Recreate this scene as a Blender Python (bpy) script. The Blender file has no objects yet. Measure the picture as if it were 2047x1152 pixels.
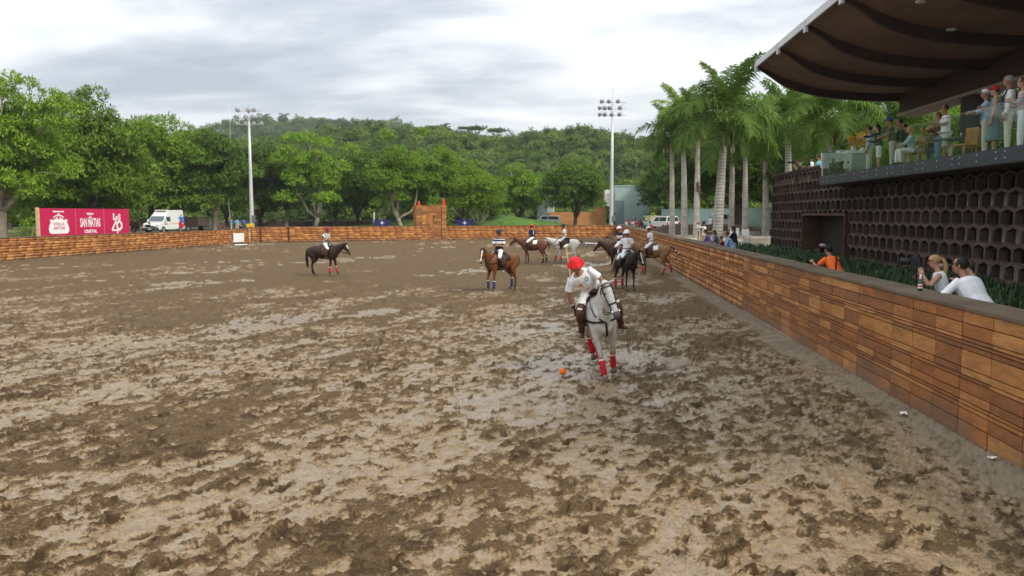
import bpy, bmesh, math, random
import numpy as np
from mathutils import Vector, Matrix, Euler
from mathutils.bvhtree import BVHTree

random.seed(7)
S = bpy.context.scene
COL = S.collection
R = math.radians
pi = math.pi

# ------------------------------------------------------------------ camera
FPX, CXP, CYP, HCAM = 1600.0, 1023.5, 576.0, 3.1
PITCH = math.atan(147 / FPX)
YAW = math.atan(127.5 * math.cos(PITCH) / FPX)
cam_d = bpy.data.cameras.new('camera')
cam = bpy.data.objects.new('camera', cam_d)
COL.objects.link(cam)
cam_d.sensor_width = 36.0
cam_d.lens = FPX / 2047 * 36
cam_d.clip_start, cam_d.clip_end = 0.1, 6000
cam.location = (0, 0, HCAM)
cam.rotation_euler = (pi / 2 - PITCH, 0, YAW)
S.camera = cam

# ------------------------------------------------------------------ sky, sun, exposure
SUN_EL, SUN_AZ = R(42), R(126)          # azimuth clockwise from +Y: behind the camera, to the right
w = bpy.data.worlds.new('World')
S.world = w
w.use_nodes = True
nt = w.node_tree
nt.nodes.clear()
def wn(t, **k):
    n = nt.nodes.new(t)
    for a, b in k.items():
        setattr(n, a, b)
    return n
L_ = nt.links.new
out = wn('ShaderNodeOutputWorld')
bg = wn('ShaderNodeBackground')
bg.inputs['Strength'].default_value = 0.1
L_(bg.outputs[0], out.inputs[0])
sky = wn('ShaderNodeTexSky', sky_type='NISHITA', sun_disc=False, sun_elevation=SUN_EL, sun_rotation=SUN_AZ)
tc = wn('ShaderNodeTexCoord')
sep = wn('ShaderNodeSeparateXYZ')
L_(tc.outputs['Generated'], sep.inputs[0])
def wm(op, a, b=None, clamp=False):
    n = wn('ShaderNodeMath', operation=op, use_clamp=clamp)
    for i, v in enumerate((a, b)):
        if v is None: continue
        if isinstance(v, (int, float)): n.inputs[i].default_value = v
        else: L_(v, n.inputs[i])
    return n.outputs[0]
zz = wm('ADD', wm('MAXIMUM', sep.outputs['Z'], 0.0), 0.16)
comb = wn('ShaderNodeCombineXYZ')
L_(wm('DIVIDE', sep.outputs['X'], zz), comb.inputs[0])
L_(wm('DIVIDE', sep.outputs['Y'], zz), comb.inputs[1])
def cloud(scale, rough, dist, off, sx=1.0, sy=1.0):
    mp = wn('ShaderNodeMapping')
    mp.inputs['Location'].default_value = off
    mp.inputs['Scale'].default_value = (sx, sy, 1)
    L_(comb.outputs[0], mp.inputs[0])
    nz = wn('ShaderNodeTexNoise')
    nz.inputs['Scale'].default_value = scale
    nz.inputs['Detail'].default_value = 7
    nz.inputs['Roughness'].default_value = rough
    nz.inputs['Distortion'].default_value = dist
    L_(mp.outputs[0], nz.inputs['Vector'])
    return nz.outputs['Fac']
big = cloud(0.9, 0.55, 0.3, (9.2, 3.3, 0), 0.9, 1.4)
fine = cloud(1.7, 0.55, 0.5, (5.0, 1.0, 0), 0.85, 1.35)
dens = wm('ADD', wm('MULTIPLY', big, 0.66), wm('MULTIPLY', fine, 0.34))
ramp = wn('ShaderNodeValToRGB')
cr = ramp.color_ramp
cr.elements[0].position = 0.38; cr.elements[0].color = (6.6, 6.65, 6.65, 1)
cr.elements[1].position = 0.62; cr.elements[1].color = (2.55, 2.85, 3.3, 1)
e = cr.elements.new(0.47); e.color = (5.0, 5.15, 5.35, 1)
e = cr.elements.new(0.54); e.color = (3.5, 3.75, 4.15, 1)
L_(dens, ramp.inputs[0])
# thin bright horizon veil of an overcast sky
hz = wm('POWER', wm('SUBTRACT', 1.0, wm('MAXIMUM', sep.outputs['Z'], 0.0), True), 9.0, True)
mixh = wn('ShaderNodeMixRGB')
L_(wm('MULTIPLY', hz, 0.45), mixh.inputs[0]); L_(ramp.outputs[0], mixh.inputs[1])
mixh.inputs[2].default_value = (5.6, 5.75, 5.85, 1)
mixs = wn('ShaderNodeMixRGB')
mixs.inputs[0].default_value = 0.94
L_(sky.outputs[0], mixs.inputs[1]); L_(mixh.outputs[0], mixs.inputs[2])
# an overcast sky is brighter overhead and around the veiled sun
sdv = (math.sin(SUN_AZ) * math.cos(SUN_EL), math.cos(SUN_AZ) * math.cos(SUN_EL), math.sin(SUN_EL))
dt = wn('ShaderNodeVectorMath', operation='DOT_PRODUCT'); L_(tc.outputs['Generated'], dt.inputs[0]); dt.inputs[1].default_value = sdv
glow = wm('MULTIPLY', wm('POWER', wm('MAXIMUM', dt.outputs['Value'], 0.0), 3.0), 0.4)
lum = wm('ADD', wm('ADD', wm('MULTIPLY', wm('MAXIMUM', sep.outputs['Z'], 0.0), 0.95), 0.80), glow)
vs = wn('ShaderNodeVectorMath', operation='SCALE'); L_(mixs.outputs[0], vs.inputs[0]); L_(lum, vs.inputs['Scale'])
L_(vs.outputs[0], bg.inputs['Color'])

sun_d = bpy.data.lights.new('sun', 'SUN')
sun_d.energy = 1.5
sun_d.angle = R(11)
sun_d.color = (1.0, 0.91, 0.76)
sun = bpy.data.objects.new('sun', sun_d)
COL.objects.link(sun)
sd = Vector((math.sin(SUN_AZ) * math.cos(SUN_EL), math.cos(SUN_AZ) * math.cos(SUN_EL), math.sin(SUN_EL)))
sun.rotation_euler = sd.to_track_quat('Z', 'Y').to_euler()
sun.location = (30, -30, 60)
S.view_settings.view_transform = 'Standard'
S.view_settings.look = 'None'
S.view_settings.gamma = 1
S.view_settings.use_curve_mapping = False
S.view_settings.exposure = 1.0
S.render.engine = 'CYCLES'
S.cycles.max_bounces = 6
S.cycles.transparent_max_bounces = 12
S.cycles.use_denoising = True

# ------------------------------------------------------------------ measuring helpers (photograph pixel -> place in the world)
def ray(px, py):
    x, y = (px - CXP) / FPX, (CYP - py) / FPX
    f = math.cos(PITCH) + y * math.sin(PITCH); u = y * math.cos(PITCH) - math.sin(PITCH)
    return Vector((x * math.cos(YAW) - f * math.sin(YAW), x * math.sin(YAW) + f * math.cos(YAW), u))
def atz(px, py, z=0.0):
    r = ray(px, py); return r * ((z - HCAM) / r.z) + Vector((0, 0, HCAM))
def aty(px, py, Y):
    r = ray(px, py); return r * (Y / r.y) + Vector((0, 0, HCAM))
def atx(px, py, X):
    r = ray(px, py); return r * (X / r.x) + Vector((0, 0, HCAM))

# ------------------------------------------------------------------ materials
MATS = {}
def mat(name, col, rough=0.8, var=0.15, scale=6.0, bump=0.0, bscale=None, metal=0.0, rnd=0.0, island=0.0, spec=0.25, coat=0.0, tint=None):
    """Principled material: noise mottling, optional per-object / per-island tone, optional bump."""
    if name in MATS: return MATS[name]
    m = bpy.data.materials.new(name); m.use_nodes = True
    t = m.node_tree; b = t.nodes['Principled BSDF']; ln = t.links.new
    b.inputs['Roughness'].default_value = rough
    b.inputs['Metallic'].default_value = metal
    b.inputs['Specular IOR Level'].default_value = spec
    b.inputs['Coat Weight'].default_value = coat
    tx = t.nodes.new('ShaderNodeTexCoord')
    nz = t.nodes.new('ShaderNodeTexNoise'); nz.inputs['Scale'].default_value = scale; nz.inputs['Detail'].default_value = 5
    ln(tx.outputs['Object'], nz.inputs['Vector'])
    mr = t.nodes.new('ShaderNodeMapRange')
    mr.inputs['From Min'].default_value = 0.25; mr.inputs['From Max'].default_value = 0.75
    mr.inputs['To Min'].default_value = 1 - var; mr.inputs['To Max'].default_value = 1 + var
    ln(nz.outputs['Fac'], mr.inputs['Value'])
    val = mr.outputs[0]
    def mul(a, src, amt):
        r2 = t.nodes.new('ShaderNodeMapRange')
        r2.inputs['To Min'].default_value = 1 - amt; r2.inputs['To Max'].default_value = 1 + amt
        ln(src, r2.inputs['Value'])
        mm = t.nodes.new('ShaderNodeMath'); mm.operation = 'MULTIPLY'
        ln(a, mm.inputs[0]); ln(r2.outputs[0], mm.inputs[1]); return mm.outputs[0]
    rsrc = None
    if rnd:
        oi = t.nodes.new('ShaderNodeObjectInfo'); rsrc = oi.outputs['Random']; val = mul(val, rsrc, rnd)
    if island:
        gi = t.nodes.new('ShaderNodeNewGeometry'); rsrc = gi.outputs['Random Per Island']; val = mul(val, rsrc, island)
    vm = t.nodes.new('ShaderNodeVectorMath'); vm.operation = 'SCALE'
    if tint and rsrc:
        mx = t.nodes.new('ShaderNodeMixRGB'); mx.inputs[1].default_value = (*col, 1); mx.inputs[2].default_value = (*tint, 1)
        wv = t.nodes.new('ShaderNodeMath'); wv.operation = 'MULTIPLY'; wv.inputs[1].default_value = 7.31
        fr = t.nodes.new('ShaderNodeMath'); fr.operation = 'FRACT'
        ln(rsrc, wv.inputs[0]); ln(wv.outputs[0], fr.inputs[0]); ln(fr.outputs[0], mx.inputs[0])
        ln(mx.outputs[0], vm.inputs[0])
    else:
        vm.inputs[0].default_value = col
    ln(val, vm.inputs['Scale']); ln(vm.outputs[0], b.inputs['Base Color'])
    if bump:
        n2 = t.nodes.new('ShaderNodeTexNoise'); n2.inputs['Scale'].default_value = bscale or scale * 4; n2.inputs['Detail'].default_value = 6
        ln(tx.outputs['Object'], n2.inputs['Vector'])
        bp = t.nodes.new('ShaderNodeBump'); bp.inputs['Strength'].default_value = bump; bp.inputs['Distance'].default_value = 0.03
        ln(n2.outputs['Fac'], bp.inputs['Height']); ln(bp.outputs[0], b.inputs['Normal'])
    MATS[name] = m
    return m

def leaf_mat(name, col, col2, trans=0.35, rough=0.6):
    if name in MATS: return MATS[name]
    m = bpy.data.materials.new(name); m.use_nodes = True
    t = m.node_tree; ln = t.links.new; b = t.nodes['Principled BSDF']
    gi = t.nodes.new('ShaderNodeNewGeometry'); oi = t.nodes.new('ShaderNodeObjectInfo')
    mx = t.nodes.new('ShaderNodeMixRGB'); mx.inputs[1].default_value = (*col, 1); mx.inputs[2].default_value = (*col2, 1)
    ln(gi.outputs['Random Per Island'], mx.inputs[0])
    hs = t.nodes.new('ShaderNodeHueSaturation')
    mr = t.nodes.new('ShaderNodeMapRange'); mr.inputs['To Min'].default_value = 0.75; mr.inputs['To Max'].default_value = 1.25
    ln(oi.outputs['Random'], mr.inputs['Value']); ln(mr.outputs[0], hs.inputs['Value'])
    ln(mx.outputs[0], hs.inputs['Color']); ln(hs.outputs[0], b.inputs['Base Color'])
    b.inputs['Roughness'].default_value = rough; b.inputs['Specular IOR Level'].default_value = 0.15
    tr = t.nodes.new('ShaderNodeBsdfTranslucent'); ln(hs.outputs[0], tr.inputs[0])
    ms = t.nodes.new('ShaderNodeMixShader'); ms.inputs[0].default_value = trans
    ln(b.outputs[0], ms.inputs[1]); ln(tr.outputs[0], ms.inputs[2])
    ln(ms.outputs[0], t.nodes['Material Output'].inputs['Surface'])
    MATS[name] = m
    return m

# ------------------------------------------------------------------ object helpers
def link(name, me, m=None, parent=None, loc=None, rz=None):
    o = bpy.data.objects.new(name, me)
    COL.objects.link(o)
    if m is not None and me is not None and len(me.materials) == 0: me.materials.append(m)
    if parent is not None: o.parent = parent
    if loc is not None: o.location = loc
    if rz is not None: o.rotation_euler = (0, 0, rz)
    return o
def finish(bm, name, m=None, parent=None, smooth=False, loc=None, rz=None, fixn=True):
    if fixn: bmesh.ops.recalc_face_normals(bm, faces=bm.faces)
    me = bpy.data.meshes.new(name); bm.to_mesh(me); bm.free()
    if smooth: me.polygons.foreach_set('use_smooth', [True] * len(me.polygons))
    return link(name, me, m, parent, loc, rz)
def thing(name, label, cat, loc=(0, 0, 0), rz=0.0, group=None):
    o = bpy.data.objects.new(name, None); COL.objects.link(o)
    o.empty_display_size = 0.2
    o.location = loc; o.rotation_euler = (0, 0, rz)
    o['label'] = label; o['category'] = cat
    if group: o['group'] = group
    return o
def tag(o, label, cat, group=None):
    o['label'] = label; o['category'] = cat
    if group: o['group'] = group
    return o
def kind(o, k):
    o['kind'] = k; return o
def BM(): return bmesh.new()
def box(bm, x0, x1, y0, y1, z0, z1, M=None, bev=0.0):
    r = bmesh.ops.create_cube(bm, size=1.0)
    vs = r['verts']
    bmesh.ops.scale(bm, vec=(x1 - x0, y1 - y0, z1 - z0), verts=vs)
    bmesh.ops.translate(bm, vec=((x0 + x1) / 2, (y0 + y1) / 2, (z0 + z1) / 2), verts=vs)
    if bev:
        es = list({e for v in vs for e in v.link_edges})
        rr = bmesh.ops.bevel(bm, geom=es, offset=bev, segments=2, affect='EDGES', profile=0.6)
        vs = list({v for f in rr['faces'] for v in f.verts} | {v for v in vs if v.is_valid})
    if M is not None: bmesh.ops.transform(bm, matrix=M, verts=vs)
    return vs
def frame_of(t, side):
    t = t.normalized(); u = side - t * side.dot(t)
    if u.length < 1e-4: u = t.orthogonal()
    u.normalize(); return u, t.cross(u).normalized()
def tube(bm, pts, rad, n=8, side=Vector((0, 1, 0)), cap=True):
    """loft of ellipses; rad = r or (r_side, r_other) per point"""
    pts = [Vector(p) for p in pts]; rings = []
    k = len(pts)
    if not isinstance(rad, list): rad = [rad] * k
    side = Vector(side)
    for i, p in enumerate(pts):
        a = pts[max(i - 1, 0)]; b = pts[min(i + 1, k - 1)]
        t = b - a
        if t.length < 1e-6: t = Vector((0, 0, 1))
        u, v = frame_of(t, side)
        r = rad[i]
        ru, rv = (r, r) if not isinstance(r, (list, tuple)) else r
        rings.append([bm.verts.new(p + u * ru * math.cos(2 * pi * j / n) + v * rv * math.sin(2 * pi * j / n)) for j in range(n)])
    for i in range(k - 1):
        for j in range(n):
            bm.faces.new((rings[i][j], rings[i][(j + 1) % n], rings[i + 1][(j + 1) % n], rings[i + 1][j]))
    if cap:
        bm.faces.new(rings[0][::-1]); bm.faces.new(rings[-1])
    return rings
def ball(bm, c, r, seg=10, ring=7, M=None):
    rr = bmesh.ops.create_uvsphere(bm, u_segments=seg, v_segments=ring, radius=1.0)
    vs = rr['verts']
    rx = r if isinstance(r, (tuple, list)) else (r, r, r)
    bmesh.ops.scale(bm, vec=rx, verts=vs)
    if M is not None: bmesh.ops.transform(bm, matrix=M, verts=vs)
    bmesh.ops.translate(bm, vec=c, verts=vs)
    return vs
def prism(bm, pts, depth_vec):
    """closed polygon extruded by depth_vec"""
    a = [bm.verts.new(p) for p in pts]; d = Vector(depth_vec)
    b = [bm.verts.new(Vector(p) + d) for p in pts]
    n = len(pts)
    bm.faces.new(a); bm.faces.new(b[::-1])
    for i in range(n): bm.faces.new((a[i], b[i], b[(i + 1) % n], a[(i + 1) % n]))
def np_mesh(name, verts, faces_flat, nper, smooth=False):
    """verts (N,3) float; faces (M,nper) int"""
    me = bpy.data.meshes.new(name)
    verts = np.ascontiguousarray(verts, dtype=np.float32); faces = np.ascontiguousarray(faces_flat, dtype=np.int32)
    M = len(faces)
    me.vertices.add(len(verts)); me.vertices.foreach_set('co', verts.ravel())
    me.loops.add(M * nper); me.loops.foreach_set('vertex_index', faces.ravel())
    me.polygons.add(M); me.polygons.foreach_set('loop_start', np.arange(M, dtype=np.int32) * nper)
    me.update(calc_edges=True)
    if smooth: me.polygons.foreach_set('use_smooth', np.ones(M, dtype=bool))
    return me
DEFER = []          # objects whose lofts are fused (voxel remesh) in one pass at the end
def fuse(bm, name, m, parent, voxel=0.018, dec=0.5, smooth=3):
    o = finish(bm, name, m, parent)
    r = o.modifiers.new('fuse', 'REMESH'); r.mode = 'VOXEL'; r.voxel_size = voxel; r.use_smooth_shade = True
    s = o.modifiers.new('soft', 'SMOOTH'); s.iterations = smooth; s.factor = 0.5
    if dec < 1:
        d = o.modifiers.new('thin', 'DECIMATE'); d.ratio = dec
    DEFER.append(o)
    return o
def text_bm(txt, size, bold=0.0, extrude=0.01, sx=1.0):
    cu = bpy.data.curves.new('lettering', 'FONT'); cu.body = txt; cu.size = size; cu.align_x = 'CENTER'; cu.align_y = 'CENTER'
    cu.extrude = extrude; cu.offset = bold; cu.resolution_u = 3
    o = bpy.data.objects.new('lettering', cu); COL.objects.link(o)
    bpy.context.view_layer.update()
    me = bpy.data.meshes.new_from_object(o.evaluated_get(bpy.context.evaluated_depsgraph_get()))
    bpy.data.objects.remove(o); bpy.data.curves.remove(cu)
    bm = bmesh.new(); bm.from_mesh(me); bpy.data.meshes.remove(me)
    if sx != 1: bmesh.ops.scale(bm, vec=(sx, 1, 1), verts=bm.verts)
    return bm
def place_bm(bm, M):
    bmesh.ops.transform(bm, matrix=M, verts=bm.verts); return bm

# ------------------------------------------------------------------ numpy noise
def vnoise(x, y, seed=0):
    xi = np.floor(x).astype(np.int64); yi = np.floor(y).astype(np.int64)
    xf = x - xi; yf = y - yi
    def h(a, b):
        n = (a * 374761393 + b * 668265263 + seed * 1442695041) & 0xFFFFFFFF
        n = ((n ^ (n >> 13)) * 1274126177) & 0xFFFFFFFF
        n = (n ^ (n >> 16)) & 0xFFFFFFFF
        return n / 4294967295.0
    u = xf * xf * xf * (xf * (xf * 6 - 15) + 10); v = yf * yf * yf * (yf * (yf * 6 - 15) + 10)
    return (h(xi, yi) * (1 - u) + h(xi + 1, yi) * u) * (1 - v) + (h(xi, yi + 1) * (1 - u) + h(xi + 1, yi + 1) * u) * v
def fbm(x, y, oct=4, gain=0.5, seed=0):
    s = 0; a = 1; tot = 0
    for i in range(oct):
        s = s + a * vnoise(x * 2 ** i + 17.3 * i, y * 2 ** i - 9.1 * i, seed + i); tot += a; a *= gain
    return s / tot
def sstep(a, b, x):
    t = np.clip((x - a) / (b - a), 0, 1); return t * t * (3 - 2 * t)
# ================================================================== SETTING
GZ = 1.0                                    # level of the ground outside the sunken arena
WX = 5.4                                    # inner face of the right-hand barrier
WTH = 0.62
# inner line of the barrier, clockwise seen from above
LCOR = (-35.5, 85.3); FAR1 = (-26.5, 91.6); FAR2 = (-9.5, 100.4); RCOR = (WX, 105.6)
LNEAR = (-40.6, 14.0)
BACKY = -9.0

# ---- arena mud: dense sheet with churned clods, smooth silt and hoof prints
def build_mud():
    rows = [2.0]
    while rows[-1] < 112: rows.append(rows[-1] + max(0.024, rows[-1] ** 2 * 0.00056))
    ry = np.array(rows); na = 900
    ta = np.tan(np.linspace(R(-44), R(36), na) )
    Yg, T = np.meshgrid(ry, ta, indexing='ij')
    X = Yg * T * 1.0; Y = Yg.copy()
    X = np.clip(X, -43.5, WX + 0.25)
    d = np.hypot(X, Y)
    # riding direction
    cx, sx = 0.42, 0.907
    al = X * cx + Y * sx; ac = X * sx - Y * cx
    wob = fbm(X * 0.6, Y * 0.6, 3, seed=11) - 0.5
    m1 = fbm(ac * 0.62 + wob, al * 0.26, 4, 0.55, seed=3)
    m2 = fbm(ac * 2.7 + wob * 2, al * 1.35, 4, 0.6, seed=5)
    m3 = fbm(X * 0.13, Y * 0.13, 2, seed=21)
    bias = 0.075 * (m3 - 0.5) * 2
    bias = bias + 0.045 * sstep(26, 9, Y) - 0.115 * sstep(18, 50, Y)
    m4 = fbm(ac * 7.0 + wob, al * 4.6, 3, 0.6, seed=7)
    m5 = fbm(X * 17, Y * 17, 2, 0.6, seed=9)
    nearf = sstep(40, 14, np.hypot(X, Y))
    churn = m1 * 0.36 + m2 * 0.30 + (m4 - 0.5) * (0.12 + 0.30 * nearf) + (m5 - 0.5) * 0.22 * nearf + 0.192 - bias
    flat = 1 - sstep(0.41, 0.585, churn)
    # long silt streaks and wet pools farther out
    st = fbm(ac * 0.30 + wob * 1.2, al * 0.085, 4, 0.55, seed=31)
    pool = sstep(0.60, 0.69, st) * sstep(10, 22, Y)
    flat = np.maximum(flat, pool * sstep(0.62, 0.46, m2))
    lane = sstep(WX - 0.95, WX - 0.5, X + wob * 0.6)           # raked strip along the barrier
    flat = np.maximum(flat, lane * 0.6)
    # clods
    b1 = np.abs(fbm(ac * 5.6 + wob, al * 4.0, 3, 0.55, seed=41) - 0.5) * 2
    b2 = np.abs(fbm(X * 14, Y * 14, 3, 0.55, seed=51) - 0.5) * 2
    b3 = vnoise(X * 27, Y * 27, 61)
    near = sstep(45, 8, d)
    h = 0.05 * (m3 - 0.5) + 0.03 * (m1 - 0.5)
    cl = (0.075 * (0.5 - b1) + 0.036 * (0.5 - b2) * near + 0.008 * (b3 - 0.5) * near)
    h = h + (1 - flat) ** 1.5 * (0.008 + 0.72 * cl) + flat * sstep(0.60, 0.75, m5) * 0.02 * near
    h = h + flat * 0.004 * (vnoise(X * 6, Y * 6, 71) - 0.5)
    # hoof prints: jittered cells, some elongated by sliding
    prt = np.zeros_like(h); lip = np.zeros_like(h)
    cs = 0.34
    ci = np.floor(ac / cs).astype(np.int64); cj = np.floor(al / cs).astype(np.int64)
    def hsh(a, b, s):
        n = (a * 73856093 ^ b * 19349663 ^ (s * 83492791)) & 0xFFFFFFFF
        n = ((n ^ (n >> 15)) * 2246822519) & 0xFFFFFFFF
        return ((n ^ (n >> 13)) & 0xFFFFFF) / float(0xFFFFFF)
    for a in (-1, 0, 1):
        for b in (-1, 0, 1):
            ii, jj = ci + a, cj + b
            px = (ii + 0.15 + 0.7 * hsh(ii, jj, 1)) * cs; py = (jj + 0.15 + 0.7 * hsh(ii, jj, 2)) * cs
            on = hsh(ii, jj, 3) < 0.48
            r0 = 0.05 + 0.05 * hsh(ii, jj, 4); el = 1.1 + 1.3 * hsh(ii, jj, 5) ** 2
            an = (hsh(ii, jj, 6) - 0.5) * 1.2
            dx, dy = ac - px, al - py
            ux = dx * np.cos(an) + dy * np.sin(an); uy = -dx * np.sin(an) + dy * np.cos(an)
            q = np.sqrt((ux / r0) ** 2 + (uy / (r0 * el)) ** 2)
            q = q + 0.9 * (m5 - 0.5) + 0.5 * (b3 - 0.5)
            k = np.where(on, 0.5 + 0.5 * hsh(ii, jj, 7), 0)
            prt = np.maximum(prt, k * sstep(1.15, 0.35, q)); lip = np.maximum(lip, k * np.exp(-((q - 1.45) / 0.35) ** 2))
    fade = (1 - 0.9 * lane) * sstep(60, 14, d)
    prt = prt * fade; lip = lip * fade * sstep(0.42, 0.6, m4)
    h = h - 0.048 * prt + 0.018 * lip
    flat = flat * (1 - 0.95 * sstep(0.1, 0.5, prt)) * (1 - 0.8 * sstep(0.25, 0.6, lip))
    # tyre chevrons by the barrier
    tb = sstep(0.55, 0.35, np.abs(X - 3.9 - 0.25 * np.sin(Y * 0.22)))
    tb = tb * sstep(4, 6, Y) * sstep(34, 18, Y) * sstep(0.36, 0.56, fbm(X * 0.5, Y * 0.22, 2, seed=81))
    s_ = np.abs((X - 3.9 - 0.25 * np.sin(Y * 0.22)))
    chev = sstep(0.22, 0.42, np.abs(((Y + s_ * 0.9 + wob * 0.35) / 0.26) % 1.0 - 0.5))
    h = h - tb * 0.024 * chev; flat = np.clip(flat * (1 - 0.6 * tb * chev) , 0, 1)
    rut = np.exp(-((X - 4.42 + 0.1 * np.sin(Y * 0.3)) / 0.05) ** 2) * sstep(30, 10, Y)
    h = h + 0.025 * rut
    h = np.where(X > WX + 0.1, -0.02, h)
    m6 = fbm(ac * 3.6 + wob, al * 2.3 + 3.1, 3, 0.55, seed=13) * 0.62 + m5 * 0.38
    clod = np.clip((1 - flat) * sstep(0.53, 0.64, m6) * (0.45 + 0.55 * nearf) + 0.65 * sstep(0.2, 0.6, prt), 0, 1)
    h = h + clod * 0.014 * nearf * sstep(0.3, 0, prt)
    h = h + lane * 0.022 * sstep(WX - 0.3, WX, X)
    h = h - 0.02
    V = np.stack([X, Y, h], -1).reshape(-1, 3)
    nr = len(ry)
    idx = np.arange(nr * na).reshape(nr, na)
    F = np.stack([idx[:-1, :-1], idx[:-1, 1:], idx[1:, 1:], idx[1:, :-1]], -1).reshape(-1, 4)
    xv = V[:, 0]
    a0, a1 = xv[F[:, 0]], xv[F[:, 1]]; a2, a3 = xv[F[:, 2]], xv[F[:, 3]]
    F = F[(np.abs(a0 - a1) > 1e-5) | (np.abs(a2 - a3) > 1e-5)]
    me = np_mesh('arena_mud', V, F, 4, smooth=True)
    at = me.attributes.new('silt', 'FLOAT', 'POINT'); at.data.foreach_set('value', flat.ravel().astype(np.float32))
    gl = sstep(0.60, 0.67, fbm(ac * 3.1 + 40, al * 1.5, 3, 0.5, seed=101)) * sstep(0.52, 0.42, churn) * sstep(3, 6, Y)
    wet = (gl + pool * 0.9 + sstep(0.56, 0.70, m1) * 0 + sstep(0.44, 0.36, churn) * 0.8).clip(0, 1) * (1 - lane) * flat
    at = me.attributes.new('wet', 'FLOAT', 'POINT'); at.data.foreach_set('value', wet.ravel().astype(np.float32))
    at = me.attributes.new('clod', 'FLOAT', 'POINT'); at.data.foreach_set('value', clod.ravel().astype(np.float32))
    at = me.attributes.new('raked', 'FLOAT', 'POINT'); at.data.foreach_set('value', (lane * (1 - 0 * flat)).ravel().astype(np.float32))
    return me

def mud_material():
    m = bpy.data.materials.new('wet_mud'); m.use_nodes = True
    t = m.node_tree; ln = t.links.new; b = t.nodes['Principled BSDF']
    def attr(n):
        a = t.nodes.new('ShaderNodeAttribute'); a.attribute_name = n; return a.outputs['Fac']
    geo = t.nodes.new('ShaderNodeNewGeometry')
    def noise(sc, det=6, ro=0.6):
        n = t.nodes.new('ShaderNodeTexNoise'); n.inputs['Scale'].default_value = sc; n.inputs['Detail'].default_value = det; n.inputs['Roughness'].default_value = ro
        ln(geo.outputs['Position'], n.inputs['Vector']); return n.outputs['Fac']
    def mth(op, a, c, clamp=False):
        n = t.nodes.new('ShaderNodeMath'); n.operation = op; n.use_clamp = clamp
        for i, v in enumerate((a, c)):
            if isinstance(v, (int, float)): n.inputs[i].default_value = v
            else: ln(v, n.inputs[i])
        return n.outputs[0]
    def mr(v, a, c, d_, e_):
        n = t.nodes.new('ShaderNodeMapRange')
        for k_, q in zip(('From Min', 'From Max', 'To Min', 'To Max'), (a, c, d_, e_)): n.inputs[k_].default_value = q
        ln(v, n.inputs['Value']); return n.outputs[0]
    def mix(f, a, c):
        n = t.nodes.new('ShaderNodeMixRGB')
        for i, v in enumerate((f, a, c)):
            if isinstance(v, (int, float)): n.inputs[i].default_value = v
            elif isinstance(v, tuple): n.inputs[i].default_value = (*v, 1)
            else: ln(v, n.inputs[i])
        return n.outputs[0]
    n_f, n_m, n_l, n_c = noise(30, 8, 0.7), noise(7.5), noise(0.35, 3), noise(75, 3, 0.6)
    s = mth('ADD', attr('silt'), mth('MULTIPLY', mth('SUBTRACT', n_m, 0.5), 1.0))
    s = mth('ADD', s, mth('MULTIPLY', mth('SUBTRACT', n_f, 0.5), 1.7))
    s = mth('ADD', s, mth('MULTIPLY', mth('SUBTRACT', n_c, 0.5), 0.9))
    s = mr(s, 0.18, 0.86, 0, 1)
    dark = mix(n_l, (0.1071, 0.0675, 0.0318), (0.1377, 0.0907, 0.0447))
    dark = mix(mr(n_m, 0.40, 0.64, 0, 0.7), dark, (0.1530, 0.1033, 0.0533))
    dark = mix(mr(n_f, 0.44, 0.66, 0, 0.8), dark, (0.1938, 0.1341, 0.0714))
    dark = mix(mr(n_c, 0.52, 0.36, 0, 0.55), dark, (0.0592, 0.0357, 0.0163))
    cd = mth('ADD', attr('clod'), mth('MULTIPLY', mth('SUBTRACT', n_f, 0.5), 2.2))
    dark = mix(mr(cd, 0.30, 1.0, 0, 0.85), dark, mix(n_f, (0.0367, 0.0212, 0.0095), (0.0796, 0.0483, 0.0232)))
    light = mix(mr(n_m, 0.35, 0.65, 0, 1), (0.2193, 0.1563, 0.0860), (0.3162, 0.2316, 0.1333))
    light = mix(mr(n_f, 0.36, 0.60, 0.5, 0), light, (0.1581, 0.1090, 0.0576))
    light = mix(attr('raked'), light, (0.235, 0.192, 0.128))
    col = mix(s, dark, light)
    ln(col, b.inputs['Base Color'])
    ro = mr(s, 0, 1, 0.9, 0.62)
    w_ = mth('MULTIPLY', attr('wet'), s)
    n = t.nodes.new('ShaderNodeMixRGB')
    n.inputs[2].default_value = (0.17, 0.17, 0.17, 1); ln(ro, n.inputs[1]); ln(w_, n.inputs[0])
    ln(n.outputs[0], b.inputs['Roughness'])
    sp_n = mr(w_, 0, 1, 0.12, 0.5); ln(sp_n, b.inputs['Specular IOR Level'])
    bp = t.nodes.new('ShaderNodeBump'); bp.inputs['Distance'].default_value = 0.035
    bs = mr(s, 0, 1, 1.0, 0.18)
    ln(bs, bp.inputs['Strength'])
    ln(mth('ADD', n_f, mth('MULTIPLY', n_m, 0.8)), bp.inputs['Height'])
    ln(bp.outputs[0], b.inputs['Normal'])
    return m
mud = kind(link('arena_ground', build_mud(), mud_material()), 'structure')
# plain continuation of the arena floor outside the detailed fan (behind the camera and to its sides)
bm = BM()
pts = [(-43.6, BACKY), (WX + 0.3, BACKY), (WX + 0.3, 112), (-43.6, 112)]
bm.faces.new([bm.verts.new((x, y, -0.14)) for x, y in pts])
kind(finish(bm, 'arena_subsoil', mat('subsoil', (0.20, 0.155, 0.11), 0.9, 0.35, 1.5, 0.5)), 'structure')

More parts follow.
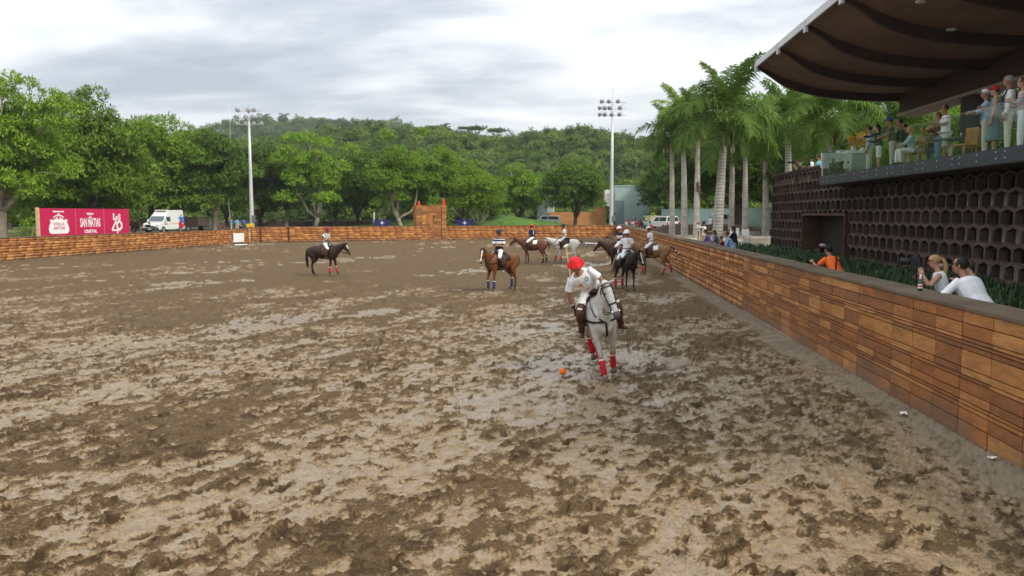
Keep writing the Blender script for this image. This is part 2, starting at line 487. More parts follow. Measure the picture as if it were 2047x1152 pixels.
# ---- ground outside: ring from the barrier to the horizon
def outer_ground():
    ln_ = [(LNEAR[0] - 0.3, BACKY), (LNEAR[0] - 0.3, LNEAR[1]), (LCOR[0] - 0.3, LCOR[1] + 0.2), (FAR1[0] - 0.1, FAR1[1] + 0.3), (FAR2[0], FAR2[1] + 0.3),
           (RCOR[0] + 0.3, RCOR[1] + 0.3), (WX + 0.3, BACKY)]
    pts = []
    for i, p in enumerate(ln_):
        q = ln_[(i + 1) % len(ln_)]
        n = max(2, int(math.hypot(q[0] - p[0], q[1] - p[1]) / 5))
        for k in range(n): pts.append((p[0] + (q[0] - p[0]) * k / n, p[1] + (q[1] - p[1]) * k / n))
    P = np.array(pts); c = np.array([-17.0, 48.0])
    v = P - c; ang = np.arctan2(v[:, 1], v[:, 0]); r0 = np.hypot(v[:, 0], v[:, 1])
    V = []; rings = [0, 3, 7, 13, 22, 36, 60, 110, 250, 500, 820]
    for k in rings:
        r = r0 + k if k < 100 else np.maximum(r0, 0) * 0.3 + k
        x = c[0] + np.cos(ang) * r; y = c[1] + np.sin(ang) * r
        z = np.full_like(x, GZ) + (0.0 if k == 0 else 1) * 0.10 * (fbm(x * 0.12, y * 0.12, 3, seed=91) - 0.5) * (k < 100)
        V.append(np.stack([x, y, z], -1))
    n = len(P); V = np.concatenate(V); F = []
    for k in range(len(rings) - 1):
        for i in range(n):
            j = (i + 1) % n
            F.append((k * n + i, k * n + j, (k + 1) * n + j, (k + 1) * n + i))
    return np_mesh('ground', V, np.array(F)[:, ::-1], 4)
def ground_material():
    m = mat('earth_and_grass', (0.16, 0.12, 0.07), 0.95, 0.3, 0.8, 0.4, 6)
    t = m.node_tree; ln = t.links.new; b = t.nodes['Principled BSDF']
    geo = t.nodes.new('ShaderNodeNewGeometry')
    n = t.nodes.new('ShaderNodeTexNoise'); n.inputs['Scale'].default_value = 0.09; n.inputs['Detail'].default_value = 6
    ln(geo.outputs['Position'], n.inputs['Vector'])
    r = t.nodes.new('ShaderNodeValToRGB')
    r.color_ramp.elements[0].position = 0.42; r.color_ramp.elements[0].color = (0.15, 0.115, 0.07, 1)
    r.color_ramp.elements[1].position = 0.58; r.color_ramp.elements[1].color = (0.15, 0.17, 0.05, 1)
    ln(n.outputs['Fac'], r.inputs[0])
    n2 = t.nodes.new('ShaderNodeTexNoise'); n2.inputs['Scale'].default_value = 2.2; n2.inputs['Detail'].default_value = 7
    ln(geo.outputs['Position'], n2.inputs['Vector'])
    mx = t.nodes.new('ShaderNodeMixRGB'); mx.blend_type = 'OVERLAY'; mx.inputs[0].default_value = 0.5
    ln(r.outputs[0], mx.inputs[1]); ln(n2.outputs['Color'], mx.inputs[2]); ln(mx.outputs[0], b.inputs['Base Color'])
    return m
kind(link('ground', outer_ground(), ground_material()), 'structure')

# pale paved court among the palms, and the dark planting bed behind it
bm = BM()
bm.faces.new([bm.verts.new((x, y, GZ + 0.075)) for x, y in [(6.4, 49), (24, 49), (27, 84), (6.4, 100)]])
kind(finish(bm, 'terrace_paving', mat('pale_paving', (0.40, 0.35, 0.27), 0.9, 0.22, 0.9, 0.2, 9)), 'structure')

# ---- grass mounds beyond the far barrier
def mound(name, cx, cy, lumps, m, ext=(16, 9)):
    nx, ny = 60, 30
    x = np.linspace(cx - ext[0], cx + ext[0], nx); y = np.linspace(cy - ext[1], cy + ext[1], ny)
    X, Y = np.meshgrid(x, y, indexing='ij'); Z = np.full_like(X, GZ - 0.25)
    for (lx, ly, sx, sy, hh) in lumps:
        Z += hh * np.exp(-((X - lx) / sx) ** 2 - ((Y - ly) / sy) ** 2)
    Z += 0.12 * (fbm(X * 0.5, Y * 0.5, 3, seed=5) - 0.5)
    idx = np.arange(nx * ny).reshape(nx, ny)
    F = np.stack([idx[:-1, :-1], idx[1:, :-1], idx[1:, 1:], idx[:-1, 1:]], -1).reshape(-1, 4)
    return kind(link(name, np_mesh(name, np.stack([X, Y, Z], -1).reshape(-1, 3), F, 4, True), m), 'structure')
lawn = mat('lawn', (0.085, 0.17, 0.03), 0.95, 0.35, 1.4, 0.8, 14)
p1, p2, p3 = aty(990, 440, 113), aty(1110, 440, 111), aty(800, 445, 113)
mound('grass_mound', (p1.x + p2.x) / 2, 113, [(p1.x, 113.5, 4.6, 3.4, 1.9), (p2.x, 112, 4.2, 3.0, 1.05), (p1.x + 4, 113, 4, 3, 0.7)], lawn, (15, 7.5))
mound('grass_mound', p3.x, 116, [(p3.x + 3, 117, 6, 4, 1.6), (p3.x - 6, 116, 5, 4, 0.8)], lawn, (14, 9))

# ---- hills
def interp_ridge(tbl, px):
    a = np.array(tbl, dtype=float); return np.interp(px, a[:, 0], a[:, 1])
NEAR_RIDGE = [(-900, 300), (200, 300), (400, 292), (540, 282), (620, 272), (680, 259), (760, 256), (850, 264), (900, 262), (960, 277), (1030, 281), (1060, 272), (1130, 268), (1180, 262), (1215, 272), (1230, 277), (1290, 281), (1330, 284), (1420, 292), (1700, 300), (2600, 310)]
FAR_RIDGE = [(-900, 300), (200, 290), (350, 276), (395, 268), (440, 256), (480, 250), (520, 245), (570, 239), (620, 243), (680, 243), (740, 246), (790, 251), (850, 262), (900, 277), (1000, 300), (1500, 330), (2600, 340)]
def hill(name, tbl, d0, d1, d2, m, seed, na=170, nd=40):
    pxs = np.linspace(-700, 2700, na); ds = np.linspace(d0, d2, nd)
    V = np.zeros((na, nd, 3))
    for i, px in enumerate(pxs):
        r = ray(px, 429.0); hd = Vector((r.x, r.y)).normalized()
        cosf = abs(hd.y * math.cos(YAW) - hd.x * math.sin(YAW))
        yy = float(interp_ridge(tbl, px)) + (19 if d1 < 500 else 9)
        top = HCAM + (429 - yy) / FPX * d1 * cosf
        t = np.clip((ds - d0) / (d1 - d0), 0, 1); u = np.clip((ds - d1) / (d2 - d1), 0, 1)
        prof = (t * t * (3 - 2 * t)) * 0.6 + 0.4 * t
        bumps = (fbm(hd.x * ds * 0.02 + 5, hd.y * ds * 0.02, 3, seed=seed) - 0.5) * 0.22 * np.sin(t * pi)
        z = (GZ - 0.6) + (top - GZ + 0.6) * (prof + bumps) * (1 - 0.75 * u * u)
        V[i, :, 0] = hd.x * ds; V[i, :, 1] = hd.y * ds; V[i, :, 2] = z
    idx = np.arange(na * nd).reshape(na, nd)
    F = np.stack([idx[:-1, :-1], idx[1:, :-1], idx[1:, 1:], idx[:-1, 1:]], -1).reshape(-1, 4)
    kind(link(name, np_mesh(name, V.reshape(-1, 3), F[:, ::-1], 4, True), m), 'structure')
    return V
hm = mat('hill_undergrowth', (0.035, 0.06, 0.018), 0.95, 0.4, 0.05, 0.0)
HN = hill('hill', NEAR_RIDGE, 150, 300, 430, hm, 7)
HF = hill('hill', FAR_RIDGE, 420, 760, 1100, hm, 17, 150, 30)
# ================================================================== VEGETATION
def leaf_quads(P, D, N, L, W, fold=0.25):
    """one folded rhombus per leaf; arrays (n,3),(n,3),(n,3),(n,),(n,)"""
    D = D / (np.linalg.norm(D, axis=1, keepdims=True) + 1e-9)
    Sd = np.cross(D, N); Sd /= (np.linalg.norm(Sd, axis=1, keepdims=True) + 1e-9)
    U = np.cross(Sd, D)
    mid = P + D * (L * 0.45)[:, None]
    a = P; c = P + D * L[:, None] - U * (L * 0.12)[:, None]
    b = mid + Sd * (W * 0.5)[:, None] - U * (W * fold)[:, None]; d = mid - Sd * (W * 0.5)[:, None] - U * (W * fold)[:, None]
    V = np.stack([a, b, c, d], 1).reshape(-1, 3)
    F = np.arange(len(P) * 4).reshape(-1, 4)
    return V, F
def lobes_to_leaves(rng, lobes, twigs, per, ll, lw, low=-0.35, squash=0.8, droop=0.45, inner=0.25):
    PP, DD, NN = [], [], []
    for (c, r) in lobes:
        k = max(6, int(twigs * r * r / 2.2))
        v = rng.normal(size=(k * 3, 3)); v /= np.linalg.norm(v, axis=1, keepdims=True)
        v = v[v[:, 2] > low][:k]
        rad = r * (0.84 + 0.24 * rng.random(len(v)))
        ins = rng.random(len(v)) < inner
        rad[ins] *= 0.3 + 0.5 * rng.random(ins.sum())
        p = np.array(c) + v * rad[:, None] * np.array([1, 1, squash])
        for q in range(per):
            t = rng.normal(size=v.shape) * 0.75
            d = v * 0.55 + t; d[:, 2] -= droop * (0.4 + rng.random(len(v)))
            PP.append(p + rng.normal(size=p.shape) * 0.06); DD.append(d)
            NN.append(v * 0.6 + np.array([0, 0, 0.8]) + rng.normal(size=v.shape) * 0.25)
    P, D, N = map(np.concatenate, (PP, DD, NN))
    L = ll * (0.7 + 0.6 * rng.random(len(P))); W = lw * (0.8 + 0.4 * rng.random(len(P)))
    return leaf_quads(P, D, N, L, W)
def dome_lobes(rng, n, rx, ry, rz, zc, rl, zmin, fill=0.3, ragged=0.12):
    out = []
    g = (1 + 5 ** 0.5) / 2
    for i in range(n):
        t = (i + 0.5) / n
        z = 1 - 1.75 * t                           # -0.75..1
        a = 2 * pi * i / g + rng.random() * 0.7
        s = math.sqrt(max(0.02, 1 - z * z))
        k = 0.80 + rng.normal() * ragged
        if rng.random() < fill: k *= 0.4 + 0.35 * rng.random()
        c = (math.cos(a) * s * rx * k, math.sin(a) * s * ry * k, max(zmin, zc + z * rz * k))
        out.append((c, rl * (0.72 + 0.6 * rng.random())))
    return out
def limb(bm, a, b, r0, r1, rng, n=6, wig=0.12, sag=0.0, seg=7):
    a, b = Vector(a), Vector(b); L = (b - a).length
    pts, rr = [], []
    o1 = Vector(rng.normal(size=3)) * wig * L * 0.5
    for i in range(n + 1):
        t = i / n
        p = a.lerp(b, t) + o1 * math.sin(t * pi) + Vector((0, 0, -sag * L * math.sin(t * pi)))
        if 0 < i < n: p += Vector(rng.normal(size=3)) * wig * L * 0.08
        pts.append(p); rr.append(r0 + (r1 - r0) * t)
    tube(bm, pts, rr, seg, Vector((1, 0.3, 0)))
    return pts
bark_pale = mat('pale_bark', (0.33, 0.28, 0.21), 0.9, 0.35, 2.2, 0.7, 9)
bark_dark = mat('dark_bark', (0.105, 0.080, 0.057), 0.95, 0.35, 2.2, 0.8, 9)
LM = {
    'mango': leaf_mat('mango_leaves', (0.10, 0.20, 0.014), (0.28, 0.41, 0.04), 0.36),
    'mid': leaf_mat('green_leaves', (0.095, 0.20, 0.015), (0.25, 0.38, 0.035), 0.38),
    'dark': leaf_mat('dark_leaves', (0.06, 0.125, 0.016), (0.15, 0.235, 0.03), 0.30),
    'lime': leaf_mat('lime_leaves', (0.15, 0.29, 0.016), (0.30, 0.45, 0.038), 0.42),
}
TREES = {}
def tree_mesh(kind_, rx, ry, top, low, seed, lobes, rl, twigs, per, ll, lw, trunk_r, fork, bark, ragged=0.12, lobes_extra=()):
    rng = np.random.default_rng(seed)
    zc = low + (top - low) * 0.46; rz = (top - zc)
    lb = dome_lobes(rng, lobes, rx, ry, rz, zc, rl, low + rl * 0.5, ragged=ragged) + list(lobes_extra)
    V, F = lobes_to_leaves(rng, lb, twigs, per, ll, lw, -0.12, 0.72, 0.5, 0.10)
    cm = np_mesh('crown', V, F, 4); cm.materials.append(LM[kind_])
    bm = BM()
    base = Vector((0, 0, -0.25)); fz = Vector((rng.normal() * 0.2, rng.normal() * 0.2, fork))
    tube(bm, [base, base + Vector((0, 0, 0.35)), base.lerp(fz, 0.6), fz], [trunk_r * 1.55, trunk_r * 1.1, trunk_r * 0.95, trunk_r * 0.92], 9, Vector((1, 0, 0)))
    nl = 4 + int(rng.random() * 2)
    tops = []
    for i in range(nl):
        a = 2 * pi * (i + rng.random() * 0.5) / nl
        e = Vector((math.cos(a) * rx * 0.5, math.sin(a) * ry * 0.5, fork + (top - fork) * (0.45 + 0.25 * rng.random())))
        pts = limb(bm, fz - Vector((0, 0, 0.15)), e, trunk_r * 0.62, trunk_r * 0.25, rng, 6, 0.18)
        tops.append(pts)
    for (c, r) in lb[::max(1, len(lb) // 26)]:
        c = Vector(c)
        best = min((q for p in tops for q in p[2:]), key=lambda q: (q - c).length + (2 if q.z > c.z + 1 else 0))
        limb(bm, best, c, trunk_r * 0.24, 0.03, rng, 4, 0.15, seg=5)
    bmesh.ops.recalc_face_normals(bm, faces=bm.faces)
    tm = bpy.data.meshes.new('trunk'); bm.to_mesh(tm); bm.free(); tm.materials.append(bark)
    tm.polygons.foreach_set('use_smooth', [True] * len(tm.polygons))
    return cm, tm
def plant_tree(name, label, group, xy, meshes, rz=0.0, sc=1.0, z=GZ):
    t = thing(name, label, 'tree', (xy[0], xy[1], z), rz, group)
    if sc != 1: t.scale = (sc, sc, sc)
    link('crown', meshes[0], None, t); link('trunk', meshes[1], None, t)
    return t
def at_tree(px, Y): 
    p = aty(px, 440, Y); return (p.x, p.y)
def zpx(y, Y): return HCAM + (429 - y) * Y / FPX - GZ      # height above outside ground of picture row y at depth Y
G_M = 'mango trees behind the left barrier'
# big mangoes on the left
ext = [((6.3, -0.6, 11.4), 1.15), ((7.4, -0.2, 11.0), 0.95), ((5.2, 0, 12.2), 1.0), ((3.6, -1, 13.0), 1.1), ((1.9, -0.5, 13.6), 1.0), ((6.6, -1, 9.9), 0.8), ((4.2, 0.3, 10.8), 1.0)]
T = tree_mesh('mango', 6.1, 5.6, 14.0, 1.0, 101, 92, 1.45, 105, 6, 0.36, 0.12, 0.42, 2.3, bark_pale, 0.16, ext)
plant_tree('mango_tree', 'tallest mango tree at the left edge with an open lopsided top', G_M, at_tree(2, 67), T)
T = tree_mesh('mango', 5.1, 4.6, 12.1, 0.7, 102, 88, 1.4, 105, 6, 0.36, 0.125, 0.36, 2.0, bark_dark, 0.10)
plant_tree('mango_tree', 'dense mango tree rising behind the middle panel of the red hoarding', G_M, at_tree(182, 80), T, 0, 1.17)
T = tree_mesh('mango', 5.5, 4.8, 12.4, 0.8, 103, 90, 1.4, 105, 6, 0.37, 0.125, 0.36, 2.0, bark_dark, 0.10, [((4.6, -2, 3.2), 1.5), ((5.6, -2.6, 2.6), 1.2), ((5.0, -2, 4.6), 1.3)])
plant_tree('mango_tree', 'dense mango tree overhanging the ambulance', G_M, at_tree(305, 101), T, 0.3, 1.24)
T = tree_mesh('mango', 4.9, 4.6, 10.8, 1.6, 104, 64, 1.5, 85, 6, 0.38, 0.13, 0.36, 2.0, bark_dark, 0.12)
plant_tree('mango_tree', 'lower mango tree filling the gap behind the tallest mango', G_M, at_tree(96, 84), T, 1.0)
G_T = 'trees behind the far barrier'
T3 = tree_mesh('dark', 5.0, 4.6, 13.0, 2.2, 105, 66, 1.45, 70, 6, 0.42, 0.16, 0.34, 2.6, bark_pale, 0.16)
plant_tree('broadleaf_tree', 'dark tree with a pale forked trunk just left of the left floodlight mast', G_T, at_tree(428, 103), T3, 0.4)
T4 = tree_mesh('dark', 5.4, 4.6, 12.6, 1.6, 106, 68, 1.5, 70, 6, 0.42, 0.16, 0.34, 1.6, bark_dark, 0.14)
plant_tree('broadleaf_tree', 'dark tree directly behind the left floodlight mast', G_T, at_tree(520, 113), T4)
T5 = tree_mesh('mid', 4.7, 4.4, 12.6, 3.4, 107, 46, 1.25, 95, 6, 0.40, 0.15, 0.30, 1.7, bark_pale, 0.24)
plant_tree('broadleaf_tree', 'bright tree with pale trunk forking low behind the barrier above the referee', G_T, at_tree(628, 108), T5, 0.2)
plant_tree('broadleaf_tree', 'dark tree between the two pale forked trees behind the barrier', G_T, at_tree(718, 119), T4, 2.1, 0.98)
T6 = tree_mesh('mid', 5.3, 4.6, 12.3, 2.8, 108, 56, 1.3, 95, 6, 0.40, 0.15, 0.30, 1.6, bark_pale, 0.22)
plant_tree('broadleaf_tree', 'broad tree with splayed pale stems left of the wooden goal tower', G_T, at_tree(803, 110), T6, 1.3)
T7 = tree_mesh('lime', 4.3, 4.0, 11.4, 2.4, 109, 52, 1.3, 95, 6, 0.40, 0.15, 0.26, 1.8, bark_dark, 0.16)
plant_tree('broadleaf_tree', 'lime green tree standing behind the wooden goal tower', G_T, at_tree(872, 117), T7)
T8 = tree_mesh('lime', 3.3, 3.0, 7.4, 1.6, 110, 40, 1.1, 95, 6, 0.36, 0.14, 0.20, 0.7, bark_pale, 0.18)
plant_tree('broadleaf_tree', 'small bright tree with splayed stems beside the right blue banner', G_T, at_tree(957, 111), T8)
T9 = tree_mesh('mid', 4.2, 4.0, 8.3, 2.0, 111, 50, 1.25, 95, 6, 0.38, 0.145, 0.24, 1.6, bark_dark, 0.14)
plant_tree('broadleaf_tree', 'rounded tree on the far side of the grass mound', G_T, at_tree(1036, 122), T9)
T10 = tree_mesh('dark', 4.5, 4.2, 8.9, 2.2, 112, 62, 1.2, 105, 6, 0.36, 0.14, 0.28, 1.7, bark_dark, 0.12)
plant_tree('broadleaf_tree', 'round dark tree standing before the orange wall of the clubhouse', G_T, at_tree(1148, 113), T10)
fill = [(455, 128, T4, 'dark tree far behind the left floodlight mast'), (572, 132, T3, 'dark tree showing between the mast and the pale forked tree'),
        (668, 134, T4, 'tree seen above and behind the pale forked tree'), (758, 135, T3, 'tall tree behind the splayed pale stems'),
        (845, 136, T9, 'rear tree peeping left of the lime green tree'), (925, 131, T7, 'lime tree behind the right blue banner'),
        (985, 138, T9, 'rear tree in line behind the small bright tree'), (1075, 140, T9, 'rear tree right of the grass mound'),
        (20, 108, T4, 'dark tree deep behind the tallest mango'), (235, 112, T4, 'dark tree deep behind the hoarding'), (352, 116, T3, 'dark tree behind the ambulance roof')]
for k, (px, Y, T, lb) in enumerate(fill):
    plant_tree('broadleaf_tree', lb, G_T, at_tree(px, Y), T, 0.9 + k * 1.7, 0.95)
# trees of the park behind the palms and behind the terrace
G_P = 'park trees behind the palms'
TF = tree_mesh('dark', 8.2, 6.5, 11.5, 3.0, 113, 96, 1.6, 75, 6, 0.40, 0.15, 0.75, 3.2, bark_dark, 0.14)
plant_tree('fig_tree', 'huge spreading fig tree with thick trunk behind the palms', G_P, at_tree(1481, 88), TF)
for k, (px, Y, T, lb, sc) in enumerate([(1338, 118, T10, 'dark tree right of the pale clubhouse wall', 1.1), (1405, 112, T4, 'dark tree behind the left palms', 0.95), (1575, 96, T4, 'dark tree behind the end of the lattice pavilion', 0.95),
        (1665, 74, T10, 'tree behind the flower arrangement on the terrace', 1.15), (1760, 66, T9, 'tree behind the terrace guests left of the canopy column', 1.2), (1850, 62, T10, 'tree seen just left of the canopy column', 1.1), (1945, 58, T9, 'tree seen right of the canopy column', 1.15), (2060, 52, T10, 'tree at the right edge behind the terrace', 1.1)]):
    plant_tree('broadleaf_tree', lb, G_P, at_tree(px, Y), T, 1.1 + 2.3 * k, sc)
# bush beside the leftmost trunk
rng = np.random.default_rng(9)
V, F = lobes_to_leaves(rng, [((0, 0, 0.9), 0.8), ((0.7, 0.2, 0.6), 0.6), ((-0.6, 0, 0.7), 0.6), ((0.2, -0.4, 1.5), 0.45)], 120, 5, 0.3, 0.09)
bm = BM(); tube(bm, [(0, 0, -0.1), (0.1, 0, 1.2)], [0.05, 0.02], 6, Vector((1, 0, 0)))
b_ = thing('bush', 'small straggly bush between the leftmost trunk and the red hoarding', 'bush', (*at_tree(58, 60), GZ))
fm = np_mesh('foliage', V, F, 4); link('foliage', fm, LM['lime'], b_); finish(bm, 'stem', bark_dark, b_)

# ------------------------------------------------------------------ royal palms
frond_m = leaf_mat('palm_frond', (0.070, 0.14, 0.022), (0.15, 0.235, 0.04), 0.38)
frond_y = leaf_mat('palm_frond_young', (0.17, 0.29, 0.025), (0.28, 0.38, 0.05), 0.45)
palm_bark = mat('palm_bark', (0.42, 0.39, 0.34), 0.85, 0.22, 3, 0.35, 12)
def ring_bark(m):
    t = m.node_tree; ln = t.links.new; b = t.nodes['Principled BSDF']
    tx = t.nodes.new('ShaderNodeTexCoord'); sp = t.nodes.new('ShaderNodeSeparateXYZ'); ln(tx.outputs['Object'], sp.inputs[0])
    nz = t.nodes.new('ShaderNodeTexNoise'); nz.inputs['Scale'].default_value = 3.0; ln(tx.outputs['Object'], nz.inputs['Vector'])
    a = t.nodes.new('ShaderNodeMath'); a.operation = 'MULTIPLY_ADD'; ln(nz.outputs['Fac'], a.inputs[0]); a.inputs[1].default_value = 0.22; ln(sp.outputs['Z'], a.inputs[2])
    s = t.nodes.new('ShaderNodeMath'); s.operation = 'MULTIPLY'; s.inputs[1].default_value = 5.5; ln(a.outputs[0], s.inputs[0])
    f = t.nodes.new('ShaderNodeMath'); f.operation = 'FRACT'; ln(s.outputs[0], f.inputs[0])
    r = t.nodes.new('ShaderNodeValToRGB'); r.color_ramp.elements[0].color = (0.17, 0.155, 0.13, 1); r.color_ramp.elements[1].color = (0.46, 0.43, 0.38, 1)
    r.color_ramp.elements[0].position = 0.02; r.color_ramp.elements[1].position = 0.35
    ln(f.outputs[0], r.inputs[0])
    n2 = t.nodes.new('ShaderNodeTexNoise'); n2.inputs['Scale'].default_value = 1.6; n2.inputs['Detail'].default_value = 6; ln(tx.outputs['Object'], n2.inputs['Vector'])
    mx = t.nodes.new('ShaderNodeMixRGB'); mx.blend_type = 'OVERLAY'; mx.inputs[0].default_value = 0.7; ln(r.outputs[0], mx.inputs[1]); ln(n2.outputs['Fac'], mx.inputs[2])
    ln(mx.outputs[0], b.inputs['Base Color'])
ring_bark(palm_bark)
shaft_m = mat('palm_crownshaft', (0.20, 0.28, 0.07), 0.5, 0.2, 3)
boot_m = mat('dead_frond', (0.17, 0.085, 0.045), 0.9, 0.3, 5, 0.4)
def frond_mesh(seed, L, up, curl, ll):
    """base at origin, leaving along +X at elevation `up`, bending down by `curl` over its length"""
    rng = np.random.default_rng(seed)
    n = 26; ts = np.linspace(0, 1, n); el = up - curl * ts ** 1.25
    dx = np.cos(el) * L / (n - 1); dz = np.sin(el) * L / (n - 1)
    x = np.concatenate([[0], np.cumsum(dx)[:-1]]); z = np.concatenate([[0], np.cumsum(dz)[:-1]])
    spine = np.stack([x, np.zeros(n), z], 1)
    V, F = [], []
    def quad(a, b, c, d):
        i = len(V); V.extend([a, b, c, d]); F.append((i, i + 1, i + 2, i + 3))
    for i in range(n - 1):
        w0 = 0.035 * (1 - ts[i]) + 0.006; w1 = 0.035 * (1 - ts[i + 1]) + 0.006
        a, b = spine[i], spine[i + 1]
        quad(a + [0, w0, 0], b + [0, w1, 0], b + [0, 0, w1 * 1.3], a + [0, 0, w0 * 1.3]); quad(a - [0, w0, 0], a + [0, 0, w0 * 1.3], b + [0, 0, w1 * 1.3], b - [0, w1, 0])
    m = 56
    for s in (-1, 1):
        for k in range(m):
            t = 0.13 + 0.86 * (k + rng.random() * 0.5) / m
            p = np.array([np.interp(t, ts, spine[:, j]) for j in range(3)])
            e_ = np.interp(t, ts, el); T_ = np.array([math.cos(e_), 0, math.sin(e_)]); Up = np.array([-math.sin(e_), 0, math.cos(e_)])
            l = ll * (0.45 + 0.55 * math.sin(pi * min(1, 0.12 + t * 0.95)) ** 0.7) * (0.85 + 0.3 * rng.random())
            plane = rng.normal() * 0.35
            d = T_ * (0.42 + 0.5 * t) + np.array([0, s, 0]) * 1.0 + Up * (0.15 + plane)
            d /= np.linalg.norm(d)
            mid = p + d * l * 0.5; tip = p + d * l + np.array([0, 0, -0.32 * l * (0.6 + rng.random())])
            wv = T_ * 0.038
            i = len(V)
            V.extend([p - wv * 0.7, p + wv * 0.7, mid + wv, mid - wv, tip + wv * 0.12, tip - wv * 0.12])
            F.append((i, i + 1, i + 2, i + 3)); F.append((i + 3, i + 2, i + 4, i + 5))
    return np_mesh('frond', np.array(V), np.array(F), 4)
FR = {}
for nm, ma in (('o', frond_m), ('y', frond_y)):
    FR[nm] = []
    for q, (L, up, cu, ll) in enumerate([(3.1, 1.35, 0.9, 0.70), (3.4, 1.0, 1.5, 0.78), (3.5, 0.65, 1.75, 0.82), (3.4, 0.3, 1.7, 0.82), (3.1, -0.1, 1.35, 0.76), (3.0, -0.55, 0.9, 0.7)]):
        me = frond_mesh(200 + q, L, up, cu, ll); me.materials.append(ma); FR[nm].append(me)
def trunk_mesh(h, lean, r=0.27):
    bm = BM(); pts, rr = [], []
    n = 34
    for i in range(n + 1):
        t = i / n
        pts.append((lean * (t ** 1.3), 0, -0.15 + (h + 0.15) * t)); rr.append(r * (1.25 - 0.5 * min(1, t * 5) * 0.5 + 0.10 * math.sin(pi * min(1, t * 1.4)) - 0.34 * t) * (1 + (0.018 if i % 2 else -0.012)))
    tube(bm, pts, rr, 12, Vector((0, 1, 0)))
    return bm
def palm(label, px, pxt, Y, ytop, seed, young=False, nf=17, sc=1.0, r=0.27, boot=False):
    rnd = random.Random(seed)
    b = aty(px, 440, Y); tp = aty(pxt, ytop, Y)
    h = tp.z - GZ; sh = 1.15
    t = thing('royal_palm', label, 'palm tree', (b.x, b.y, GZ), 0, 'royal palms beside the pavilion')
    lean = tp.x - b.x
    finish(trunk_mesh(h - sh, lean * (h - sh) / h, r), 'trunk', palm_bark, t, True)
    bm = BM(); x0 = lean * (h - sh) / h
    tube(bm, [(x0, 0, h - sh - 0.05), (x0, 0, h - sh * 0.75), (x0 + 0.02, 0, h - sh * 0.3), (lean, 0, h + 0.15)], [r * 0.74, r * 0.82, r * 0.6, r * 0.3], 10)
    finish(bm, 'crownshaft', shaft_m, t, True)
    if boot:
        bm = BM()
        for q in range(7):
            a = q * 0.9 + 0.3
            c, s = math.cos(a), math.sin(a)
            tube(bm, [(x0 + c * 0.15, s * 0.15, h - sh - 0.05), (x0 + c * 0.36, s * 0.36, h - sh + 0.16), (x0 + c * 0.44, s * 0.44, h - sh - 0.12), (x0 + c * 0.40, s * 0.40, h - sh - 0.6 - 0.3 * rnd.random())], [0.06, 0.12, 0.10, 0.02], 6)
        finish(bm, 'dead_sheath', boot_m, t, True)
    nf = int(nf * 1.12)
    for i in range(nf):
        q = i / nf
        k = min(5, int(q ** 1.25 * 6))
        o = link('frond', FR['y' if young else 'o'][k], None, t, (lean + 0.02, 0, h - 0.05 - 0.25 * q))
        a = i * 2.39996 + rnd.random() * 0.5
        o.rotation_euler = ((rnd.random() - 0.5) * 0.5, (rnd.random() - 0.5) * 0.2, a)
        s = sc * (0.9 + 0.2 * rnd.random()); o.scale = (s, s, s)
    return t
palm('thick pale palm nearest the barrier, with a dark rusty collar under its crown', 1434, 1451, 46, 226, 1, False, 19, 1.18, 0.285, True)
palm('slender leftmost palm of the row with a dark green crown', 1344, 1343, 76, 262, 2, False, 18, 1.05, 0.25, True)
palm('palm with bright yellow green crown, second from the left end', 1369, 1365, 74, 232, 3, True, 20, 1.1, 0.28)
palm('palm with a brown dead frond hanging down its trunk', 1393, 1396, 71, 240, 4, False, 19, 1.05, 0.27, True)
palm('palm standing right in front of the fig trunk', 1490, 1490, 75, 268, 5, False, 18, 1.05, 0.28, True)
palm('palm with pale trunk just left of the lattice pavilion', 1531, 1530, 77, 246, 6, True, 20, 1.1, 0.29)
palm('palm rising behind the parapet camera crew', 1577, 1576, 52, 236, 7, False, 18, 1.0, 0.27)
palm('palm behind the glass corner of the balcony with a dark boss under its crown', 1657, 1655, 47, 226, 8, False, 19, 1.0, 0.27, True)
palm('palm behind the flower arrangement below the canopy edge', 1722, 1722, 56, 232, 9, False, 18, 1.05, 0.27)
palm('palm whose fronds hang behind the standing terrace guests', 1808, 1806, 47, 252, 10, False, 18, 1.0, 0.27)
palm('bright palm crown between the pavilion end and the thick pale palm', 1605, 1604, 68, 226, 11, True, 18, 1.05, 0.27)
palm('palm partly hidden behind the thick pale palm', 1462, 1466, 82, 225, 12, True, 18, 1.15, 0.27)
# one dead frond hanging on the fourth palm
dm = FR['o'][5].copy(); dm.materials.clear(); dm.materials.append(boot_m)
for o in list(bpy.data.objects):
    if o.get('label', '').startswith('palm with a brown dead'):
        d = link('dead_frond', dm, None, o, (0.0, -0.3, 5.2)); d.rotation_euler = (0, R(52), R(230)); d.scale = (0.75, 0.35, 0.75)

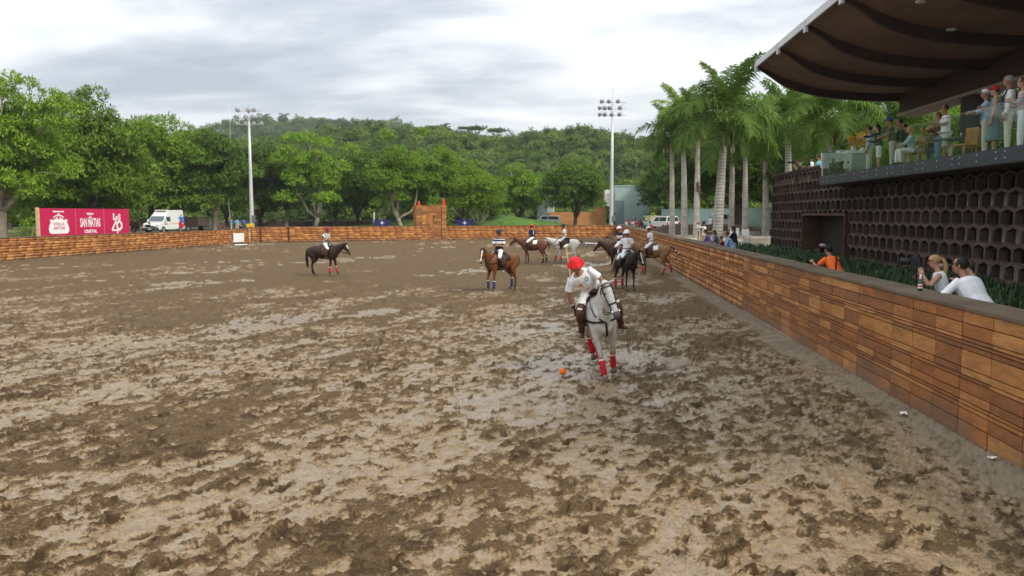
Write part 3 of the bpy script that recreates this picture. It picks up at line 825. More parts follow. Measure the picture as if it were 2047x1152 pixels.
# ------------------------------------------------------------------ hill forest (uncountable: instanced crowns)
def proto_crown(seed, kind_, n, r, rl, leaf):
    rng = np.random.default_rng(seed)
    lb = dome_lobes(rng, n, r, r, r * 0.8, r * 0.75, rl, 0.3, 0.25, 0.15)
    V, F = lobes_to_leaves(rng, lb, 42, 3, leaf, leaf * 0.5, -0.3, 0.8, 0.35, 0.15)
    return V, F
protos = bpy.data.collections.new('forest_crowns')
hl = [leaf_mat('hill_leaves_a', (0.08, 0.14, 0.026), (0.19, 0.26, 0.05), 0.38), leaf_mat('hill_leaves_b', (0.12, 0.20, 0.026), (0.24, 0.32, 0.055), 0.38), leaf_mat('hill_leaves_c', (0.055, 0.10, 0.025), (0.12, 0.18, 0.04), 0.38)]
for k in range(6):
    V, F = proto_crown(300 + k, '', 16, 2.9, 1.05, 0.62)
    me = np_mesh('forest_crown', V, F, 4); me.materials.append(hl[k % 3])
    protos.objects.link(bpy.data.objects.new('a_crown%d' % k, me))
Vp, Fp = [], []
off = 0
rng = np.random.default_rng(77)
for i in range(15):
    q = FR['o'][[1, 2, 3, 4][i % 4]]
    v = np.zeros(len(q.vertices) * 3); q.vertices.foreach_get('co', v); v = v.reshape(-1, 3)
    keep = np.array([list(p.vertices) for p in q.polygons])
    a = i * 2.4; Mx = np.array([[math.cos(a), math.sin(a), 0], [-math.sin(a), math.cos(a), 0], [0, 0, 1]])
    Vp.append((v @ Mx) * 1.0 + [0, 0, 4.2]); Fp.append(keep + off); off += len(v)
me = np_mesh('forest_palm', np.concatenate(Vp), np.concatenate(Fp), 4); me.materials.append(leaf_mat('hill_palm_leaves', (0.09, 0.15, 0.035), (0.19, 0.25, 0.07), 0.35))
PALM_HILL = me
protos.objects.link(bpy.data.objects.new('b_palm', me))
def scatter_nodes():
    ng = bpy.data.node_groups.new('forest_scatter', 'GeometryNodeTree')
    ng.interface.new_socket('Geometry', in_out='INPUT', socket_type='NodeSocketGeometry')
    ng.interface.new_socket('Geometry', in_out='OUTPUT', socket_type='NodeSocketGeometry')
    N = ng.nodes.new; l = ng.links.new
    gi, go = N('NodeGroupInput'), N('NodeGroupOutput')
    mp = N('GeometryNodeMeshToPoints'); l(gi.outputs[0], mp.inputs['Mesh'])
    ci = N('GeometryNodeCollectionInfo'); ci.inputs['Collection'].default_value = protos; ci.inputs['Separate Children'].default_value = True; ci.inputs['Reset Children'].default_value = True
    ip = N('GeometryNodeInstanceOnPoints'); l(mp.outputs[0], ip.inputs['Points']); l(ci.outputs[0], ip.inputs['Instance']); ip.inputs['Pick Instance'].default_value = True
    def na(nm, ty):
        n = N('GeometryNodeInputNamedAttribute'); n.data_type = ty; n.inputs['Name'].default_value = nm; return n.outputs[0]
    l(na('pick', 'INT'), ip.inputs['Instance Index']); l(na('turn', 'FLOAT_VECTOR'), ip.inputs['Rotation']); l(na('size', 'FLOAT_VECTOR'), ip.inputs['Scale'])
    l(ip.outputs[0], go.inputs[0])
    return ng
SC_NG = scatter_nodes()
def forest(name, H, n, seed, smin, smax, palms):
    rng = np.random.default_rng(seed)
    na, nd, _ = H.shape
    u = rng.random(n) * (na - 1.001); v = (rng.random(n) ** 0.9) * (nd - 1.001)
    i, j = u.astype(int), v.astype(int); fu, fv = (u - i)[:, None], (v - j)[:, None]
    P = H[i, j] * (1 - fu) * (1 - fv) + H[i + 1, j] * fu * (1 - fv) + H[i, j + 1] * (1 - fu) * fv + H[i + 1, j + 1] * fu * fv
    P[:, 2] -= 0.4
    me = bpy.data.meshes.new(name); me.vertices.add(n); me.vertices.foreach_set('co', P.astype(np.float32).ravel())
    pk = rng.integers(0, 6, n); pk[rng.random(n) < palms] = 6
    a = me.attributes.new('pick', 'INT', 'POINT'); a.data.foreach_set('value', pk.astype(np.int32))
    tr = np.zeros((n, 3), np.float32); tr[:, 2] = rng.random(n) * 6.28
    a = me.attributes.new('turn', 'FLOAT_VECTOR', 'POINT'); a.data.foreach_set('vector', tr.ravel())
    s = smin + (smax - smin) * rng.random(n) ** 1.6; sz = np.stack([s, s, s * (0.8 + 0.35 * rng.random(n))], -1).astype(np.float32)
    a = me.attributes.new('size', 'FLOAT_VECTOR', 'POINT'); a.data.foreach_set('vector', sz.ravel())
    me.update()
    o = link(name, me)
    md = o.modifiers.new('scatter', 'NODES'); md.node_group = SC_NG
    o['kind'] = 'stuff'; o['label'] = {'hill_forest': 'mixed green forest with palms on the nearer hill', 'ridge_forest': 'bluish forest covering the farther ridge'}[name]
    return o
forest('hill_forest', HN[:, 1:30], 7500, 5, 0.55, 1.15, 0.07)
forest('ridge_forest', HF, 4600, 6, 1.1, 2.1, 0.02)
# palms on the hillside that can be told apart
for k, (px, py, Y, lb) in enumerate([(1022, 338, 175, 'pale palm low on the hillside above the grass mound'), (1077, 352, 165, 'left of two tall palms on the hillside above the round dark tree'),
                                   (1100, 346, 168, 'right of two tall palms on the hillside above the round dark tree'), (962, 330, 180, 'shaggy palm on the hillside above the small bright tree')]):
    b = aty(px, py, Y)
    t = thing('hill_palm', lb, 'palm tree', (b.x, b.y, b.z - 7.5), k * 1.1, 'palms on the hillside')
    bm = BM(); tube(bm, [(0, 0, -6), (0.1, 0, 4), (0, 0, 8.2)], [0.2, 0.16, 0.13], 8, Vector((1, 0, 0)))
    finish(bm, 'trunk', palm_bark, t, True)
    c = link('crown', PALM_HILL, None, t, (0, 0, 4.0))
# emergent flat-topped trees on the skyline
rng = np.random.default_rng(31)
bm0 = BM()
tube(bm0, [(0, 0, -8), (0.2, 0, 3.5)], [0.25, 0.15], 6, Vector((1, 0, 0)))
for a in range(5):
    limb(bm0, (0.2, 0, 3.0), (math.cos(a * 1.3) * 2.2, math.sin(a * 1.3) * 2.2, 4.6), 0.12, 0.05, rng, 4, 0.1, seg=5)
tmE = bpy.data.meshes.new('trunk'); bm0.to_mesh(tmE); bm0.free(); tmE.materials.append(bark_dark)
V, F = lobes_to_leaves(rng, [((math.cos(a) * r_, math.sin(a) * r_, 4.9 + 0.2 * rng.random()), 1.0) for a, r_ in zip(np.arange(14) * 2.4, np.linspace(0.3, 2.9, 14))], 40, 3, 0.6, 0.3, 0.0, 0.45, 0.2, 0.1)
cmE = np_mesh('crown', V, F, 4); cmE.materials.append(hl[0])
for px, py, sc, lb in [(868, 256, 1.0, 'thin flat topped tree on the skyline above the goal tower'), (950, 258, 1.3, 'widest flat topped tree on the skyline'), (993, 262, 1.2, 'flat topped tree on the skyline right of the widest one'), (924, 257, 0.7, 'smallest flat topped tree on the skyline')]:
    b = aty(px, py, 290); t = thing('emergent_tree', lb, 'tree', (b.x, b.y, b.z - 5.0 * sc), 0.3 * px, 'flat topped trees on the skyline')
    t.scale = (sc, sc, sc); link('crown', cmE, None, t); link('trunk', tmE, None, t)

# ------------------------------------------------------------------ dark tufted grass bed between barrier and pavilion
rng = np.random.default_rng(12)
n = 52000
nt_ = 3400
tx = 6.3 + 4.75 * rng.random(nt_); ty = 9 + 38.5 * rng.random(nt_) ** 1.25
k = rng.integers(0, nt_, n)
P = np.stack([tx[k] + rng.normal(size=n) * 0.055, ty[k] + rng.normal(size=n) * 0.055, np.full(n, GZ - 0.02)], -1)
a = rng.random(n) * 2 * pi; D = np.stack([np.cos(a), np.sin(a), np.zeros(n)], -1)
tk_ = 0.55 + 0.95 * rng.random(nt_) ** 1.3; L = (0.22 + 0.22 * rng.random(n)) * tk_[k]; sp = 0.25 + 0.9 * rng.random(n); wd = 0.011 + 0.008 * (ty[k] / 40)
Sd = np.stack([-np.sin(a), np.cos(a), np.zeros(n)], -1) * wd[:, None]
mid = P + D * (L * sp * 0.45)[:, None] + np.array([0, 0, 1]) * (L * 0.85)[:, None]
tip = P + D * (L * sp * 1.05)[:, None] + np.array([0, 0, 1]) * (L * (1.05 - 0.5 * sp))[:, None]
V = np.stack([P - Sd, P + Sd, mid + Sd, mid - Sd, tip + Sd * 0.2, tip - Sd * 0.2], 1).reshape(-1, 3)
b0 = np.arange(n)[:, None] * 6
F = np.concatenate([b0 + np.array([0, 1, 2, 3]), b0 + np.array([3, 2, 4, 5])])
o = link('grass_bed', np_mesh('grass_bed', V, F, 4), leaf_mat('mondo_grass', (0.024, 0.050, 0.022), (0.066, 0.108, 0.044), 0.2))
o['kind'] = 'stuff'; o['label'] = 'dark tufted grass between the barrier and the lattice wall'
bm = BM()
bm.faces.new([bm.verts.new((x, y, GZ + 0.02)) for x, y in [(6.02, 7), (11.3, 7), (11.3, 48.3), (6.02, 48.3)]])
kind(finish(bm, 'planting_soil', mat('bed_soil', (0.05, 0.055, 0.03), 0.95, 0.4, 3, 0.5)), 'structure')
# ================================================================== BARRIERS, BUILDINGS, STRUCTURES
def plank_material(name, mode, c1=(0.40, 0.172, 0.052), c2=(0.225, 0.100, 0.040)):
    m = bpy.data.materials.new(name); m.use_nodes = True
    t = m.node_tree; ln = t.links.new; b = t.nodes['Principled BSDF']
    geo = t.nodes.new('ShaderNodeNewGeometry')
    if mode == 'object': rs = t.nodes.new('ShaderNodeObjectInfo').outputs['Random']
    else: rs = geo.outputs['Random Per Island']
    def noise(sc, scale, det=5, ro=0.6):
        mp = t.nodes.new('ShaderNodeMapping'); mp.inputs['Scale'].default_value = sc; ln(geo.outputs['Position'], mp.inputs[0])
        ad = t.nodes.new('ShaderNodeVectorMath'); ad.operation = 'ADD'; ln(mp.outputs[0], ad.inputs[0])
        k = t.nodes.new('ShaderNodeMath'); k.operation = 'MULTIPLY'; k.inputs[1].default_value = 37.0; ln(rs, k.inputs[0]); ln(k.outputs[0], ad.inputs[1])
        n = t.nodes.new('ShaderNodeTexNoise'); n.inputs['Scale'].default_value = scale; n.inputs['Detail'].default_value = det; n.inputs['Roughness'].default_value = ro; n.inputs['Distortion'].default_value = 0.8
        ln(ad.outputs[0], n.inputs['Vector']); return n.outputs['Fac']
    grain = noise((1.2, 1.2, 16), 2.2); fig = noise((1.6, 1.6, 3.5), 1.6)
    r = t.nodes.new('ShaderNodeValToRGB'); ce = r.color_ramp
    ce.elements[0].position = 0.0; ce.elements[0].color = (*c2, 1); ce.elements[1].position = 1.0; ce.elements[1].color = (*c1, 1)
    e = ce.elements.new(0.35); e.color = (c1[0] * 0.62, c1[1] * 0.55, c1[2] * 0.6, 1); e = ce.elements.new(0.62); e.color = (c1[0] * 0.88, c1[1] * 0.80, c1[2] * 0.72, 1)
    e = ce.elements.new(0.85); e.color = (c1[0] * 1.08, c1[1] * 1.18, c1[2] * 1.25, 1)
    ln(rs, r.inputs[0])
    def ov(f, a, src):
        n = t.nodes.new('ShaderNodeMixRGB'); n.blend_type = 'OVERLAY'; n.inputs[0].default_value = f; ln(a, n.inputs[1]); ln(src, n.inputs[2]); return n.outputs[0]
    col = ov(0.55, r.outputs[0], grain); col = ov(0.65, col, fig)
    # dried mud splashes low on the boards, grey weather stains
    sp = t.nodes.new('ShaderNodeSeparateXYZ'); ln(geo.outputs['Position'], sp.inputs[0])
    st = t.nodes.new('ShaderNodeTexNoise'); st.inputs['Scale'].default_value = 1.4; st.inputs['Detail'].default_value = 6; ln(geo.outputs['Position'], st.inputs['Vector'])
    lo = t.nodes.new('ShaderNodeMapRange'); lo.inputs['From Min'].default_value = 0.75; lo.inputs['From Max'].default_value = 0.0; lo.inputs['To Min'].default_value = -0.1; lo.inputs['To Max'].default_value = 0.28
    ln(sp.outputs['Z'], lo.inputs['Value'])
    ad = t.nodes.new('ShaderNodeMath'); ad.operation = 'ADD'; ln(st.outputs['Fac'], ad.inputs[0]); ln(lo.outputs[0], ad.inputs[1])
    mr = t.nodes.new('ShaderNodeMapRange'); mr.inputs['From Min'].default_value = 0.58; mr.inputs['From Max'].default_value = 0.85; mr.inputs['To Max'].default_value = 0.6; ln(ad.outputs[0], mr.inputs['Value'])
    mx = t.nodes.new('ShaderNodeMixRGB'); ln(mr.outputs[0], mx.inputs[0]); ln(col, mx.inputs[1]); mx.inputs[2].default_value = (0.15, 0.115, 0.085, 1)
    ln(mx.outputs[0], b.inputs['Base Color'])
    b.inputs['Roughness'].default_value = 0.62; b.inputs['Specular IOR Level'].default_value = 0.3
    bp = t.nodes.new('ShaderNodeBump'); bp.inputs['Strength'].default_value = 0.25; bp.inputs['Distance'].default_value = 0.01; ln(grain, bp.inputs['Height']); ln(bp.outputs[0], b.inputs['Normal'])
    return m
PLK_O = plank_material('hardwood_board', 'object'); PLK_I = plank_material('hardwood_boards', 'island', (0.47, 0.200, 0.055), (0.35, 0.142, 0.045))
core_m = mat('barrier_core', (0.055, 0.038, 0.028), 0.95)
cop_m = mat('weathered_coping', (0.145, 0.106, 0.068), 0.95, 0.3, 1.3, 0.4, 20, rnd=0.12)
foot_m = mat('concrete_footing', (0.36, 0.34, 0.30), 0.9, 0.25, 2, 0.4, 14)
COURSES = [0.17, 0.185, 0.055, 0.05, 0.07, 0.245, 0.10, 0.055, 0.17, 0.12, 0.05, 0.06, 0.17, 0.215]   # top to bottom, sums to 1.715
unit = None
def unit_plank():
    global unit
    if unit is None:
        bm = BM(); box(bm, -0.5, 0.5, -0.5, 0.5, -0.5, 0.5)
        bmesh.ops.bevel(bm, geom=[e for e in bm.edges], offset=0.02, segments=1, affect='EDGES')
        unit = bpy.data.meshes.new('plank'); bm.to_mesh(unit); bm.free(); unit.materials.append(PLK_O)
    return unit
def barrier(label, line, H, thick, part_range=None, colw=0.82, seed=1, coping_len=2.46):
    """line: inner face polyline; the wall's body lies to the LEFT of the walking direction"""
    rnd = random.Random(seed)
    t = thing('barrier_wall', label, 'wall', (line[0][0], line[0][1], 0), 0)
    o0 = Vector((line[0][0], line[0][1], 0))
    cv, cf, pv, pf = [], [], [], []
    core = BM(); foot = BM()
    sc = (H - 0.055 - 0.02) / sum(COURSES)
    RUNNING = [0.21, 0.13, 0.24, 0.18, 0.26, 0.15, 0.22, 0.2]; sc2 = (H - 0.075) / sum(RUNNING); stag = [rnd.random() * 0.8 for _ in RUNNING]
    def emit(V, F, M, sx, sy, sz):
        i = len(V)
        for x, y, z in ((-.5, -.5, -.5), (.5, -.5, -.5), (.5, .5, -.5), (-.5, .5, -.5), (-.5, -.5, .5), (.5, -.5, .5), (.5, .5, .5), (-.5, .5, .5)):
            V.append(M @ Vector((x * sx, y * sy, z * sz)))
        for f in ((0, 1, 5, 4), (1, 2, 6, 5), (2, 3, 7, 6), (3, 0, 4, 7), (4, 5, 6, 7), (3, 2, 1, 0)): F.append(tuple(i + q for q in f))
    for si in range(len(line) - 1):
        a = Vector((*line[si], 0)); b = Vector((*line[si + 1], 0)); L = (b - a).length; d = (b - a) / L; nrm = Vector((-d.y, d.x, 0))
        ang = math.atan2(d.y, d.x)
        Mseg = Matrix.Translation(a - o0) @ Matrix.Rotation(ang, 4, 'Z')
        box(core, 0.0, L, 0.028, thick - 0.03, -0.3, H - 0.055, Mseg)
        box(foot, 0.0, L, 0.012, 0.0275, -0.3, 0.055, Mseg)
        n = max(1, round(L / colw)); cw = L / n
        for k in range(0 if part_range else -1, n):
            z = H - 0.055; u0 = k * cw; jit = (rnd.random() - 0.5) * 0.02
            for ci_, ch in enumerate(COURSES if part_range else RUNNING):
                h = ch * (sc if part_range else sc2); z -= h
                cx = u0 + cw / 2 + (0 if part_range else stag[ci_]); proud = rnd.random() * 0.012
                M = Mseg @ Matrix.Translation((cx + jit * 0.3, 0.018 - proud, z + h / 2))
                gp = 0.015 if part_range else 0.007
                dims = (cw * (1 if part_range else 1) - gp, 0.036, h - gp)
                y = (a + d * cx).y
                if not part_range:
                    lo_, hi_ = max(0.02, cx - cw / 2), min(L - 0.02, cx + cw / 2)
                    if hi_ - lo_ < 0.05: continue
                    M = Mseg @ Matrix.Translation(((lo_ + hi_) / 2, 0.018 - proud, z + h / 2)); dims = (hi_ - lo_ - gp, 0.036, h - gp)
                if part_range and part_range[0] <= y <= part_range[1]:
                    o = link('plank', unit_plank(), None, t)
                    o.matrix_local = M @ Matrix.Diagonal((*dims, 1))
                else:
                    emit(pv, pf, M, *dims)
        m_ = max(1, round(L / coping_len)); cl = L / m_
        for k in range(m_):
            M = Mseg @ Matrix.Translation((k * cl + cl / 2, thick / 2 - 0.02, H - 0.0265 + rnd.random() * 0.004))
            if part_range:
                bm = BM(); box(bm, -cl / 2 + 0.003, cl / 2 - 0.003, -thick / 2 - 0.015, thick / 2 + 0.01, -0.0265, 0.0265, M, 0.006)
                finish(bm, 'coping_board', cop_m, t)
            else: emit(cv, cf, M, cl - 0.006, thick + 0.02, 0.053)
    finish(core, 'wall_core', core_m if part_range else mat('barrier_backing', (0.17, 0.07, 0.026), 0.9), t); finish(foot, 'footing', foot_m, t)
    if pv:
        o = link('planks', np_mesh('planks', np.array([tuple(v) for v in pv]), np.array(pf), 4), PLK_I, t); o['kind'] = 'stuff'
    if cv: link('coping', np_mesh('coping', np.array([tuple(v) for v in cv]), np.array(cf), 4), cop_m, t)
    return t
# right side: walk from far to near so that the body lies outside the arena
barrier('long brown plank barrier running from the near right corner to the orange clubhouse', [(WX, RCOR[1]), (WX, 5.0)], 1.83, WTH, (9.1, 26.4), seed=3)
barrier('orange plank barrier on the left below the red hoarding', [LNEAR, LCOR], 1.55, 0.45, None, seed=4)
barrier('orange plank barrier across the far end behind the riders', [LCOR, FAR1, FAR2, (WX - 0.004, RCOR[1])], 1.74, 0.45, None, seed=5)

# white notice board, pale planks and dark joint posts near the far left corner
ld = (Vector((*LCOR, 0)) - Vector((*LNEAR, 0))).normalized(); la = math.atan2(ld.y, ld.x)
def on_left(px, off):                     # point on the left barrier face seen at picture column px
    r = ray(px, 470); n = Vector((-ld.y, ld.x)); base = Vector(LNEAR) - n * off
    k = base.dot(n) / Vector((r.x, r.y)).dot(n); return Vector((r.x * k, r.y * k, 0))
pA, pB = on_left(466, 0.10), on_left(487, 0.10)
wp = mat('white_board', (0.80, 0.80, 0.78), 0.6, 0.05, 3)
t = thing('notice_board', 'blank white board fixed low on the left barrier near the corner', 'board', (pA.x, pA.y, 0), la)
bm = BM(); ll_ = (pB - pA).length; box(bm, 0, ll_, -0.05, 0.0, 0.18, 1.12, None, 0.01); finish(bm, 'panel', wp, t)
bm = BM(); box(bm, 0.2, 0.3, 0.0, 0.09, 0.2, 1.05); box(bm, ll_ - 0.3, ll_ - 0.2, 0.0, 0.09, 0.2, 1.05); finish(bm, 'batten', wp, t)
bm = BM(); c0, c1 = atz(469, 490.5), atz(494, 489.5); c2, c3 = atz(494, 491.2), atz(469, 492.4)
bm.faces.new([bm.verts.new((p.x, p.y, 0.07)) for p in (c3, c2, c1, c0)])
kind(finish(bm, 'ground_strip', mat('pale_strip', (0.72, 0.70, 0.66), 0.9, 0.15, 4)), 'structure')  # flat pale strip on the mud in front of the white board
bm = BM(); c0, c1 = atz(1169, 486.4), atz(1199, 487.8); c2, c3 = atz(1199, 489.0), atz(1169, 487.8)
bm.faces.new([bm.verts.new((p.x, p.y, 0.06)) for p in (c3, c2, c1, c0)])
kind(finish(bm, 'ground_strip', mat('pale_strip', (0.72, 0.70, 0.66), 0.9)), 'structure')  # second flat pale strip, out towards the far barrier
pale_pl = plank_material('pale_board', 'object', (0.62, 0.42, 0.22), (0.52, 0.34, 0.18))
q = on_left(497, 0.03); GPL = min(3.0, (Vector((*LCOR, 0)) - q).length - 0.12)
t = thing('gate_panel', 'short pale new plank panel in the corner beside the white board', 'panel', (q.x, q.y, 0), la)
for k in range(8):
    bm = BM(); box(bm, 0, GPL, -0.03, 0.0, 0.06 + k * 0.19, 0.06 + k * 0.19 + 0.18); finish(bm, 'plank', pale_pl, t)
fd = (Vector((*FAR1, 0)) - Vector((*LCOR, 0))).normalized(); fa = math.atan2(fd.y, fd.x)
for px, lb in ((521, 'dark upright joint post nearest the far left corner of the barrier'), (577, 'dark upright joint post in the barrier left of the referee')):
    r = ray(px, 470); n = Vector((-fd.y, fd.x)); b0 = Vector(LCOR) - n * 0.05
    k = b0.dot(n) / Vector((r.x, r.y)).dot(n)
    bm = BM(); box(bm, -0.07, 0.07, -0.05, 0.05, -0.1, 1.70, Matrix.Rotation(fa, 4, 'Z'))
    tag(finish(bm, 'joint_post', core_m, None, False, (r.x * k, r.y * k, 0)), lb, 'post', 'joint posts on the far barrier')

# ------------------------------------------------------------------ goal tower
g0, g1 = aty(832, 481, 95.6), aty(892, 480, 97.0)
fd2 = (Vector((*FAR2, 0)) - Vector((*FAR1, 0))).normalized(); ga = math.atan2(fd2.y, fd2.x) * 0.75
W_ = (g1 - g0).xy.length; GH = 4.22
t = thing('goal_tower', 'tall square wooden goal box with brighter centre panel and red cones on top', 'goal', (g0.x, g0.y, 0), ga)
bm = BM(); box(bm, 0.04, W_ - 0.04, 0.04, 2.0, -0.2, GH - 0.04); finish(bm, 'body', core_m, t)
rnd = random.Random(8)
V, F = [], []
def pbox(V, F, x0, x1, y0, y1, z0, z1):
    i = len(V)
    for x, y, z in ((x0, y0, z0), (x1, y0, z0), (x1, y1, z0), (x0, y1, z0), (x0, y0, z1), (x1, y0, z1), (x1, y1, z1), (x0, y1, z1)): V.append((x, y, z))
    for f in ((0, 1, 5, 4), (1, 2, 6, 5), (2, 3, 7, 6), (3, 0, 4, 7), (4, 5, 6, 7), (3, 2, 1, 0)): F.append(tuple(i + q for q in f))
npl = 0
z = -0.05; x_split = W_ - 0.62
while z < GH - 0.05:
    h = rnd.choice((0.15, 0.2, 0.26, 0.3)); h = min(h, GH - z)
    x = 0.0
    while x < x_split - 0.02:
        wd = min(rnd.choice((0.6, 0.82, 0.82, 1.1)), x_split - x)
        if x_split - x - wd < 0.25: wd = x_split - x
        if not (0.75 < x + wd / 2 < 2.05 and 1.95 < z + h / 2 < 3.2):
            o = link('plank', unit_plank(), None, t, (x + wd / 2, 0.01 - rnd.random() * 0.02, z + h / 2)); o.scale = (wd - 0.012, 0.05, h - 0.012); npl += 1
        x += wd
    o = link('plank', unit_plank(), None, t, (x_split + 0.33, -0.03, z + h / 2)); o.scale = (0.58, 0.14, h - 0.012)
    pbox(V, F, -0.035, 0.035, 0.05, 1.0, z + 0.006, z + h - 0.006); pbox(V, F, -0.035, 0.035, 1.01, 2.0, z + 0.006, z + h - 0.006)
    pbox(V, F, W_ - 0.035, W_ + 0.035, 0.02, 2.0, z + 0.006, z + h - 0.006)
    z += h
o = link('side_planks', np_mesh('side_planks', np.array(V), np.array(F), 4), PLK_I, t); o['kind'] = 'stuff'
bp_ = plank_material('bright_board', 'object', (0.52, 0.24, 0.05), (0.42, 0.18, 0.04))
for k in range(3):
    bm = BM(); box(bm, 0.72 + k * 0.45, 0.72 + k * 0.45 + 0.44, -0.02, 0.03, 1.93, 3.22, None, 0.008); finish(bm, 'centre_panel', bp_, t)
lm = mat('faded_lettering', (0.30, 0.12, 0.03), 0.8)
bm = BM()
for k in range(2):
    x0 = 1.66 + 0.0 * k
box(bm, 1.30, 1.34, -0.026, -0.021, 2.2, 2.95); box(bm, 1.45, 1.49, -0.026, -0.021, 2.25, 2.9); box(bm, 1.49, 1.66, -0.026, -0.021, 2.25, 2.30); box(bm, 1.49, 1.66, -0.026, -0.021, 2.55, 2.60); box(bm, 1.49, 1.66, -0.026, -0.021, 2.85, 2.90)
finish(bm, 'lettering', lm, t)
red_m = mat('red_cloth', (0.62, 0.02, 0.02), 0.7, 0.1)
for x, hh, lb in ((0.42, 0.55, 'small red cone on the left corner of the goal tower'), (W_ - 0.24, 0.95, 'tall red flag cone on the right corner of the goal tower')):
    M = Matrix.Translation((g0.x, g0.y, 0)) @ Matrix.Rotation(ga, 4, 'Z')
    bm = BM(); tube(bm, [(0, 0, 0), (0, 0, 0.06), (0, 0, hh * 0.5), (0.02, 0, hh)], [0.24, 0.2, 0.15, 0.03], 10, Vector((1, 0, 0)))
    o = finish(bm, 'flag_cone', red_m, None, True, M @ Vector((x, 0.3, GH - 0.02))); tag(o, lb, 'cone', 'red cones on the goal tower')

# ------------------------------------------------------------------ hoarding with three red panels behind the left barrier
hb_m = mat('crimson_panel', (0.50, 0.013, 0.075), 0.75, 0.06, 2)
wt_m = mat('white_print', (0.82, 0.80, 0.80), 0.7, 0.04)
tim = mat('pale_timber', (0.55, 0.40, 0.22), 0.8, 0.2, 4)
h0 = on_left(80, -1.0); h1 = on_left(259, -1.0)
HL = (h1 - h0).length; hd = (h1 - h0).normalized(); ha = math.atan2(hd.y, hd.x)
t = thing('hoarding', 'crimson advertising hoarding of three panels with white logos behind the left barrier', 'advertising board', (h0.x, h0.y, GZ), ha)
HT = 2.55
bm = BM(); box(bm, -0.16, -0.02, -0.06, 0.16, -0.2, HT + 0.05); finish(bm, 'edge_post', tim, t)
for k in range(7):
    bm = BM(); xx = 0.3 + k * (HL - 0.6) / 6; box(bm, xx, xx + 0.09, 0.02, 0.12, -0.2, HT - 0.05); finish(bm, 'post', tim, t)
bm = BM(); tube(bm, [(0.5, 0.14, HT - 0.3), (0.5, 1.4, -0.1)], 0.04, 6, Vector((1, 0, 0))); finish(bm, 'brace', tim, t)
xs = [0, HL * 0.365, HL * 0.685, HL]
panels = []
for k in range(3):
    bm = BM(); box(bm, xs[k] + 0.012, xs[k + 1] - 0.012, -0.03, 0.012, 0.0, HT, None, 0.008)
    panels.append(finish(bm, 'panel', hb_m, t))
    if k:
        bm = BM(); box(bm, xs[k] - 0.02, xs[k] + 0.02, -0.036, -0.03, 0.0, HT); finish(bm, 'seam', mat('seam', (0.62, 0.2, 0.24), 0.7), t)
TX = Matrix.Rotation(pi / 2, 4, 'X')       # lettering stands upright, facing -Y of the hoarding
def sign_text(txt, size, x, z, m, parent, sx=1.0, bold=0.0, y=-0.036, name='lettering'):
    bm = text_bm(txt, size, bold, 0.004, sx); place_bm(bm, Matrix.Translation((x, y, z)) @ TX); return finish(bm, name, m, parent, fixn=False)
def flat_shape(polys, m, parent, y=-0.036, name='logo'):
    bm = BM()
    for p in polys: prism(bm, [(x, y - 0.004, z) for x, z in p], (0, 0.008, 0))
    return finish(bm, name, m, parent)
# first panel: scalloped cartouche with beer maker's name
cx = (xs[0] + xs[1]) / 2 + 0.05
car = [(-1.02, 0.42), (-1.08, 0.75), (-1.0, 1.05), (-0.85, 1.35), (-0.95, 1.5), (-0.8, 1.62), (-0.55, 1.52), (-0.35, 1.68), (0, 1.62), (0.35, 1.68), (0.55, 1.52), (0.8, 1.62), (0.95, 1.5), (0.85, 1.35), (1.0, 1.05), (1.08, 0.75), (1.02, 0.42), (0.8, 0.3), (-0.8, 0.3)]
pp = panels[0]; pp.data.update()
flat_shape([[(cx + x, z) for x, z in car]], wt_m, pp)
sign_text('STELLA', 0.36, cx, 1.17, hb_m, pp, 1.0, 0.004, -0.046); sign_text('ARTOIS', 0.36, cx, 0.80, hb_m, pp, 1.0, 0.004, -0.046)
arc = []
for a in np.linspace(0.35, pi - 0.35, 14): arc.append((cx + 0.62 * math.cos(a), 1.60 + 0.42 * math.sin(a)))
for a in np.linspace(pi - 0.35, 0.35, 14): arc.append((cx + 0.52 * math.cos(a), 1.60 + 0.34 * math.sin(a)))
star = []
for k in range(10):
    a = pi / 2 + k * pi / 5; r_ = 0.20 if k % 2 == 0 else 0.08; star.append((cx + r_ * math.cos(a), 2.02 + r_ * 1.1 * math.sin(a)))
flat_shape([arc, star, [(cx - 0.28, 1.70), (cx - 0.08, 1.66), (cx - 0.18, 1.86)], [(cx + 0.08, 1.66), (cx + 0.28, 1.70), (cx + 0.18, 1.86)]], wt_m, pp)
sign_text('PRESENTADO POR', 0.15, cx, 2.30, wt_m, pp, 0.95, 0.012)
flat_shape([[(cx - 0.6, 0.04), (cx + 0.6, 0.04), (cx + 0.6, 0.14), (cx - 0.6, 0.14)]], wt_m, pp)
cx = (xs[1] + xs[2]) / 2
pp = panels[1]
sign_text('TEQUILA', 0.24, cx, 2.10, wt_m, pp, 0.85, 0.012)
sign_text('SAN MATIAS', 1.15, cx, 1.22, wt_m, pp, 0.37, 0.022)
sign_text('CRISTAL', 0.42, cx, 0.42, wt_m, pp, 0.95, 0.014)
flat_shape([[(cx - 0.3, 1.72), (cx + 0.3, 1.72), (cx + 0.08, 1.80), (cx, 1.95), (cx - 0.08, 1.80)]], wt_m, pp)
cx = (xs[2] + xs[3]) / 2
pp = panels[2]
def stroke(pts, wd):
    out = []
    for (a, b) in zip(pts[:-1], pts[1:]):
        a, b = Vector(a), Vector(b); d = (b - a).normalized(); n = Vector((-d.y, d.x)) * wd / 2; e = d * wd * 0.35
        out.append([tuple(a + n - e), tuple(b + n + e), tuple(b - n + e), tuple(a - n - e)])
    return out
k_ = 0.006
def strokes(pts, wd, y):
    for i, p in enumerate(stroke(pts, wd)): flat_shape([p], wt_m, pp, y - 0.0011 * i)
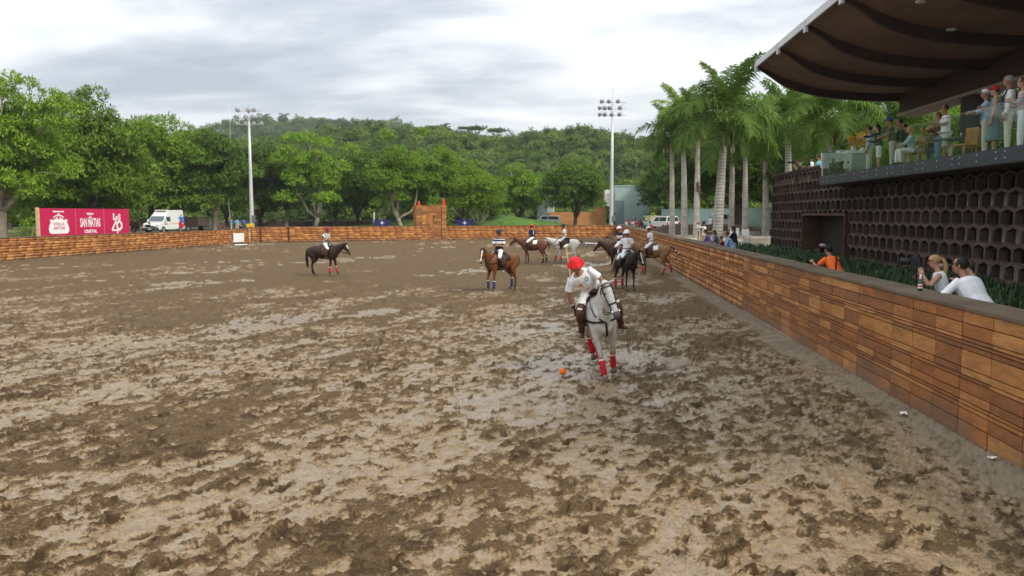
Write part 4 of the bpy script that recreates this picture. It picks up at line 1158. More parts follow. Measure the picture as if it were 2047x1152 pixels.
strokes([(cx - 0.42, 2.12), (cx - 0.42, 1.55), (cx - 0.22, 1.55)], 0.15, -0.036)
strokes([(cx - 0.02, 1.86), (cx - 0.15, 1.70), (cx - 0.02, 1.55), (cx + 0.11, 1.70), (cx - 0.02, 1.86)], 0.10, -0.036)
strokes([(cx + 0.42, 2.0), (cx + 0.28, 2.06), (cx + 0.24, 1.90), (cx + 0.42, 1.74), (cx + 0.38, 1.57), (cx + 0.22, 1.58)], 0.12, -0.036)
strokes([(cx - 0.12, 1.40), (cx - 0.62, 0.62), (cx - 0.62, 0.48), (cx - 0.05, 0.48)], 0.17, -0.036)
strokes([(cx + 0.28, 1.40), (cx - 0.02, 1.12), (cx - 0.02, 0.76), (cx + 0.28, 0.48), (cx + 0.56, 0.76), (cx + 0.56, 1.12), (cx + 0.28, 1.40)], 0.19, -0.044)
strokes([(cx + 0.0, 0.55), (cx + 0.0, 0.12)], 0.17, -0.053)
for pp in panels:                          # prints stand clear of the barrier that hides the foot of the panels
    for ch in pp.children: ch.data.transform(Matrix.Translation((0, 0, 0.42)) @ Matrix.Diagonal((1, 1, 0.82, 1)))
# ------------------------------------------------------------------ navy banners with a white compass star
navy = mat('navy_banner', (0.022, 0.022, 0.125), 0.7, 0.08, 3)
for (pa, pb, Y, lb) in ((748, 780, 103.5, 'navy banner with white compass star left of the goal tower'), (913, 945, 104.5, 'navy banner with white compass star right of the goal tower')):
    a, b = aty(pa, 450, Y), aty(pb, 450, Y); wdt = (b - a).length
    t = thing('banner', lb, 'banner', (a.x, a.y, GZ), 0, 'navy banners behind the far barrier')
    bm = BM(); box(bm, 0, wdt, -0.03, 0.03, 0.50, 1.42, None, 0.01); finish(bm, 'panel', navy, t)
    bm = BM(); box(bm, 0.1, 0.16, 0.03, 0.09, -0.2, 1.4); box(bm, wdt - 0.16, wdt - 0.1, 0.03, 0.09, -0.2, 1.4); finish(bm, 'post', tim, t)
    st_ = []
    for k in range(16):
        an = pi / 2 + k * pi / 8; r_ = (0.40, 0.09, 0.22, 0.09)[k % 4]; st_.append((wdt / 2 + r_ * math.cos(an), 1.0 + r_ * math.sin(an)))
    flat_shape([st_], wt_m, t, -0.038, 'star')
    flat_shape([[(wdt * 0.18, 0.54), (wdt * 0.82, 0.54), (wdt * 0.82, 0.58), (wdt * 0.18, 0.58)]], wt_m, t, -0.038, 'strap_line')

# ------------------------------------------------------------------ floodlight masts
galv = mat('galvanised_steel', (0.56, 0.57, 0.57), 0.5, 0.1, 3, metal=0.3)
lamp_h = mat('lamp_housing', (0.20, 0.21, 0.22), 0.5, 0.1, metal=0.4)
lamp_g = mat('lamp_glass', (0.36, 0.38, 0.39), 0.25, 0.05, spec=0.8)
def floodmast(label, px, Y, ytop, lamps, rod, faces):
    b = aty(px, 455, Y); H_ = aty(px, ytop, Y).z - GZ
    t = thing('floodlight_mast', label, 'floodlight', (b.x, b.y, GZ), 0, 'floodlight masts at the corners of the arena')
    bm = BM(); tube(bm, [(0, 0, -0.3), (0, 0, 0.3), (0, 0, H_ * 0.5), (0, 0, H_ + 0.1)], [0.30, 0.29, 0.20, 0.12], 14, Vector((1, 0, 0))); finish(bm, 'pole', galv, t, True)
    for tier in range(3):
        z = H_ - tier * 0.85
        bm = BM(); tube(bm, [(-1.75, 0.1 * tier, z), (1.75, -0.1 * tier, z)], 0.05, 6, Vector((0, 1, 0))); tube(bm, [(-0.1, -0.75, z - 0.06), (0.1, 0.75, z - 0.06)], 0.045, 6, Vector((1, 0, 0)))
        finish(bm, 'cross_arm', galv, t)
    for s in (-1.25, 1.25):
        bm = BM(); tube(bm, [(s, 0.05, H_ - 1.75), (s, 0.05, H_ + 0.25)], 0.03, 5, Vector((1, 0, 0))); finish(bm, 'upright', galv, t)
    if rod:
        bm = BM(); tube(bm, [(0, 0, H_ + 0.1), (0, 0, H_ + rod)], [0.035, 0.012], 5, Vector((1, 0, 0))); finish(bm, 'lightning_rod', galv, t)
    bm = BM(); box(bm, -0.5, 0.5, -0.5, 0.5, -0.3, 0.12, None, 0.02); finish(bm, 'base_block', foot_m, t)
    bm = BM(); box(bm, 0.2, 0.5, -0.42, -0.1, 1.2, 2.0, None, 0.02); finish(bm, 'switch_box', lamp_h, t)
    # one lamp, then copies
    def lamp(loc, aim, first=[None]):
        q = Vector(aim).to_track_quat('Z', 'Y').to_matrix().to_4x4(); M = Matrix.Translation(loc) @ q
        bm = BM(); tube(bm, [(0, 0, -0.42), (0, 0, -0.30), (0, 0, -0.16), (0, 0, 0.02), (0, 0, 0.10)], [0.08, 0.11, 0.17, 0.26, 0.28], 14, Vector((1, 0, 0))); tube(bm, [(0, 0, -0.25), (0, 0.28, -0.3)], 0.03, 5, Vector((1, 0, 0)))
        place_bm(bm, M); o = finish(bm, 'lamp_head', lamp_h, t, True)
        bm = BM(); tube(bm, [(0, 0, 0.101), (0, 0, 0.13)], [0.265, 0.20], 14, Vector((1, 0, 0))); place_bm(bm, M); finish(bm, 'lens', lamp_g, o, True)
    for (x, tier, aim) in lamps: lamp((x, -0.18 if aim[1] < 0 else 0.18, H_ - tier * 0.85 + 0.1), aim)
    return t
A, B_, C_ = (0.35, -1, -0.3), (0.9, -0.5, -0.3), (-0.6, -0.7, -0.3)
floodmast('tall pale floodlight mast standing at the far left corner', 504, 99, 222, [(-1.35, 0, (0.9, -0.45, -0.4)), (0.0, 0, A), (0.75, 0, A), (-1.5, 1, (0.9, -0.45, -0.4)), (-0.35, 1, A), (0.55, 1, A), (1.55, 1, A), (-1.5, 2, (0.2, -1, -0.35)), (-0.4, 2, A), (0.7, 2, A), (1.7, 2, A)], 0.9, A)
L2 = (-0.55, -0.8, -0.35)
floodmast('tall floodlight mast with a long lightning rod beside the pale clubhouse wall', 1222, 108, 205, [(-1.5, 0, (-1, -0.3, -0.3)), (-0.5, 0, L2), (0.7, 0, L2), (-1.75, 1, (-1, -0.3, -0.3)), (-1.0, 1, L2), (-0.4, 1, L2), (0.95, 1, L2), (-1.75, 2, (-1, -0.3, -0.3)), (-1.0, 2, L2), (-0.1, 2, L2), (0.9, 2, L2)], 4.2, L2)
# thin white poles
white_paint = mat('white_paint', (0.75, 0.75, 0.72), 0.5, 0.08, 4)
def thin_pole(name, label, px, Y, ytop, r, ybase=452, lean=0.0, cat='pole'):
    b = aty(px, ybase, Y); h = aty(px, ytop, Y).z - GZ
    bm = BM(); tube(bm, [(0, 0, -0.3), (lean * 0.5, 0, h * 0.5), (lean, 0, h)], [r, r * 0.9, r * 0.7], 8, Vector((1, 0, 0)))
    return tag(finish(bm, name, white_paint, None, True, (b.x, b.y, GZ)), label, cat)
thin_pole('white_pole', 'slim white leaning pole between ambulance and left floodlight mast', 462, 104, 388, 0.10, lean=-0.3)
thin_pole('white_pole', 'short white pole among the trunks above the left navy banner', 748, 128, 425, 0.12)
thin_pole('antenna', 'thin antenna rising above the trees beside the left floodlight mast', 466, 140, 208, 0.022, cat='antenna')
thin_pole('antenna', 'thin antenna rising above the thick pale palm', 1468, 96, 88, 0.04, cat='antenna')

# ------------------------------------------------------------------ low stone wall, whitewashed kerb, soil heap among the trees
stone = mat('rubble_stone', (0.24, 0.215, 0.18), 0.95, 0.45, 2.5, 0.9, 5, island=0.25)
a, b = aty(380, 450, 138), aty(930, 450, 138)
t = thing('stone_wall', 'low grey rubble wall running among the trunks behind the far barrier', 'wall', (a.x, a.y, GZ))
bm = BM(); box(bm, 0, (b - a).length, -0.25, 0.25, -0.3, 0.9); finish(bm, 'wall_core', stone, t)
rnd = random.Random(5); V, F = [], []
x = 0.0; Ln = (b - a).length
while x < Ln:
    z = -0.1
    while z < 0.85:
        w1, h1_ = 0.45 + rnd.random() * 0.3, 0.25 + rnd.random() * 0.12
        pbox(V, F, x, x + w1 - 0.05, -0.33 - rnd.random() * 0.06, -0.24, z, z + h1_ - 0.04); z += h1_
    x += 0.62
o = link('stones', np_mesh('stones', np.array(V), np.array(F), 4), stone, t); o['kind'] = 'stuff'
bm = BM()
for k in range(int(Ln / 1.6)):
    if rnd.random() < 0.72: box(bm, k * 1.6, k * 1.6 + 1.1, -0.3, 0.28, 0.9, 1.12)
o = finish(bm, 'white_coping', mat('limewash', (0.62, 0.55, 0.45), 0.9, 0.2, 3), t); o['kind'] = 'stuff'
def heap(label, px, Y, wd, hh, m, seed):
    rng = np.random.default_rng(seed); b = aty(px, 450, Y); n, k = 26, 9
    bm = BM(); rings = []
    for j in range(k):
        t_ = j / (k - 1); r = (1 - t_ ** 1.3)
        rings.append([bm.verts.new((math.cos(2 * pi * i / n) * wd * (r + 0.03) * (0.9 + 0.2 * rng.random()), math.sin(2 * pi * i / n) * wd * 0.7 * (r + 0.03) * (0.9 + 0.2 * rng.random()), -0.2 + (hh + 0.2) * t_)) for i in range(n)])
    for j in range(k - 1):
        for i in range(n): bm.faces.new((rings[j][i], rings[j][(i + 1) % n], rings[j + 1][(i + 1) % n], rings[j + 1][i]))
    bm.faces.new(rings[-1])
    return tag(finish(bm, 'soil_heap', m, None, True, (b.x, b.y, GZ)), label, 'soil heap')
soil_m = mat('dark_soil', (0.065, 0.045, 0.032), 0.95, 0.3, 2, 0.9, 7)
heap('heap of dark soil right of the left floodlight mast', 547, 108, 2.2, 1.5, soil_m, 3)

# ------------------------------------------------------------------ clubhouse
mint = mat('mint_render', (0.36, 0.49, 0.45), 0.85, 0.07, 0.5, 0.1, 20)
slate = mat('slate_render', (0.17, 0.22, 0.225), 0.85, 0.08, 0.6)
orange_w = mat('orange_earth_wall', (0.50, 0.235, 0.09), 0.9, 0.25, 0.9, 0.5, 6)
dark_o = mat('dark_opening', (0.015, 0.015, 0.017), 0.4)
frame_m = mat('white_frame', (0.78, 0.78, 0.76), 0.5, 0.05)
glassy = mat('window_glass', (0.055, 0.07, 0.075), 0.08, 0.1, spec=0.9)
YB = 122.0
c0 = aty(1222, 440, YB)
t = thing('clubhouse', 'pale mint clubhouse with orange earth walls behind the far right corner', 'building', (c0.x, c0.y, GZ))
def bx(px, Y=YB): return aty(px, 440, Y).x - c0.x
def bz(py, Y=YB): return aty(1222, py, Y).z - GZ
bm = BM(); box(bm, bx(1229), bx(1298), 0, 7, -0.3, bz(373)); finish(bm, 'main_wall', mint, t)
bm = BM(); box(bm, bx(1229) - 0.05, bx(1298) + 0.08, -0.08, 7.1, bz(373), bz(373) + 0.16); finish(bm, 'parapet_cap', mat('mint_cap', (0.42, 0.53, 0.50), 0.8), t)
bm = BM(); box(bm, bx(1222, 118), bx(1247, 118), -4.6, -4.2, -0.3, bz(401, 117.5)); finish(bm, 'screen_wall', slate, t)
bm = BM(); box(bm, bx(1226, 117), bx(1230, 117), -4.66, -4.55, -0.2, 2.3); finish(bm, 'door', dark_o, t)
bm = BM(); box(bm, bx(1096), bx(1213), 2.2, 5.0, -0.3, bz(424)); box(bm, bx(1190), bx(1213), 2.6, 5.4, bz(424), bz(385)); finish(bm, 'earth_wall', orange_w, t)
bm = BM(); box(bm, bx(1209), bx(1229) - 0.02, 0.6, 3.5, bz(412), bz(379)); wblock = finish(bm, 'window_bay', frame_m, t)
bm = BM(); box(bm, bx(1212), bx(1225), 0.54, 0.61, bz(407), bz(386)); finish(bm, 'pane', mat('pale_pane', (0.42, 0.47, 0.45), 0.1, 0.1, spec=0.8), wblock)
for q in (1212, 1218.5, 1225):
    bm = BM(); box(bm, bx(q) - 0.03, bx(q) + 0.03, 0.50, 0.55, bz(407), bz(386)); finish(bm, 'mullion', frame_m, wblock)
bm = BM(); box(bm, bx(1082), bx(1105), 3.2, 9.0, -0.3, bz(376)); finish(bm, 'rear_wall', mint, t)
bm = BM(); box(bm, bx(1073), bx(1093), 1.0, 3.1, -0.3, bz(398)); finish(bm, 'side_wall', slate, t)
for k in range(9):
    bm = BM(); x0 = bx(1268) + k * (bx(1298) - bx(1268)) / 9; x1 = bx(1268) + (k + 1) * (bx(1298) - bx(1268)) / 9
    box(bm, x0, x1, -1.6, -0.02, bz(452) + k * 0.225, bz(452) + k * 0.225 + 0.22); finish(bm, 'step', slate, t)
bm = BM(); tube(bm, [(bx(1268), -1.5, bz(452) + 0.9), (bx(1298), -1.5, bz(452) + 2.9)], 0.045, 6, Vector((0, 1, 0)))
for k in range(4):
    f = k / 3; x_ = bx(1268) + (bx(1298) - bx(1268)) * f; tube(bm, [(x_, -1.5, bz(452) + 2.0 * f), (x_, -1.5, bz(452) + 0.9 + 2.0 * f)], 0.03, 5, Vector((1, 0, 0)))
finish(bm, 'handrail', slate, t)
# long mint garden wall
a, b = aty(1322, 440, 114), aty(1600, 440, 90); d = b - a
t = thing('garden_wall', 'long pale mint wall behind the palms', 'wall', (a.x, a.y, GZ), math.atan2(d.y, d.x))
bm = BM(); box(bm, 0, d.length, 0, 0.3, -0.3, 2.75); finish(bm, 'wall', mint, t)
bm = BM(); box(bm, -0.03, d.length + 0.03, -0.04, 0.34, 2.75, 2.83); finish(bm, 'coping', mat('mint_cap', (0.42, 0.53, 0.50), 0.8), t)
# raised bed and concrete benches
a = aty(1455, 455, 84)
mound('soil_bed', a.x, 84, [(a.x, 84, 7, 3.2, 1.3), (a.x - 6, 84, 3, 2.5, 0.7)], mat('bed_earth', (0.085, 0.055, 0.036), 0.95, 0.3, 1.5, 0.6, 8), (12, 6))
conc = mat('old_concrete', (0.33, 0.30, 0.255), 0.9, 0.28, 1.2, 0.5, 12)
def slab(label, px0, px1, Y, z0, z1, dep):
    a, b = aty(px0, 470, Y), aty(px1, 470, Y)
    bm = BM(); box(bm, 0, b.x - a.x, 0, dep, z0, z1, None, 0.03)
    return tag(finish(bm, 'concrete_bench', conc, None, False, (a.x, a.y, GZ)), label, 'bench', 'concrete benches among the palms')
slab('stained concrete bench block beside the end of the lattice wall', 1500, 1560, 55, -0.1, 0.56, 2.4)
slab('long low concrete bench edging the soil bed under the fig tree', 1446, 1520, 78, -0.1, 0.48, 0.6)
slab('low concrete edge at the foot of the left palms', 1352, 1412, 82, -0.1, 0.4, 0.5)
# ------------------------------------------------------------------ pavilion with lattice wall, terrace and canopy
FX = 11.25                                   # outer face of the lattice
BXL = 10.3                                   # edge of the balcony
TZ = 4.68                                    # terrace floor
YE, YS, YN = 47.7, 35.1, 6.0                 # far end, step where balcony begins, near end
lat_m = mat('lattice_block', (0.090, 0.060, 0.046), 0.85, 0.22, 2.5, 0.3, 18, rnd=0.28)
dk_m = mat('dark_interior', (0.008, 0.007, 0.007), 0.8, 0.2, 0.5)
brown_st = mat('dark_brown_steel', (0.028, 0.018, 0.015), 0.55, 0.15, 2)
steel_m = mat('blue_grey_steel', (0.045, 0.055, 0.060), 0.45, 0.12, 1.5, metal=0.2)
pv = thing('pavilion', 'dark two storey pavilion with honeycomb lattice wall, glass balcony and sweeping brown canopy', 'building', (FX, YE, GZ))
def P(bm, name, m, parent=None, smooth=False):
    bmesh.ops.translate(bm, vec=(-FX, -YE, -GZ), verts=bm.verts); return finish(bm, name, m, parent or pv, smooth)
# honeycomb: pointy-top hexagonal rings, one mesh shared by all blocks
PITCH_Y, ROW = 0.70, 0.485
def hex_mesh():
    hw = PITCH_Y / 2; q = 0.14; hv = ROW - q       # half pitch, slope drop, straight side
    def ring(s, dx):
        w = hw * s - 0.0; v = hv / 2 - (1 - s) * 0.22; top = hv / 2 + q - (1 - s) * 0.62
        return [(dx, -w, -v), (dx, 0, -top), (dx, w, -v), (dx, w, v), (dx, 0, top), (dx, -w, v)]
    bm = BM(); D = 0.22
    of = [bm.verts.new(p) for p in ring(0.992, 0)]; inf = [bm.verts.new(p) for p in ring(0.885, 0)]
    ob = [bm.verts.new(p) for p in ring(0.992, D)]; inb = [bm.verts.new(p) for p in ring(0.90, D)]
    for i in range(6):
        j = (i + 1) % 6
        bm.faces.new((of[i], of[j], inf[j], inf[i])); bm.faces.new((inf[i], inf[j], inb[j], inb[i]))
        bm.faces.new((ob[i], inb[i], inb[j], ob[j])); bm.faces.new((of[i], ob[i], ob[j], of[j]))
    bmesh.ops.recalc_face_normals(bm, faces=bm.faces)
    me = bpy.data.meshes.new('lattice_block'); bm.to_mesh(me); bm.free(); me.materials.append(lat_m); return me
HEX = hex_mesh()
DY0, DY1, DZ1 = 34.4, 40.8, 3.165             # portal opening
nblk = 0
for r in range(9):
    z = GZ + 0.06 + r * ROW
    y = YE - 0.5 - (PITCH_Y / 2 if r % 2 else 0)
    while y > 19.4:
        top = z + 0.31
        inside = DY0 - 0.35 < y < DY1 + 0.35 and z < DZ1 + 0.13
        high = top > 4.31 and y < YS + 0.3
        if not inside and not high:
            o = link('lattice_block', HEX, None, pv, (0, y - YE, z - GZ)); nblk += 1
        y -= PITCH_Y
# dark inner wall and pale fins behind the lattice
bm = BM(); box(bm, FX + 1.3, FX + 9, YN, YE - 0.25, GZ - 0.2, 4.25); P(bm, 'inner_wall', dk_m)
bm = BM(); box(bm, FX + 0.06, FX + 0.9, YE - 0.24, YE, GZ - 0.2, TZ + 0.57); P(bm, 'end_wall', lat_m)
fin_m = mat('pale_fin', (0.30, 0.30, 0.29), 0.7, 0.1, 2, rnd=0.15)
y = YE - 1.0; k = 0
rnd = random.Random(3)
while y > 17.0:
    if not (DY0 - 0.2 < y < DY1 + 0.2):
        bm = BM(); box(bm, FX + 0.42, FX + 0.48, y - 0.09, y + 0.12, GZ, 4.2 if y < YS else TZ + 0.55); P(bm, 'fin', fin_m)
    y -= 0.70
bm = BM(); box(bm, FX + 0.02, FX + 0.31, YS + 0.3, YE, TZ + 0.58, TZ + 0.68); P(bm, 'parapet_cap', brown_st)
# portal
bm = BM(); box(bm, FX - 0.10, FX + 0.95, DY1 - 0.12, DY1, GZ - 0.1, DZ1); box(bm, FX - 0.10, FX + 0.95, DY0, DY0 + 0.12, GZ - 0.1, DZ1); box(bm, FX - 0.10, FX + 0.95, DY0 + 0.121, DY1 - 0.121, DZ1 - 0.12, DZ1); P(bm, 'portal_frame', mat('rust_steel', (0.075, 0.034, 0.022), 0.6, 0.2, 1.5))
bm = BM(); box(bm, FX + 0.82, FX + 0.9, DY0 + 0.122, DY1 - 0.122, GZ - 0.1, DZ1 - 0.122); P(bm, 'door', brown_st)
# terrace slab, steel fascia, bolts
soff = mat('soffit', (0.14, 0.13, 0.125), 0.8, 0.15, 1)
bm = BM(); box(bm, BXL + 0.02, FX + 11, YN, YS, TZ - 0.36, TZ - 0.004); box(bm, FX + 0.32, FX + 11, YS + 0.002, YE - 0.3, TZ - 0.36, TZ - 0.004); P(bm, 'terrace_slab', soff)
bm = BM(); box(bm, BXL - 0.02, BXL + 0.018, YN, YS + 0.03, TZ - 0.34, TZ + 0.03); box(bm, BXL + 0.019, FX + 0.2, YS + 0.004, YS + 0.03, TZ - 0.34, TZ + 0.03); fas = P(bm, 'fascia', steel_m)
bolt_m = mat('bolt', (0.55, 0.55, 0.54), 0.4, 0.05, metal=0.5)
bm = BM(); y = YS - 0.55; k = 0
while y > 16:
    for dy in ((0.0, 0.42) if k % 2 == 0 else (0.2,)):
        for zz_ in (TZ - 0.06, TZ - 0.22):
            tube(bm, [(BXL - 0.019, y - dy, zz_), (BXL - 0.034, y - dy, zz_)], 0.026, 6, Vector((0, 1, 0)))
    y -= 1.15; k += 1
b_ = P(bm, 'bolts', bolt_m, fas); b_['kind'] = 'stuff'
# glass balustrade
gl = bpy.data.materials.new('balustrade_glass'); gl.use_nodes = True
t_ = gl.node_tree; t_.nodes.clear(); ln = t_.links.new
o_ = t_.nodes.new('ShaderNodeOutputMaterial'); tr = t_.nodes.new('ShaderNodeBsdfTransparent'); tr.inputs[0].default_value = (0.93, 0.965, 0.945, 1)
go_ = t_.nodes.new('ShaderNodeBsdfGlossy'); go_.inputs['Roughness'].default_value = 0.03; go_.inputs[0].default_value = (0.9, 1, 0.95, 1)
lw = t_.nodes.new('ShaderNodeLayerWeight'); lw.inputs['Blend'].default_value = 0.5; pw_ = t_.nodes.new('ShaderNodeMath'); pw_.operation = 'POWER'; pw_.inputs[1].default_value = 4.0
mu_ = t_.nodes.new('ShaderNodeMath'); mu_.operation = 'MULTIPLY_ADD'; mu_.inputs[1].default_value = 0.25; mu_.inputs[2].default_value = 0.02; mx = t_.nodes.new('ShaderNodeMixShader')
ln(lw.outputs['Facing'], pw_.inputs[0]); ln(pw_.outputs[0], mu_.inputs[0]); ln(mu_.outputs[0], mx.inputs[0]); ln(tr.outputs[0], mx.inputs[1]); ln(go_.outputs[0], mx.inputs[2]); ln(mx.outputs[0], o_.inputs[0])
edge_m = mat('glass_edge', (0.13, 0.19, 0.165), 0.2, 0.05, spec=0.8)
bal = bpy.data.objects.new('balustrade', None); COL.objects.link(bal); bal.parent = pv
y = YS - 0.02; k = 0
while y > 12:
    wd = 2.05
    bm = BM(); box(bm, BXL + 0.045, BXL + 0.060, y - wd + 0.01, y - 0.01, TZ + 0.031, TZ + 1.12); g = P(bm, 'glass_panel', gl, bal)
    bm = BM(); box(bm, BXL + 0.042, BXL + 0.063, y - wd + 0.01, y - 0.01, TZ + 1.121, TZ + 1.135)
    P(bm, 'glass_edge', edge_m, bal); y -= wd; k += 1
bm = BM(); box(bm, BXL + 0.075, FX + 0.9, YS - 0.06, YS - 0.045, TZ + 0.031, TZ + 1.12); P(bm, 'glass_panel', gl, bal)
bm = BM(); box(bm, BXL + 0.04, BXL + 0.072, YS - 0.07, YS - 0.035, TZ + 0.031, TZ + 1.15); P(bm, 'corner_post', edge_m, bal)
# canopy: curved shell on deep ribs, long beam and columns
CUR = [(8.12, 9.42), (8.9, 9.02), (9.7, 8.68), (10.6, 8.42), (11.6, 8.27), (12.8, 8.17), (14.1, 8.12), (15.5, 8.2), (17.0, 8.45), (18.6, 8.9)]
def cur(x): return float(np.interp(x, [c[0] for c in CUR], [c[1] for c in CUR]))
YC0, YC1 = 37.7, 4.0
pan_m = mat('canopy_underside', (0.20, 0.122, 0.085), 0.8, 0.2, 0.7, 0.25, 9)
rib_m = mat('canopy_rib', (0.048, 0.027, 0.020), 0.7, 0.2, 1.0)
xs_ = np.linspace(8.12, 18.6, 34)
def smooth_cur(xq):
    return sum(cur(min(18.6, max(8.12, xq + o))) for o in (-0.6, -0.3, 0, 0.3, 0.6)) / 5
prof = [(x, smooth_cur(x) + (cur(8.12) - smooth_cur(8.12)) * max(0, 1 - (x - 8.12) / 1.0)) for x in xs_]
bm = BM()
nseg = 16
up, lo = [], []
for k in range(nseg + 1):
    y = YC0 + (YC1 - YC0) * k / nseg
    lo.append([bm.verts.new((x, y, z + 0.33)) for x, z in prof]); up.append([bm.verts.new((x, y, z + 0.47)) for x, z in prof])
for k in range(nseg):
    for i in range(len(prof) - 1):
        bm.faces.new((lo[k][i], lo[k][i + 1], lo[k + 1][i + 1], lo[k + 1][i])); bm.faces.new((up[k][i], up[k + 1][i], up[k + 1][i + 1], up[k][i + 1]))
    bm.faces.new((lo[k][0], lo[k + 1][0], up[k + 1][0], up[k][0])); bm.faces.new((lo[k][-1], up[k][-1], up[k + 1][-1], lo[k + 1][-1]))
for k in (0, nseg):
    for i in range(len(prof) - 1): bm.faces.new((lo[k][i], up[k][i], up[k][i + 1], lo[k][i + 1]))
can = P(bm, 'canopy', pan_m)
ribs = [37.62, 33.67, 29.8, 25.95, 22.1, 18.25, 14.4, 10.5, 6.7]
for y in ribs:
    bm = BM(); a, b, c, d = [], [], [], []
    for x, z in prof:
        taper = 0.10 + 0.23 * min(1, (x - 8.12) / 1.2)
        a.append(bm.verts.new((x, y + 0.09, z + 0.328 - taper))); b.append(bm.verts.new((x, y - 0.09, z + 0.328 - taper))); c.append(bm.verts.new((x, y - 0.09, z + 0.328))); d.append(bm.verts.new((x, y + 0.09, z + 0.328)))
    for i in range(len(prof) - 1):
        for p, q in ((a, b), (b, c), (d, a), (c, d)): bm.faces.new((p[i], p[i + 1], q[i + 1], q[i]))
    bm.faces.new((a[0], b[0], c[0], d[0])); bm.faces.new((a[-1], b[-1], c[-1], d[-1]))
    bmesh.ops.recalc_face_normals(bm, faces=bm.faces)
    P(bm, 'rib', rib_m, can)
    bm = BM(); box(bm, 8.02, 8.118, y - 0.13, y + 0.13, prof[0][1] + 0.10, prof[0][1] + 0.50); P(bm, 'rib_cap', mat('pale_cap', (0.55, 0.55, 0.53), 0.6), can)
trim = mat('pale_roof_edge', (0.62, 0.63, 0.63), 0.5, 0.1, 1.2)
for k in range(9):
    y0 = YC0 - k * 3.74; y1 = y0 - 3.72
    bm = BM(); box(bm, 8.04, 8.116, y1, y0, prof[0][1] + 0.30, prof[0][1] + 0.56); box(bm, 8.118, 8.6, y1, y0, prof[0][1] + 0.48, prof[0][1] + 0.53, Matrix.Translation((8.1, 0, 9.9)) @ Matrix.Rotation(R(27), 4, 'Y') @ Matrix.Translation((-8.1, 0, -9.9)))
    P(bm, 'edge_trim', trim, can)
for (xx, yy) in ((9.6, 23.9), (11.2, 25.6), (9.4, 19.6), (11.6, 20.3)):
    zc_ = smooth_cur(xx) + 0.31
    bm = BM(); tube(bm, [(xx, yy, zc_), (xx, yy, zc_ - 0.05)], [0.16, 0.13], 12, Vector((1, 0, 0))); P(bm, 'ceiling_light', mat('lamp_ring', (0.55, 0.53, 0.5), 0.5), can)
bm = BM(); box(bm, 14.25, 15.15, YC1, YC0 - 0.4, 7.55, 8.30); P(bm, 'beam', rib_m)
bm = BM(); box(bm, 14.2, 15.2, YC1, YC0 - 0.3, 7.44, 7.546); P(bm, 'beam_trim', mat('beam_trim', (0.30, 0.22, 0.16), 0.6, 0.15))
for (y, w_) in ((31.4, 0.55), (20.0, 0.55), (10, 0.55)):
    bm = BM(); box(bm, 14.45, 14.95, y - w_, y + w_, TZ - 0.002, 7.438); P(bm, 'column', brown_st)
# ------------------------------------------------------------------ terrace furniture
wd_m = mat('honey_wood', (0.42, 0.23, 0.075), 0.55, 0.2, 4, 0.1)
wht = mat('white_top', (0.78, 0.77, 0.74), 0.5, 0.05, 3)
def on_x(px, X): 
    p = atx(px, 330, X); return (p.x, p.y)
p = on_x(1700, 12.2)
t = thing('bar_counter', 'white topped counter behind the glass corner of the balcony', 'counter', (*p, TZ))
bm = BM(); box(bm, -0.5, 0.5, -1.1, 1.1, 1.06, 1.16, None, 0.01); finish(bm, 'top', wht, t)
bm = BM(); box(bm, -0.38, 0.38, -0.95, 0.95, 0, 1.058); finish(bm, 'cabinet', mat('counter_side', (0.33, 0.36, 0.33), 0.7, 0.1), t)
bm = BM(); box(bm, -0.4, 0.0, 0.2, 0.8, 1.161, 1.30, None, 0.01); tag(finish(bm, 'box', mat('pinkish_box', (0.70, 0.60, 0.58), 0.7), None, False, (*p, TZ)), 'flat pale box lying on the white counter', 'box')
pet = leaf_mat('yellow_petals', (0.60, 0.38, 0.01), (0.62, 0.28, 0.01), 0.3, 0.6)
rng = np.random.default_rng(4)
def flowers(label, p, z, r, h):
    t = thing('flower_arrangement', label, 'flowers', (*p, z), 0, 'flower arrangements on the counter')
    bm = BM(); tube(bm, [(0, 0, 0), (0, 0, 0.05), (0, 0, 0.2), (0, 0, 0.26)], [0.09, 0.12, 0.10, 0.13], 10, Vector((1, 0, 0))); finish(bm, 'vase', wht, t, True)
    V, F = lobes_to_leaves(rng, [((rng.normal() * r * 0.5, rng.normal() * r * 0.5, 0.3 + h * rng.random()), 0.16) for _ in range(12)], 700, 3, 0.10, 0.07, -1)
    link('petals', np_mesh('petals', V, F, 4), pet, t)
    V, F = lobes_to_leaves(rng, [((rng.normal() * r * 0.5, rng.normal() * r * 0.5, 0.25 + h * 0.8 * rng.random()), 0.18) for _ in range(8)], 400, 2, 0.16, 0.05, -1)
    link('leaves', np_mesh('leaves', V, F, 4), LM['mid'], t)
flowers('low bowl of yellow flowers on the white counter', (p[0] - 0.1, p[1] - 0.6), TZ + 1.16, 0.28, 0.25)
pp_ = on_x(1722, 13.2)
flowers('tall spray of yellow flowers behind the counter', pp_, TZ + 1.3, 0.14, 0.55)
bm = BM(); box(bm, -0.3, 0.3, -0.3, 0.3, 0, 1.3, None, 0.02); tag(finish(bm, 'plinth', mat('counter_side', (0.33, 0.36, 0.33), 0.7), None, False, (*pp_, TZ)), 'plinth carrying the tall flower spray', 'plinth')
